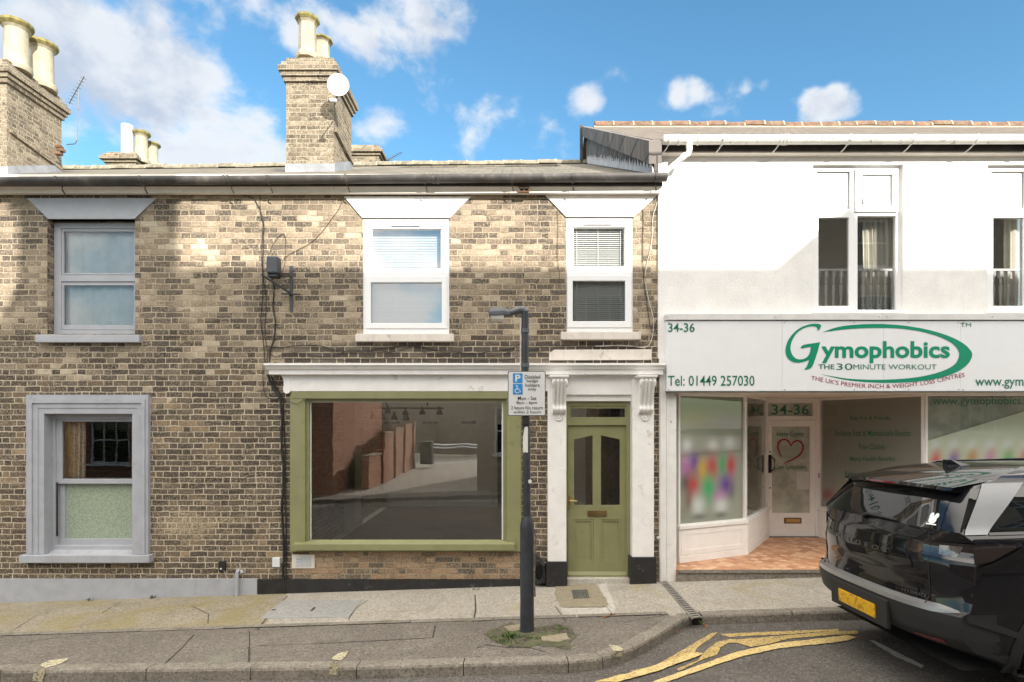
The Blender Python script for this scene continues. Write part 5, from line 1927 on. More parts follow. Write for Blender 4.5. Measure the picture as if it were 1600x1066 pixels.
mb.build('bracket_arm', M['pole_grey'], lamp, smooth=True)
hd = MB()
x0, x1 = X(764, DPL), X(796, DPL)
def ring_head(x, z0, z1, w):
    return [Vector((x, by - w, z0)), Vector((x, by - w, (z0 + z1) / 2)), Vector((x, by - w * .7, z1)), Vector((x, by + w * .7, z1)), Vector((x, by + w, (z0 + z1) / 2)), Vector((x, by + w, z0))]
hd.loft([ring_head(X(763.5, DPL), Z(493, DPL), Z(487, DPL), .05), ring_head(X(765, DPL), Z(495, DPL), Z(483, DPL), .075), ring_head(X(786, DPL), Z(494, DPL), Z(481.5, DPL), .078), ring_head(X(797, DPL), Z(494, DPL), Z(484.5, DPL), .05)])
head = hd.build('lamp_head', M['pole_grey'], lamp, bevel=.006)
mb = MB()
mb.loft([[Vector((X(766, DPL), by - .066, Z(494, DPL))), Vector((X(787.5, DPL), by - .068, Z(494, DPL))), Vector((X(787.5, DPL), by + .068, Z(494, DPL))), Vector((X(766, DPL), by + .066, Z(494, DPL)))],
         [Vector((X(767.5, DPL), by - .055, Z(500, DPL))), Vector((X(786.5, DPL), by - .055, Z(501.5, DPL))), Vector((X(786.5, DPL), by + .055, Z(501.5, DPL))), Vector((X(767.5, DPL), by + .055, Z(500, DPL)))]])
mb.build('lens', M['lamp_lens'], head, bevel=.008)
mb = MB()
mb.tube([(tx - .047, by - .01, Z(497, DPL)), (tx - .047, by - .01, Z(580, DPL))], .006, 6)
mb.build('wire', M['cable_white'], lamp)
mb = MB()
r = random.Random(1)
mb.tube([(bx + .05, by - .045, Z(829, DPL)), (bx + .068, by - .05, Z(826, DPL)), (bx + .085, by - .05, Z(838, DPL)), (bx + .075, by - .05, Z(870, DPL)), (bx + .070, by - .052, Z(905, DPL)), (bx + .078, by - .05, Z(930, DPL)), (bx + .066, by - .05, Z(922, DPL))], .009, 8)
mb.build('torn_cable', simple('old_rubber', (.11, .10, .085), .8, var=.5, vs=25, dirt=(.30, .28, .24), dk=(.56, .66), ds=18), lamp, smooth=True)
mb = MB()
D = DPL - .045
mb.box(X(817, D), X(826.5, D), by - .05, by - .0, Z(664, D), Z(651, D))
mb.build('sign_clamp', M['black_plastic'], lamp, bevel=.004)
mb = MB(); 
D = DPL - .038
def wrap(px0, px1, y0, y1, rad, seed, m, nm):
    rr = random.Random(seed)
    mb = MB()
    n = 14
    def fn(u, v):
        a = -math.pi / 2 + (u - .5) * (px1 - px0) / 12.0 * 2.6 + ((px0 + px1) / 2 - 823) / 5.8 * .9
        jag = (rr.random() - .5) * .012 if v in (0, 1) else 0
        return (bx - .004 + rad * math.cos(a), by + rad * math.sin(a), Z(y1 + (y0 - y1) * v, DPL) + jag)
    mb.grid(fn, 10, 8)
    return mb.build(nm, m, None, fix=False)
st = wrap(815.5, 823.5, 667, 707, .0385, 3, M['paper'], 'sticker'); tag(st, 'torn pale sticker wrapped round the lamp post under the parking sign', 'sticker')
mb = MB(); mb.lathe([(.02, 0), (.02, -.003)], (bx + .028, by - .030, Z(752, DPL)), 12, 'Y'); tag(mb.build('sticker', M['paper']), 'small round white sticker halfway up the lamp post', 'sticker')
mb = MB()
mb.tube([(bx + .03, by, Z(675, DPL)), (bx + .09, by, Z(675.5, DPL))], .006, 6)
mb.build('peg', M['cable_black'], lamp)

ps = thing('parking_sign', 'white parking sign with two blue squares, fixed to the lamp post', 'sign', P3(823, 651, DPL - .06))
D = DPL - .062
mb = MB()
def rrect(x0, x1, z0, z1, r_, y, n=5):
    o = []
    for cx, cz, a0 in ((x1 - r_, z1 - r_, 0), (x0 + r_, z1 - r_, 90), (x0 + r_, z0 + r_, 180), (x1 - r_, z0 + r_, 270)):
        for k in range(n + 1):
            a = R(a0 + 90 * k / n)
            o.append(Vector((cx + r_ * math.cos(a), y, cz + r_ * math.sin(a))))
    return o
SX0, SX1, SZ0, SZ1 = X(793.5, D), X(852.5, D), Z(650, D), Z(580, D)
mb.prism(rrect(SX0, SX1, SZ0, SZ1, .016, D - 6), (0, .006, 0))
mb.build('sign_plate', M['sign_ink'], ps)
mb = MB(); mb.face(rrect(SX0 + .007, SX1 - .007, SZ0 + .007, SZ1 - .007, .011, D - 6.0015)); mb.build('sign_face', M['sign_grey'], ps, fix=False)
D2 = D - .004
mb = MB()
for y0_, y1_ in ((583.5, 598.5), (600, 616.5)):
    mb.face([P3(801.5, y1_, D2), P3(816.5, y1_, D2), P3(816.5, y0_, D2), P3(801.5, y0_, D2)])
mb.build('blue_square', M['sign_blue'], ps, fix=False)
D3 = D - .006
mb = MB()
add_text(mb, 'P', box_fn(805, 813.5, 585.5, 596.5, D3), .03)
mb.build('parking_letter', M['sign_grey'], ps, fix=False)
mb = MB()
# wheelchair emblem
def disc(cx, cy, r0, r1, a0, a1, n=14):
    for k in range(n):
        a, b = R(a0 + (a1 - a0) * k / n), R(a0 + (a1 - a0) * (k + 1) / n)
        mb.face([P3(cx + r1 * math.cos(a), cy + r1 * math.sin(a), D3), P3(cx + r1 * math.cos(b), cy + r1 * math.sin(b), D3), P3(cx + r0 * math.cos(b), cy + r0 * math.sin(b), D3), P3(cx + r0 * math.cos(a), cy + r0 * math.sin(a), D3)])
disc(807.6, 603.3, 0, 1.3, 0, 360)
disc(808.2, 610.8, 2.9, 3.9, 20, 250)
for q in ([(807, 605), (808.3, 605), (808.8, 609), (807.5, 609)], [(808, 608.3), (812, 608.3), (812, 609.3), (808.5, 609.3)], [(811, 608.3), (812.2, 608.3), (814, 613), (812.8, 613.2)], [(808.2, 606.2), (811, 606.4), (811, 607.2), (808.4, 607.2)]):
    mb.face([P3(a, b, D3) for a, b in q])
mb.build('wheelchair_symbol', M['sign_grey'], ps, fix=False)
mb = MB()
for st_, a, b, yt, yb in (('Disabled', 820, 844, 586, 592), ('badge', 823, 841, 592.8, 598.6), ('holders', 821, 843, 599, 604.5), ('only', 825, 838, 605.5, 611.5),
                          ('Mon - Sat', 809, 838, 619.5, 625), ('8am - 6pm', 807, 839, 627, 632.5), ('2 hours No return', 798.5, 848, 634.5, 639.8), ('within 2 hours', 802, 845, 641.5, 646)):
    add_text(mb, st_, box_fn(a, b, yt, yb, D3), .004)
mb.build('lettering', M['sign_ink'], ps, fix=False)

# ------------------------------------------------------------------ things on the walls
def cable(name, label, pts, r_, m, D=5.985, cat='cable', wob=0.0, seed=0, sub=4):
    rr = random.Random(seed)
    P = [P3(a, b, D if len(q) == 0 else q[0]) for a, b, *q in pts]
    # catmull-rom through the points
    o = []
    for i in range(len(P) - 1):
        p0, p1, p2, p3 = P[max(i - 1, 0)], P[i], P[i + 1], P[min(i + 2, len(P) - 1)]
        for k in range(sub):
            t = k / sub
            q = .5 * ((2 * p1) + (p2 - p0) * t + (2 * p0 - 5 * p1 + 4 * p2 - p3) * t * t + (3 * p1 - p0 - 3 * p2 + p3) * t ** 3)
            o.append(q + Vector((rr.uniform(-wob, wob), -abs(rr.uniform(-wob, wob)) * .4, rr.uniform(-wob, wob))))
    o.append(P[-1])
    mb = MB()
    mb.tube(o, r_, 6)
    ob = mb.build(name, m, smooth=True)
    return tag(ob, label, cat)


CB, CW = M['cable_black'], M['cable_white']
cable('cable', 'black cable dropping from the eaves down the joint of the two brick houses', [(400, 291, 5.9), (405, 300), (407, 330), (411, 352), (409, 400), (411, 450), (408, 500), (412, 540), (414, 572)], .0055, CB, wob=.004, seed=1)
cable('cable', 'second black cable beside the first, looping from under the gutter', [(380, 306), (395, 310), (406, 326), (412, 350), (412, 380), (411, 430), (416, 470), (414, 520), (418, 545), (417, 572)], .005, CB, wob=.004, seed=2)
cable('cable', 'thick black cable run below the grey alarm box on the brick wall', [(424, 432), (428, 450), (427, 480), (430, 505), (428, 530), (422, 548), (421, 566)], .009, CB, wob=.004, seed=3)
cable('cable', 'thin cable looped above the grey alarm box', [(420, 398, 5.95), (428, 380), (440, 366), (446, 372), (446, 400), (442, 424), (430, 436)], .0035, CB, wob=.002, seed=4)
cable('cable', 'thin brown cable drooping from the wide white lintel toward the alarm box', [(536, 310), (530, 326), (516, 345), (498, 368), (482, 382), (462, 392), (446, 402), (440, 412)], .0035, M['light_bronze'], wob=.003, seed=5)
cable('cable', 'black cable sagging across the bricks below the wide white window', [(414, 541), (440, 543), (470, 540), (500, 541), (530, 548), (560, 550), (600, 544), (645, 540), (690, 548), (740, 552), (790, 546), (812, 538)], .0065, CB, wob=.006, seed=6)
cable('cable', 'second black cable on the bricks just under the sagging one', [(418, 545), (430, 557), (460, 551), (510, 557), (550, 548), (610, 551), (645, 541), (668, 552), (720, 556), (770, 556), (815, 547), (850, 549)], .005, CB, wob=.006, seed=7)
cable('cable', 'thin black cable hugging the top edge of the white cornice', [(425, 562), (470, 560), (540, 563), (600, 560), (680, 562), (760, 563), (805, 560), (850, 540), (900, 541), (960, 543), (1000, 541)], .0045, CB, wob=.005, seed=8)
cable('cable', 'pale cable curling down beside the narrower upstairs window', [(1027, 315), (1020, 340), (1018, 380), (1008, 430), (1014, 470), (1021, 500), (1018, 530), (1008, 543), (980, 540), (930, 541)], .0045, CW, wob=.003, seed=9)
cable('cable', 'dark cable running straight down right of the narrower upstairs window', [(1004, 318), (1005, 350), (1004, 395), (1006, 440), (1010, 470), (1016, 510), (1022, 520), (1026, 500)], .005, CB, wob=.003, seed=10)
cable('cable', 'hairline cable down the brick left of the narrower upstairs window', [(871, 330), (872, 360), (871, 400), (874, 430), (873, 450)], .003, CB, wob=.002, seed=11)
for k, (dx_, r_, lab) in enumerate(((0, .016, 'thick black cable bundle down the brick left of the green shopfront'), (5, .010, 'thinner black cable tied along the thick bundle left of the green shopfront'))):
    cable('cable', lab, [(418 + dx_, 586), (424 + dx_, 600), (432 + dx_, 614), (437 + dx_, 622), (440 + dx_ * .6, 640), (440 + dx_, 690), (443 + dx_ * .5, 740), (441 + dx_, 800), (444 + dx_ * .6, 860), (442 + dx_, 890), (445 + dx_ * .5, 932)], r_, CB, D=5.975, wob=.005, seed=20 + k)
cable('cable', 'thin black wire tangled at the left end of the white cornice', [(411, 572), (411, 590), (413, 612), (420, 622), (436, 624), (428, 608), (420, 596)], .004, CB, wob=.003, seed=23)
cable('cable', 'short black wire loosely crossing the corner of the green window frame', [(443, 628, 5.93), (455, 629, 5.93), (463, 631, 5.925), (470, 628, 5.925), (475, 624, 5.93), (477, 632, 5.93)], .003, CB, wob=.001, seed=24)
cable('cable', 'thin black wire hanging from the square black box above the grey plinth', [(350, 892, 5.95), (353, 899, 5.95), (356, 905, 5.94), (355, 912, 5.94)], .0025, CW, seed=25)

al = thing('alarm_box', 'dark grey box high on the brick wall left of the wide white window', 'alarm box', P3(424, 428, 5.8))
mb = MB(); mb.box(X(415.5, 5.75), X(433, 5.75), -.25, -.10, Z(426.5, 5.75), Z(399.5, 5.75)); mb.build('housing', M['box_grey'], al, bevel=.02)
mb = MB(); mb.box(X(416.5, 5.75), X(432, 5.75), -.23, -.11, Z(432, 5.75), Z(427, 5.75)); mb.build('lower_cover', M['black_plastic'], al, bevel=.008)
mb = MB(); mb.tube([P3(424, 418, 5.88), P3(424, 424, 6.0)], .02, 8); mb.build('wall_mount', M['black_plastic'], al)
br = thing('sign_bracket', 'empty iron hanging bracket on the brick wall beside the alarm box', 'bracket', P3(455, 486))
mb = MB(); mb.box(X(452.8), X(458), -.014, 0, Z(487), Z(416)); mb.build('wall_plate', M['iron_paint'], br, bevel=.003)
mb = MB()
mb.tube([P3(408, 429, 5.45), P3(432, 444, 5.7), P3(455, 459, 5.98)], .014, 6)
mb.tube([P3(440, 459, 5.96), P3(469, 460, 5.96)], .012, 6)
mb.tube([P3(455, 432, 5.98), P3(446, 430, 5.8), P3(440, 446, 5.78)], .006, 6)
mb.build('arm', M['iron_paint'], br)
sk = thing('socket_box', 'square black socket box low on the brick above the grey plinth', 'socket', P3(347, 893))
mb = MB(); mb.box(X(341.5, 5.97), X(352, 5.97), -.04, 0, Z(893.5, 5.97), Z(877, 5.97)); mb.build('box', M['black_plastic'], sk, bevel=.01)
mb = MB(); mb.lathe([(.012, 0), (.010, -.012)], (X(345, 5.95), -.045, Z(889, 5.95)), 8, 'Y'); mb.build('plug', M['plastic_white'], sk)
wallbox('junction_box', 'small pale grey junction box left of the thick cable bundle, low on the wall', 'junction box', (425, 437, ), (872, 886.5), 5.965, M['plastic_white'], .035, .005)
wp = thing('waste_pipe', 'grey painted pipe standing against the grey plinth', 'pipe', P3(371, 932, 5.93))
mb = MB(); mb.tube([P3(373, 892, 5.99), P3(371.5, 891, 5.935), P3(370.5, 894, 5.925), P3(370, 933, 5.925)], .022, 10); mb.build('pipe', M['grey_paint'], wp, smooth=True)
mb = MB(); mb.box(X(375, 5.97), X(379, 5.97), -.03, 0, Z(896, 5.97), Z(891, 5.97)); mb.build('clip', M['plastic_white'], wp, bevel=.003)
# black pipe shoe by the pilaster
sh = thing('drain_hopper', 'black plastic pipe hood on the brick between lamp post and door pilaster', 'drain', P3(844, 912, 5.9))
mb = MB()
for yy in (-.15, ):
    ringp = lambda r_, y: [Vector((X(842, 5.92) + r_ * .085 * math.cos(t), y, Z(893, 5.92) + r_ * .17 * math.sin(t))) for t in [2 * math.pi * k / 18 for k in range(18)]]
    mb.loft([ringp(1, -.001), ringp(1, -.11), ringp(.9, -.13), ringp(.62, -.13), ringp(.58, -.04)], True, True)
mb.build('hood', M['black_plastic'], sh, smooth=True)
mb = MB(); mb.tube([P3(836, 868, 5.9), P3(842, 872, 5.9), P3(849, 884, 5.88), P3(851, 900, 5.88), P3(849, 911, 5.88)], .022, 8); mb.build('pipe', M['black_plastic'], sh, smooth=True)
mb = MB(); mb.box(X(1026.5, 5.95), X(1032, 5.95), -.06, -.03, Z(842, 5.95), Z(838.5, 5.95)); tag(mb.build('latch', M['plastic_white'], bevel=.003), 'small white catch on the worn white corner post right of the doorcase', 'latch')

# ------------------------------------------------------------------ dish and aerials
ds = thing('satellite_dish', 'white satellite dish on the front corner of the central chimney', 'satellite dish', P3(523, 168, 8.17))
mb = MB()
c = P3(528.5, 132.5, 7.8)
aim = Vector((.12, -1, -.12)).normalized()
q = aim.to_track_quat('Z', 'Y').to_matrix().to_4x4()
q.translation = c
mbd = MB(q)
rd = .175
mbd.lathe([(.001, -.045), (rd * .5, -.034), (rd * .85, -.012), (rd, .0), (rd, .006), (rd * .85, -.005), (rd * .5, -.026), (.001, -.036)], (0, 0, 0), 28, cap=False)
mbd.build('reflector', M['plastic_white'], ds, smooth=True)
mb = MB()
mb.tube([P3(523, 163, 8.19), P3(523, 162, 8.05), P3(527, 148, 7.88), c - aim * .045], .014, 8)
mb.tube([P3(530, 156, 7.86), P3(519, 158, 7.64), P3(516, 157, 7.56)], .012, 8)
mb.build('mount_arm', M['dull_metal'], ds)
mb = MB(); mb.lathe([(.03, 0), (.03, .08), (.02, .10)], P3(516, 157, 7.56), 10, 'X'); mb.build('receiver', M['plastic_white'], ds)


def aerial(label, mast, boom, n, D, el=.22, r_=.011, extra=None, direction=None):
    t = thing('tv_aerial', label, 'aerial', P3(*mast[-1], D))
    mb = MB(); mb.tube([P3(a, b, D) for a, b in mast], r_, 8); mb.build('mast', M['dull_metal'], t)
    mb = MB()
    A, B = P3(*boom[0]), P3(*boom[1])
    mb.tube([A, B], .008, 6)
    ax = (B - A).normalized().cross(Vector((0, 0, 1)))
    if ax.length < .1: ax = Vector((0, 1, 0))
    ax.normalize()
    for k in range(n):
        p = A + (B - A) * (k + .3) / n
        w_ = el * (1 - .3 * k / n)
        mb.tube([p - ax * w_ / 2, p + ax * w_ / 2], .0045, 5)
    mb.build('boom', M['dull_metal'], t)
    return t


aerial('thin grey tv aerial on a bent mast beside the left chimney', [(104, 226), (117, 225), (120, 220), (123, 150), (124, 138)], ((108, 162, 9.45), (132, 119, 9.15)), 9, 9.3, el=.13, r_=.009)
aerial('small black tv aerial showing over the ridge behind the central chimney', [(596, 262), (604, 252), (612, 249)], ((604, 251, 14.4), (628, 238, 14.1)), 7, 14.4)

# ------------------------------------------------------------------ covers and drains in the pavement
mc = thing('manhole_cover', 'grey concrete cover slab with two lifting slots, in the pavement under the green window', 'cover', G(490, 952))
mb = MB(); mb.prism(gpoly([(441, 939), (566, 938), (545, 965), (406, 967)], .006), (0, 0, -.04)); mb.build('slab', M['slab_grey'], mc, bevel=.004)
mb = MB()
for a, b in ((486, 953), (428, 954)):
    mb.face(gpoly([(a - 2, b + 3), (a + 4, b - 3), (a + 8, b - 3), (a + 2, b + 3)] if a > 450 else [(a - 4, b + .8), (a - 2, b - .8), (a + 4, b - .8), (a + 2, b + .8)], .0085))
mb.build('lifting_slots', M['crack'], mc, fix=False)
pt = MB()
pt.face(gpoly(rough([(868, 915), (925, 910), (934, 917), (938, 926), (947, 936), (950, 946), (945, 949), (880, 950), (876, 947), (868, 930)], .9, 5, 4), .006))
tag(pt.build('cement_patch', M['cement_patch'], fix=False), kind='structure')
pt = MB()
pt.face(gpoly(rough([(930, 907), (944, 906), (962, 950), (958, 963), (882, 966), (876, 950), (944, 950), (952, 946)], 1.0, 5, 4), .003))
pt.face(gpoly(rough([(884, 906), (995, 905), (990, 909), (890, 911)], .6, 6, 5), .0045))
tag(pt.build('cement_patch', M['cement_pale'], fix=False), kind='structure')
vc = thing('water_cover', 'small square metal cover in the cement patch before the green front door', 'cover', G(905, 930))
mb = MB(); mb.prism(gpoly([(893, 923), (917, 922), (922, 935.5), (896, 936.5)], .009), (0, 0, -.03)); mb.build('plate', M['dull_metal'], vc, bevel=.002)
mb = MB()
for i in range(6):
    for j in range(4):
        a = 895 + i * 3.9 + j * .9
        b = 924.6 + j * 3.0
        mb.prism(gpoly([(a, b), (a + 2.4, b), (a + 2.8, b + 1.5), (a + .4, b + 1.5)], .012), (0, 0, -.006))
mb.build('tread', M['steel'], vc)
dc = thing('drain_channel', 'narrow slotted drain running across the pavement from the white corner post to the kerb', 'drain', G(1062, 935))
A0, A1, A2, A3 = G(1031, 908), G(1040, 908), G(1096, 966), G(1082, 968)
mb = MB()
mb.face([A0 + Vector((0, 0, .003)), A3 + Vector((0, 0, .003)), A2 + Vector((0, 0, .003)), A1 + Vector((0, 0, .003))])
mb.build('channel', M['dark_void'], dc, fix=False)
mb = MB()
n = 22
for s0, s1 in ((A0, A3), (A1, A2)):
    d = (s1 - s0).normalized()
    w_ = Vector((-d.y, d.x, 0)) * .008
    mb.prism([s0 - w_ + Vector((0, 0, .009)), s1 - w_ + Vector((0, 0, .009)), s1 + w_ + Vector((0, 0, .009)), s0 + w_ + Vector((0, 0, .009))], (0, 0, -.01))
for k in range(n):
    t0, t1 = (k + .1) / n, (k + .62) / n
    L_ = lambda t: (A0 + (A3 - A0) * t + Vector((0, 0, .0075)))
    R_ = lambda t: (A1 + (A2 - A1) * t + Vector((0, 0, .0075)))
    mb.prism([L_(t0), L_(t1), R_(t1), R_(t0)], (0, 0, -.008))
mb.build('grate', simple('grate_iron', (.21, .195, .17), .7, var=.3, vs=10), dc)
mb = MB(); q = Vector(((kfoot[-1].x + 2.02) / 2, KR + .02, 0))
mb.box(kfoot[-1].x + .003, 2.017, KR - .002, KR + .10, road_z(2, KR) - .05, pav_z(2, KR) - .0)
tag(mb.build('gully_outlet', M['dark_void']), 'dark square drain outlet in the kerb below the slotted drain', 'drain')

# ------------------------------------------------------------------ dirt, weeds, leaves at the lamp post
pt = MB()
pt.face(gpoly(rough([(757, 990), (780, 980), (800, 973), (812, 978), (835, 981), (870, 976), (893, 984), (903, 996), (890, 1004), (893, 1016), (868, 1012), (842, 1009), (812, 1013), (790, 1010), (772, 1002)], 2.2, 6, 8), .004))
tag(pt.build('bare_soil', M['moss_dirt'], fix=False), kind='structure')
pt = MB()
pt.face(gpoly(rough([(786, 980), (812, 976), (812, 986), (796, 987)], 1.2, 4, 9), .007))
pt.face(gpoly(rough([(845, 996), (885, 990), (890, 1000), (870, 1004), (846, 1002)], 1.2, 4, 10), .007))
tag(pt.build('broken_concrete', M['cement_patch'], fix=False), kind='structure')
mb = MB()
r = random.Random(12)
def tuft(cx, cy, n, spread, h):
    for _ in range(n):
        a = cx + r.gauss(0, spread)
        b = cy + r.gauss(0, spread * .28)
        p = G(a, b)
        ang = r.uniform(0, 6.28)
        hh = h * r.uniform(.4, 1.1)
        d = Vector((math.cos(ang), math.sin(ang), 0))
        s_ = Vector((-d.y, d.x, 0)) * hh * r.uniform(.10, .22)
        lean = d * hh * r.uniform(.2, .9)
        m_ = p + lean * .5 + Vector((0, 0, hh * .7))
        e_ = p + lean + Vector((0, 0, hh * r.uniform(.6, 1.0)))
        mb.face([p - s_ * .4, p + s_ * .4, m_ + s_, e_, m_ - s_])
tuft(797, 996, 150, 6, .045)
tuft(790, 1003, 90, 9, .03)
tuft(830, 998, 60, 8, .028)
tuft(880, 982, 50, 7, .03)
tuft(770, 998, 40, 7, .02)
tuft(902, 994, 16, 4, .02)
tuft(742, 922, 14, 3, .03)
tuft(140, 938, 22, 4, .04)
tuft(238, 935, 16, 3, .05)
tuft(1096, 974, 14, 1.5, .03)
tag(mb.build('weeds', M['weed_green'], fix=False), kind='stuff')
mb = MB()
for _ in range(22):
    a, b = r.choice([(1056, 988), (1060, 985), (1068, 978), (1052, 992), (946, 966), (956, 964), (1100, 980)])
    p = G(a + r.gauss(0, 3), b + r.gauss(0, 1.4), 0 if b < 970 else RO, .012)
    s_ = r.uniform(.012, .028)
    ang = r.uniform(0, 6.28)
    d = Vector((math.cos(ang), math.sin(ang), r.uniform(-.2, .5))) * s_
    e_ = Vector((-math.sin(ang), math.cos(ang), r.uniform(-.2, .5))) * s_ * .6
    mb.face([p - d, p + e_, p + d + Vector((0, 0, .01)), p - e_])
tag(mb.build('dead_leaves', M['leaf_dead'], fix=False), kind='stuff')

# curtain and things behind the left ground floor window
M['curtain_gold'] = simple('curtain_gold', (.86, .62, .30), .8, var=.12)
def floral():
    m, n, b, o = newmat('curtain_floral')
    c = n.node('ShaderNodeTexCoord').outputs['Object']
    f = n.noise(c, 26, 3, .6, 1.5)
    n.put(b.inputs['Base Color'], n.ramp(f, [(.40, (.80, .66, .46)), (.50, (.84, .71, .52)), (.56, (.52, .32, .20)), (.66, (.76, .61, .42))]))
    b.inputs['Roughness'].default_value = .85
    return m
M['curtain_floral'] = floral()
M['cloud_glare_net'] = simple('cloud_glare_net', (.66, .69, .70), .8, var=.10, vs=3)  # pale tone stands in for cloud reflected by the pane
curtain('gold curtain edge at the left of the sliding sash window', X(92, 6.24), X(111, 6.24), .6, 2.3, .235, M['curtain_gold'], 5, folds=2, amp=.02)
curtain('cream floral curtain hanging inside the sliding sash window', X(108, 6.25), X(131, 6.25), .6, 2.3, .25, M['curtain_floral'], 6, folds=2.5, amp=.025)
curtain('pale grey net put across the grey upstairs window in place of reflected cloud', X(70, 6.2), X(225, 6.2), 3.1, 4.9, .2, M['cloud_glare_net'], 7, folds=6, amp=.01)

# ------------------------------------------------------------------ parked car
def car_materials():
    m, n, b, o = newmat('car_black')
    b.inputs['Base Color'].default_value = (.006, .006, .008, 1)
    b.inputs['Roughness'].default_value = .35
    b.inputs['Coat Weight'].default_value = 1
    b.inputs['Coat Roughness'].default_value = .015
    b.inputs['Specular IOR Level'].default_value = .05
    M['car_black'] = m
    m, n, b, o = newmat('car_glass')
    b.inputs['Base Color'].default_value = (.008, .009, .010, 1)
    b.inputs['Roughness'].default_value = .015
    b.inputs['Specular IOR Level'].default_value = .8
    M['car_glass'] = m
    M['car_plastic'] = simple('car_plastic', (.020, .020, .021), .6, var=.1, bump=.15, bs=200)
    M['car_silver'] = simple('car_silver', (.42, .42, .43), .34, .75, var=.03)
    M['car_satin'] = simple('car_satin', (.27, .275, .285), .42, .3, var=.03)
    M['plate_yellow'] = simple('plate_yellow', (.72, .40, .01), .4, var=.05, dirt=(.34, .17, .01), dk=(.46, .62), ds=13)
    M['lamp_red'] = simple('lamp_red', (.20, .006, .01), .12, var=.1, coat=1)
    M['lamp_smoke'] = simple('lamp_smoke', (.020, .012, .012), .08, var=.1, coat=1)
    M['lamp_clear'] = simple('lamp_clear', (.16, .155, .15), .1, .5, var=.2, vs=30, coat=1)
    M['tyre'] = simple('tyre', (.022, .022, .022), .8, var=.15)
    M['letter_chrome'] = simple('letter_chrome', (.16, .16, .165), .3, .8, var=.05)
    M['decal_white'] = simple('decal_white', (.72, .72, .72), .5, var=.02)


car_materials()
car = thing('parked_car', 'shiny black estate car parked at the kerb outside the fitness shop, seen from behind', 'car', (0, 0, 0))
prof = [  # z, rear x, front x, half width
    (.23, .62, 4.55, .80), (.30, .42, 4.66, .88), (.38, .24, 4.72, .905), (.435, .10, 4.74, .915), (.51, .025, 4.78, .93), (.62, .005, 4.79, .935), (.69, .000, 4.79, .935), (.705, .020, 4.79, .937), (.72, .055, 4.79, .938),
    (.80, .062, 4.78, .942), (.88, .058, 4.77, .945), (.96, .045, 4.74, .945), (1.04, .040, 4.66, .943), (1.07, .045, 4.5, .942), (1.10, .055, 4.2, .940), (1.14, .065, 3.9, .938),
    (1.18, .075, 3.62, .934), (1.225, .10, 3.50, .925), (1.25, .115, 3.42, .900), (1.27, .125, 3.36, .880), (1.30, .145, 3.28, .862), (1.38, .205, 3.05, .825), (1.46, .265, 2.82, .788), (1.53, .33, 2.60, .752), (1.58, .38, 2.44, .722),
    (1.62, .54, 2.28, .70), (1.65, .66, 2.12, .645), (1.675, .85, 1.95, .56), (1.695, 1.05, 1.75, .42), (1.70, 1.25, 1.55, .22)]


def lerp_prof(z):
    if z <= prof[0][0]: return prof[0][1:]
    for a, b in zip(prof, prof[1:]):
        if z <= b[0]:
            t = (z - a[0]) / (b[0] - a[0])
            return tuple(a[i] + (b[i] - a[i]) * t for i in (1, 2, 3))
    return prof[-1][1:]


def corner(z):
    return .17 + .10 * max(0, min(1, (z - .7) / .4)) - .16 * max(0, min(1, (z - 1.16) / .11)) + .04 * max(0, min(1, (z - 1.4) / .3))


def rear_pt(r, z, out=0.0):
    xr, xf, w = lerp_prof(z)
    c = corner(z) * min(1, (xf - xr) / 2.2)
    return Vector((xr + c * abs(r) ** 3.5 - out, w * r, z))


def side_pt(x, z, sgn, out=0.0):
    xr, xf, w = lerp_prof(z)
    c = corner(z) * min(1, (xf - xr) / 2.2)
    x0, x1 = xr + c, xf - .45 * min(1, (xf - xr) / 2.2)
    t = max(0, min(1, (x - x0) / max(.01, x1 - x0)))
    bulge = .012 * math.sin(t * math.pi)
    fr = max(0, (t - .82) / .18) ** 2 * .06
    return Vector((x, sgn * (w + bulge - fr + out), z))


WXR, WXF, WZ, WR = 1.0, 3.80, .355, .355
AR = .425
zl = []
for a, b in zip(prof, prof[1:]):
    k = max(1, int((b[0] - a[0]) / .022))
    zl += [a[0] + (b[0] - a[0]) * i / k for i in range(k)]
zl.append(prof[-1][0])
NR, NS, NF = 18, 120, 10
def outline(z):
    xr, xf, w = lerp_prof(z)
    sc = min(1, (xf - xr) / 2.2)
    c = corner(z) * sc
    pts = []
    for i in range(NR):                                     # rear half, centre to near side
        r = 1 - (1 - i / NR) ** 1.6
        pts.append(rear_pt(-r, z))
    x0, x1 = xr + c, xf - .45 * sc
    for i in range(NS):
        x = x0 + (x1 - x0) * i / NS
        pts.append(side_pt(x, z, -1))
    for i in range(NF + 1):
        a = i / NF
        e = side_pt(x1, z, -1)
        pts.append(Vector((x1 + (xf - x1) * math.sin(a * math.pi / 2), e.y * math.cos(a * math.pi / 2) ** .6, z)))
    return pts
O = [outline(z) for z in zl]
body, bump_ = MB(), MB()
n = len(O[0])
for j in range(len(zl) - 1):
    for i in range(n - 1):
        q = [O[j][i], O[j][i + 1], O[j + 1][i + 1], O[j + 1][i]]
        c = sum(q, Vector()) / 4
        if c.z < 1.0 and NR <= i < NR + NS:
            if any((c.x - wx) ** 2 + (c.z - WZ) ** 2 < AR ** 2 for wx in (WXR, WXF)):
                continue
        sill_ = .40 if (c.x > WXR and c.x < 4.2) else None
        tgt = bump_ if (c.z < .70 and (c.x < .42 or c.x > 4.3)) or c.z < .40 else body
        for s_ in (1, -1):
            tgt.face([Vector((p.x, p.y * s_, p.z)) for p in q])
top = O[-1]
for s_ in (1, -1):
    body.face([Vector((p.x, p.y * s_, p.z)) for p in top])
bo = body.build('body', M['car_black'], car, smooth=True, angle=50)
bp = bump_.build('bumper', M['car_plastic'], car, smooth=True, angle=50)
mb = MB()
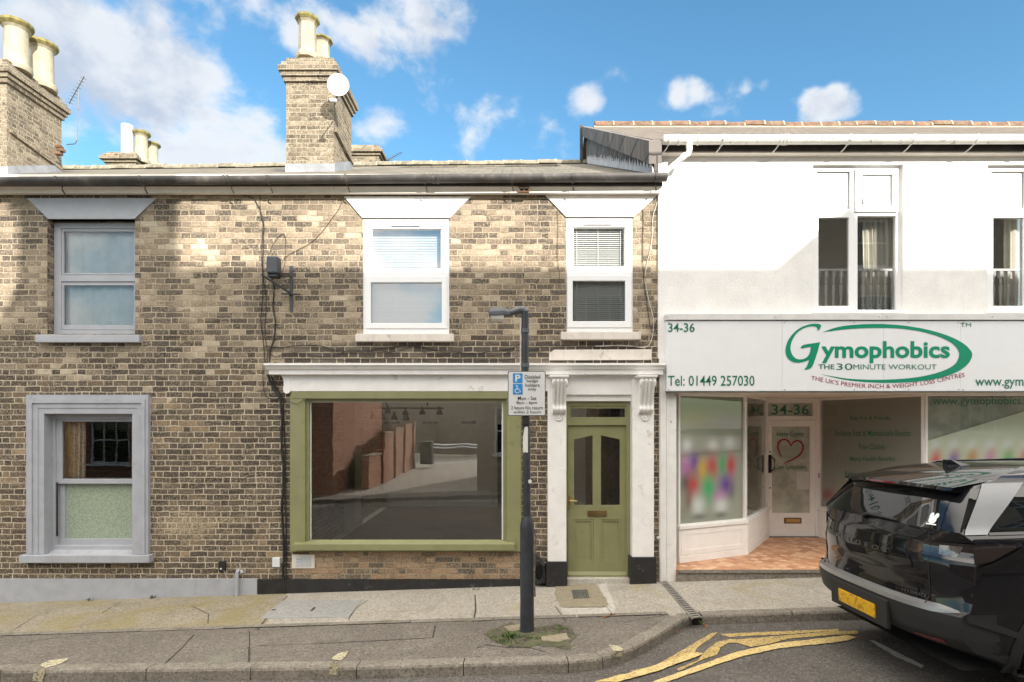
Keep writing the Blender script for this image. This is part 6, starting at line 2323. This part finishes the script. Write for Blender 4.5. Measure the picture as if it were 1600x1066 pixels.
mb.grid(lambda u, v: (.25 + 4.2 * u, -.8 + 1.6 * v, .27), 6, 4)
for wx in (WXR, WXF):
    for s_ in (1, -1):
        mb.lathe([(AR + .02, -.0), (AR + .02, .30)], (wx, 0, WZ), 24, 'Y', cap=True) if False else None
        ringy = lambda rr_, y: [Vector((wx + rr_ * math.cos(t), y, max(.25, WZ + rr_ * math.sin(t)))) for t in [2 * math.pi * k / 28 for k in range(28)]]
        mb.loft([ringy(AR + .015, s_ * .90), ringy(AR + .015, s_ * .62)], True, False)
        mb.face(ringy(AR + .015, s_ * .62))
mb.build('underbody', M['dark_void'], car, fix=False)


def patch_s(name, quad, sgn, m, par, out=.004, nu=16, nv=8):
    (x0, z0), (x1, z1), (x2, z2), (x3, z3) = quad       # bottom-left, bottom-right, top-right, top-left
    mb = MB()
    def fn(u, v):
        x = (x0 * (1 - u) + x1 * u) * (1 - v) + (x3 * (1 - u) + x2 * u) * v
        z = (z0 * (1 - u) + z1 * u) * (1 - v) + (z3 * (1 - u) + z2 * u) * v
        return side_pt(x, z, sgn, out)
    mb.grid(fn, nu, nv)
    return mb.build(name, m, par, smooth=True, fix=False, angle=60)


def patch_r(name, quad, m, par, out=.004, nu=24, nv=8):
    mb = MB()
    def fn(u, v):
        (r0, z0), (r1, z1), (r2, z2), (r3, z3) = quad
        r = (r0 * (1 - u) + r1 * u) * (1 - v) + (r3 * (1 - u) + r2 * u) * v
        z = (z0 * (1 - u) + z1 * u) * (1 - v) + (z3 * (1 - u) + z2 * u) * v
        return rear_pt(r, z, out)
    mb.grid(fn, nu, nv)
    return mb.build(name, m, par, smooth=True, fix=False, angle=60)


rw = patch_r('rear_window', [(-.86, 1.275), (.86, 1.275), (.84, 1.575), (-.84, 1.575)], M['car_glass'], car, .005, 30, 8)
# spoiler lip over the rear glass
mb = MB()
rings = []
for k in range(21):
    r = -1 + 2 * k / 20
    y = r * .69
    sw = .08 * abs(r) ** 3
    zc_ = 1.615 - .02 * abs(r) ** 2
    rings.append([Vector((.78, y * .95, 1.652 - .012 * abs(r) ** 3)), Vector((.52 + sw, y, zc_ + .016)), Vector((.265 + sw, y, zc_ - .022)), Vector((.25 + sw, y, zc_ - .045)), Vector((.275 + sw, y, zc_ - .062)), Vector((.45 + sw, y * .98, zc_ - .070))])
mb.loft(rings)
sp = mb.build('spoiler', M['car_black'], car, smooth=True, angle=40)
mb = MB()
mb.grid(lambda u, v: (.246 + .10 * abs((u - .5) * .5) ** 3, (u - .5) * .36, 1.568 + .014 * v), 10, 1)
mb.build('brake_light', M['lamp_red'], sp, fix=False)
for s_ in (-1, 1):
    # rear pillar and side glass with the broad satin band
    patch_s('quarter_window', [(.235, 1.275), (.25, 1.275), (.53, 1.565), (.44, 1.565)], s_, M['car_glass'], car, .004)
    patch_s('window_band', [(.25, 1.258), (.41, 1.258), (.84, 1.60), (.54, 1.60)], s_, M['car_satin'], car, .010, 10, 12)
    patch_s('rear_door_window', [(.43, 1.272), (1.86, 1.272), (1.86, 1.565), (.81, 1.575)], s_, M['car_glass'], car, .004)
    patch_s('front_door_window', [(1.92, 1.272), (3.10, 1.272), (2.58, 1.54), (1.92, 1.565)], s_, M['car_glass'], car, .004)
    patch_s('belt_trim', [(.42, 1.252), (3.2, 1.252), (3.2, 1.27), (.43, 1.27)], s_, M['car_black'], car, .008, 20, 2)
    # tail lamp: rear part and side part
    tl_ = patch_r('tail_light', [(.58 * s_, 1.09), (1.0 * s_, 1.06), (1.0 * s_, 1.195), (.56 * s_, 1.175)], M['lamp_smoke'], car, .010, 12, 6)
    patch_s('tail_light_side', [(.27, 1.06), (.40, 1.08), (.62, 1.195), (.27, 1.195)], s_, M['lamp_smoke'], tl_, .008, 14, 6)
    patch_r('reversing_light', [(.80 * s_, 1.10), (.90 * s_, 1.09), (.93 * s_, 1.17), (.80 * s_, 1.165)], M['lamp_clear'], tl_, .0125, 4, 2)
    patch_s('lamp_trim', [(.27, 1.03), (.40, 1.01), (.66, 1.19), (.42, 1.075)], s_, M['car_black'], car, .016, 12, 4)
    # bumper corner, reflector, arches
    patch_r('reflector', [(.60 * s_, .455), (.86 * s_, .455), (.86 * s_, .49), (.62 * s_, .48)], M['lamp_red'], bp, .006, 8, 2)
    mb = MB()
    for wx in (WXR, WXF):
        rings = []
        for k in range(25):
            t = R(-12 + 204 * k / 24)
            a = Vector((math.cos(t), 0, math.sin(t)))
            pin, pout = (AR - .012), (AR + .065)
            q0 = Vector((wx + a.x * pin, 0, WZ + a.z * pin)); q1 = Vector((wx + a.x * pout, 0, WZ + a.z * pout))
            z0_, z1_ = max(.26, q0.z), max(.26, q1.z)
            y0_ = side_pt(q0.x, z0_, s_, .014).y; y1_ = side_pt(q1.x, z1_, s_, .010).y
            rings.append([Vector((q0.x, y0_ - s_ * .06, z0_)), Vector((q0.x, y0_, z0_)), Vector((q1.x, y1_, z1_)), Vector((q1.x, y1_ - s_ * .03, z1_))])
        mb.loft(rings, False, False)
        mb.build('arch_trim', M['car_plastic'], car, smooth=True, angle=40)
        mb = MB()
    patch_s('sill_trim', [(1.35, .30), (3.35, .30), (3.35, .46), (1.35, .46)], s_, M['car_plastic'], car, .012, 12, 3)
    mb = MB()
    mb.tube([(1.05, s_ * .555, 1.665), (1.15, s_ * .56, 1.692), (2.0, s_ * .56, 1.69), (2.2, s_ * .54, 1.655)], .013, 8)
    mb.build('roof_rail', M['car_black'], car, smooth=True)
    for wx in (WXR, WXF):
        mb = MB()
        mb.lathe([(.22, -.10), (WR - .02, -.10), (WR, -.08), (WR, .08), (WR - .02, .10), (.22, .10)], (wx, s_ * .80, WZ), 36, 'Y')
        wh = mb.build('wheel', M['tyre'], car, smooth=True, angle=40)
        mb = MB()
        yq = s_ * .905
        for k in range(5):
            a = 2 * math.pi * k / 5
            d = Vector((math.cos(a), 0, math.sin(a))); e = Vector((-d.z, 0, d.x))
            c0 = Vector((wx, yq, WZ))
            mb.prism([c0 + d * .04 - e * .035, c0 + d * .225 - e * .05, c0 + d * .225 + e * .05, c0 + d * .04 + e * .035], (0, -s_ * .03, 0))
        mb.lathe([(.235, 0), (.215, 0), (.215, -.05 * s_), (.235, -.05 * s_)], (wx, yq, WZ), 30, 'Y')
        mb.lathe([(.06, 0), (.05, .012 * s_)], (wx, yq, WZ), 16, 'Y')
        mb.build('rim', M['car_silver'], wh)
    mb = MB()
    mb.box(2.98, 3.14, s_ * .95 - .0, s_ * 1.12, 1.20, 1.33)
    mb.build('door_mirror', M['car_black'], car, bevel=.035)
    mb = MB()
    mb.tube([side_pt(x_, 1.145, s_, .02) for x_ in (1.05, 1.12, 1.22, 1.27)], .014, 6)
    mb.tube([side_pt(x_, 1.145, s_, .02) for x_ in (2.02, 2.1, 2.2, 2.27)], .014, 6)
    mb.build('door_handles', M['car_black'], car, smooth=True)
    mb = MB()
    for x_ in (.99, 1.90, 3.08):
        zz = [.42 + .06 * k for k in range(14)]
        P_ = [side_pt(x_ + (.12 * max(0, (.95 - z_)) if x_ < 1 else 0), z_, s_, .0025) for z_ in zz if (x_ > 1 or z_ > .8)]
        mb.tube(P_, .004, 4)
    mb.build('door_gaps', M['dark_void'], car)
    mb = MB()
    mb.tube([rear_pt(s_ * .74, z_, .002) for z_ in (.70, .78, .86, .94, 1.02, 1.10, 1.18, 1.24)], .005, 4)
    mb.tube([rear_pt(s_ * .74, 1.245, .002), rear_pt(s_ * .97, 1.235, .002), side_pt(.45, 1.225, s_, .002), side_pt(.8, 1.21, s_, .002)], .003, 4)
    mb.build('tailgate_gap', M['dark_void'], car)
# lamp band, creases, bumper strip, plate, wiper, antenna
patch_r('lamp_band', [(-.62, 1.10), (.62, 1.10), (.62, 1.165), (-.62, 1.165)], M['car_glass'], car, .008, 24, 3)
mb = MB()
rings = []
for k in range(41):
    r = -1 + 2 * k / 40
    p = rear_pt(r * .965, .705, .0)
    th = min(1, (1.0 - abs(r)) / .14) ** .7
    dz = .0
    rings.append([Vector((p.x + .06, p.y, .70)), Vector((p.x - .022 * th, p.y, .712 - .022 * th)), Vector((p.x - .016 * th, p.y, .712 + .012 * th)), Vector((p.x + .06, p.y, .712 + .035 * th))])
mb.loft(rings)
mb.build('bumper_strip', M['car_silver'], bp, smooth=True, angle=30)
for s_ in (-1, 1):
    patch_s('bumper_wing', [(.20, .66), (.60, .52), (.60, .56), (.20, .725)], s_, M['car_plastic'], bp, .012, 12, 3)
mb = MB()
rec = []
mb.plate(-.46, .46, .42, .665, -.012, .004, [(-.40, .40, .445, .64)])
mb.M = None
o_ = MB(Matrix(((0, 1, 0, 0), (1, 0, 0, 0), (0, 0, 1, 0), (0, 0, 0, 1))))
o_.box(-.40, .40, -.012, .02, .44, .665)
o_.build('plate_recess', M['car_plastic'], bp, bevel=.008)
o_ = MB(Matrix(((0, 1, 0, 0), (1, 0, 0, 0), (0, 0, 1, 0), (0, 0, 0, 1))))
o_.box(-.26, .26, -.022, -.010, .485, .596)
o_.build('number_plate', M['plate_yellow'], car, bevel=.004)
mb = MB()
w0 = rear_pt(.10, 1.29, .02)
mb.tube([rear_pt(.06, 1.275, .015), rear_pt(.0, 1.30, .03), rear_pt(-.42, 1.295, .022)], [.02, .014, .007], 8)
mb.build('wiper', M['black_plastic'], car, smooth=True)
mb = MB()
AF = -.17
mb.loft([[Vector((.98 + AF, -.03, 1.655)), Vector((.98 + AF, .03, 1.655)), Vector((.97 + AF, .012, 1.745)), Vector((.97 + AF, -.012, 1.745))], [Vector((1.12 + AF, -.035, 1.665)), Vector((1.12 + AF, .035, 1.665)), Vector((1.03 + AF, .01, 1.745)), Vector((1.03 + AF, -.01, 1.745))], [Vector((1.22 + AF, -.01, 1.675)), Vector((1.22 + AF, .01, 1.675)), Vector((1.2 + AF, .005, 1.69)), Vector((1.2 + AF, -.005, 1.69))]])
mb.build('antenna_fin', M['car_black'], car, bevel=.006)
mb = MB()
def car_text(st, r0, r1, z0, z1, out=.005, bold=.01, sp_=1.0):
    add_text(mb, st, lambda u, v: rear_pt(r0 + (r1 - r0) * u, z0 + (z1 - z0) * v, out), bold, sp_)
car_text('PEUGEOT', .40, -.40, 1.035, 1.07, .006, .01, 1.6)
mb.build('badge_lettering', M['letter_chrome'], car, fix=False)
mb = MB()
car_text('HYBRID', -.50, -.72, .765, .787, .006, .01)
mb.build('badge_lettering', M['letter_chrome'], car, fix=False)
mb = MB()
for cr_, cz_, a_, b_ in ((-.775, 1.335, .035, .028), (-.80, 1.365, .018, .018), (-.755, 1.36, .02, .024)):
    mb.face([rear_pt(cr_ + a_ * math.cos(2 * math.pi * k / 16), cz_ + b_ * math.sin(2 * math.pi * k / 16), .009 + .0005 * a_ * 100) for k in range(16)])
mb.face([rear_pt(r_, z_, .0085) for r_, z_ in ((-.73, 1.300), (-.82, 1.300), (-.82, 1.308), (-.73, 1.308))])
mb.build('window_sticker', M['decal_white'], rw, fix=False)
mb = MB()
mb.grid(lambda u, v: (3.62 - 1.12 * v + 0, (-.80 + 1.6 * u) * (1 - .14 * v), 1.215 + .36 * v + .01), 12, 8)
mb.build('windscreen', M['car_glass'], car, fix=False, smooth=True)
mb = MB()
for s_ in (1, -1):
    mb.prism([(4.45, s_ * .55, .80), (4.70, s_ * .80, .80), (4.60, s_ * .86, .92), (4.45, s_ * .60, .92)], (.09, 0, .02))
mb.build('headlights', M['lamp_lens'], car, bevel=.01)
patch_s('fuel_flap', [(.99, .93), (1.13, .93), (1.13, 1.08), (.99, 1.08)], -1, M['car_black'], car, .003, 4, 4)
CARX, CARY = 3.0, 4.95 - 6 - KD
car.location = (CARX, CARY, road_z(CARX, CARY))
car.rotation_euler = (math.atan(-.0277), -math.atan(.032), 0)

# ------------------------------------------------------------------ the other side of the street (seen in the glass, and it shades the fronts)
def row_house(name, label, x0, x1, yf, dep, ze, zr, wins, brick, side_plain=True, chim=None):
    t = thing(name, label, 'building', ((x0 + x1) / 2, yf, 0))
    mb = MB()
    hs = [(a, b, c, d) for a, b, c, d in wins]
    # front faces +y: build mirrored plate
    Mx = Matrix(((1, 0, 0, 0), (0, -1, 0, 2 * yf), (0, 0, 1, 0), (0, 0, 0, 1)))
    mb = MB(Mx)
    mb.plate(x0, x1, -.6, ze, yf, yf + .12, hs)
    mb.build('wall', brick, t)
    mb = MB()
    yb = yf - dep
    ym = yf - dep / 2
    for xx in (x0 + .002, x1 - .102):
        mb.prism([(xx, yf - .121, -.6), (xx, yf - .121, ze - .03), (xx, ym, zr - .08), (xx, yb, ze - .03), (xx, yb, -.6)], (.10, 0, 0))
    mb.box(x0 + .11, x1 - .11, yb, yb + .1, -.6, ze)
    mb.build('side_wall', brick, t)
    mb = MB()
    mb.prism([(x0 - .1, yf + .25, ze - .05), (x0 - .1, ym, zr), (x0 - .1, yb - .2, ze - .05), (x0 - .1, yb - .2, ze - .13), (x0 - .1, ym, zr - .08), (x0 - .1, yf + .25, ze - .13)], (x1 - x0 + .2, 0, 0))
    rf = mb.build('roof', M['roof_slate'], t)
    for a, b, c, d in wins:
        mb = MB(Mx)
        nx = 3 if (b - a) > .8 else 2
        bars = []
        hx = [(a + .05 + (b - a - .1) * i / nx + .012, a + .05 + (b - a - .1) * (i + 1) / nx - .012) for i in range(nx)]
        hz = [(c + .05, (c + d) / 2 - .02), ((c + d) / 2 + .02, d - .05)]
        mb.plate(a, b, c, d, yf + .06, yf + .11, [(q[0], q[1], w_[0], w_[1]) for q in hx for w_ in hz])
        mb.box(a - .06, b + .06, yf - .05, yf + .1, c - .07, c)
        wd = mb.build('window', M['upvc'], t)
        mb = MB(Mx); mb.box(a, b, yf + .112, yf + .118, c, d); mb.build('pane', M['car_glass'], wd)
    return t, rf


tB, rB = row_house('brick_house', 'tallest brown brick house across the street, behind the camera', .30, 14.2, -8.0, 6.0, 7.9, 9.66,
                   [(x_, x_ + 1.15, z_, z_ + 1.6) for z_ in (1.1, 3.6) for x_ in (1.3, 4.0, 6.8, 9.4, 12.2)] + [(x_, x_ + 1.15, 6.05, 7.45) for x_ in (1.3, 4.0, 6.8, 9.25, 12.2)], M['brown_brick'])
mb = MB(); mb.box(.38, 1.90, -11.5, -10.5, 8.5, 11.15); mb.box(.30, 1.98, -11.58, -10.42, 10.7, 10.85); mb.build('chimney', M['chimney_brick'], tB)
mb = MB()
mb.prism([(9.85, -10.4, 9.2), (11.25, -10.4, 9.2), (11.25, -10.4, 9.5), (10.75, -10.4, 10.25), (9.85, -10.4, 9.5)], (0, -1.2, 0))
mb.build('dormer', M['roof_slate'], tB)
row_house('brick_house', 'low brown brick wing beside the tallest house, across the street behind the camera', -1.9, .28, -8.0, 5.0, 6.0, 7.1, [(-1.4, -.4, 1.2, 2.6), (-1.4, -.4, 3.8, 5.2)], M['brown_brick'])
row_house('brick_house', 'low red brick house left of the car park, behind the camera', -24.0, -6.2, -8.0, 6.5, 3.9, 5.2,
          [(-13.6, -12.4, .9, 2.3), (-12.3, -11.6, .9, 2.3), (-17.4, -16.0, .9, 2.3), (-9.2, -8.0, .9, 2.2), (-21, -19.8, .9, 2.3)], M['red_brick'])
row_house('brick_house', 'wide brown brick house at the back of the car park, behind the camera', -13.0, 6.0, -36.0, 7.0, 6.0, 8.6,
          [(x_, x_ + 1.4, z_, z_ + 1.3) for z_ in (1.0, 3.9) for x_ in (-11, -8, -5, -2, 1, 4)], M['brown_brick'])
# red garden wall stepping back, bin, fence, guard rail
gw_ = thing('garden_wall', 'red brick garden wall along the left of the car park behind the camera', 'wall', (-5.5, -13, .15))
mb = MB()
for k, (ya, yb_, zt_) in enumerate(((-9.2, -11.4, 1.05), (-11.41, -13.4, 1.75), (-13.41, -15.4, 1.9), (-15.41, -17.6, 2.05))):
    mb.box(-5.65, -5.42, yb_, ya, .0, zt_)
    mb.box(-5.72, -5.35, yb_, yb_ + .4, .0, zt_ + .14)
mb.build('brickwork', M['red_brick'], gw_)
mb = MB()
for k, (ya, yb_, zt_) in enumerate(((-9.2, -11.4, 1.05), (-11.41, -13.4, 1.75), (-13.41, -15.4, 1.9), (-15.41, -17.6, 2.05))):
    mb.box(-5.68, -5.39, yb_ + .41, ya, zt_ + .002, zt_ + .06)
mb.build('coping', M['cement_patch'], gw_)
wb = thing('wheelie_bin', 'dark wheeled bin at the end of the red garden wall behind the camera', 'bin', (-4.9, -18.2, .15))
mb = MB(); mb.loft([[Vector((-5.15, -18.4, .2)), Vector((-4.65, -18.4, .2)), Vector((-4.65, -17.9, .2)), Vector((-5.15, -17.9, .2))], [Vector((-5.2, -18.5, 1.15)), Vector((-4.6, -18.5, 1.15)), Vector((-4.6, -17.8, 1.15)), Vector((-5.2, -17.8, 1.15))]]); mb.build('bin_body', M['black_plastic'], wb, bevel=.02)
mb = MB(); mb.box(-5.23, -4.57, -18.5, -17.75, 1.152, 1.24); mb.build('lid', M['box_grey'], wb, bevel=.03)
mb = MB(); mb.lathe([(.1, -.25), (.1, .25)], (-4.9, -18.42, .25), 14, 'X'); mb.build('wheels', M['tyre'], wb)
fn_ = thing('fence', 'close boarded brown timber fence across the back of the car park behind the camera', 'fence', (-2, -27, .15))
mb = MB()
r = random.Random(3)
x = -9.0
while x < 5:
    mb.box(x, x + .118, -27.02 + r.uniform(-.008, .008), -27.0, .15, 2.05 + r.uniform(-.02, .02)); x += .12
mb.build('boards', simple('fence_timber', (.26, .21, .15), .85, var=.3, vs=3), fn_)
for x in (-8.5, -5.5, -2.5, .5, 3.5):
    mb = MB(); mb.box(x - .05, x + .05, -26.99, -26.88, .15, 2.12); mb.build('post', M['brown_brick'] if False else simple('post_timber', (.14, .11, .08), .85), fn_)
gr_ = thing('guard_rail', 'galvanised guard rail before the timber fence behind the camera', 'guard rail', (-2, -26, .15))
mb = MB(); mb.prism([(-6.5, -26.0, .55), (-6.5, -25.94, .60), (-6.5, -26.0, .68), (-6.5, -25.94, .76), (-6.5, -26.0, .82), (-6.5, -26.03, .82), (-6.5, -26.03, .55)], (10, 0, 0)); mb.build('rail', M['steel'], gr_)
for x in (-6, -3, 0, 3):
    mb = MB(); mb.box(x - .05, x + .05, -26.15, -26.04, .15, .85); mb.build('post', M['steel'], gr_)

def bush(name, label, c, rad, n, m, seed):
    t = thing(name, label, 'shrub', c)
    r = random.Random(seed)
    mb = MB()
    for _ in range(n):
        u = Vector((r.gauss(0, 1), r.gauss(0, 1), r.gauss(0, 1))).normalized() * r.uniform(.55, 1.0)
        p = Vector((c[0] + u.x * rad[0], c[1] + u.y * rad[1], c[2] + rad[2] * .9 + u.z * rad[2]))
        a = Vector((r.gauss(0, 1), r.gauss(0, 1), r.gauss(0, 1))).normalized() * .05
        b = a.cross(Vector((r.gauss(0, 1), r.gauss(0, 1), r.gauss(0, 1)))).normalized() * .025
        mb.face([p - a, p + b, p + a, p - b])
    mb.build('foliage', m, t, fix=False)
    mb = MB()
    for k in range(9):
        e = Vector((r.uniform(-.6, .6) * rad[0], r.uniform(-.6, .6) * rad[1], rad[2] * r.uniform(1.5, 2.1)))
        mb.tube([Vector(c), Vector(c) + e * .5 + Vector((0, 0, .1)), Vector(c) + e], [.02, .012, .005], 5)
    mb.build('stems', M['dark_board'], t)
    return t


bush('shrub', 'grey green shrub at the foot of the red brick house behind the camera', (-6.0, -10.3, .0), (.35, .9, .55), 1500, M['grass'], 3)
bush('shrub', 'thin bare shrub above the red garden wall behind the camera', (-6.0, -13.6, .0), (.3, .7, 1.1), 260, M['leaf_dead'], 4)

# everything across the street stands farther off with the wider carriageway
for o in COL.objects:
    if o.parent is None and (o.name.split('.')[0] in ('brick_house', 'garden_wall', 'wheelie_bin', 'fence', 'guard_rail', 'shrub')):
        o.location += Vector((.87, -1.45, .75 if o.name == 'brick_house' else .0))

# repeats share a group
GR = {'cable': 'cables clipped to the brick fronts', 'window_blind': 'venetian blinds upstairs', 'balustrade': 'balustrades behind the upstairs windows', 'curtain': 'curtains behind windows',
      'tv_aerial': 'aerials over the roofs', 'brick_house': 'houses across the street', 'sticker': 'stickers on the lamp post', 'air_vent': None}
for o in COL.objects:
    k = o.name.split('.')[0]
    if o.parent is None and GR.get(k):
        o['group'] = GR[k]
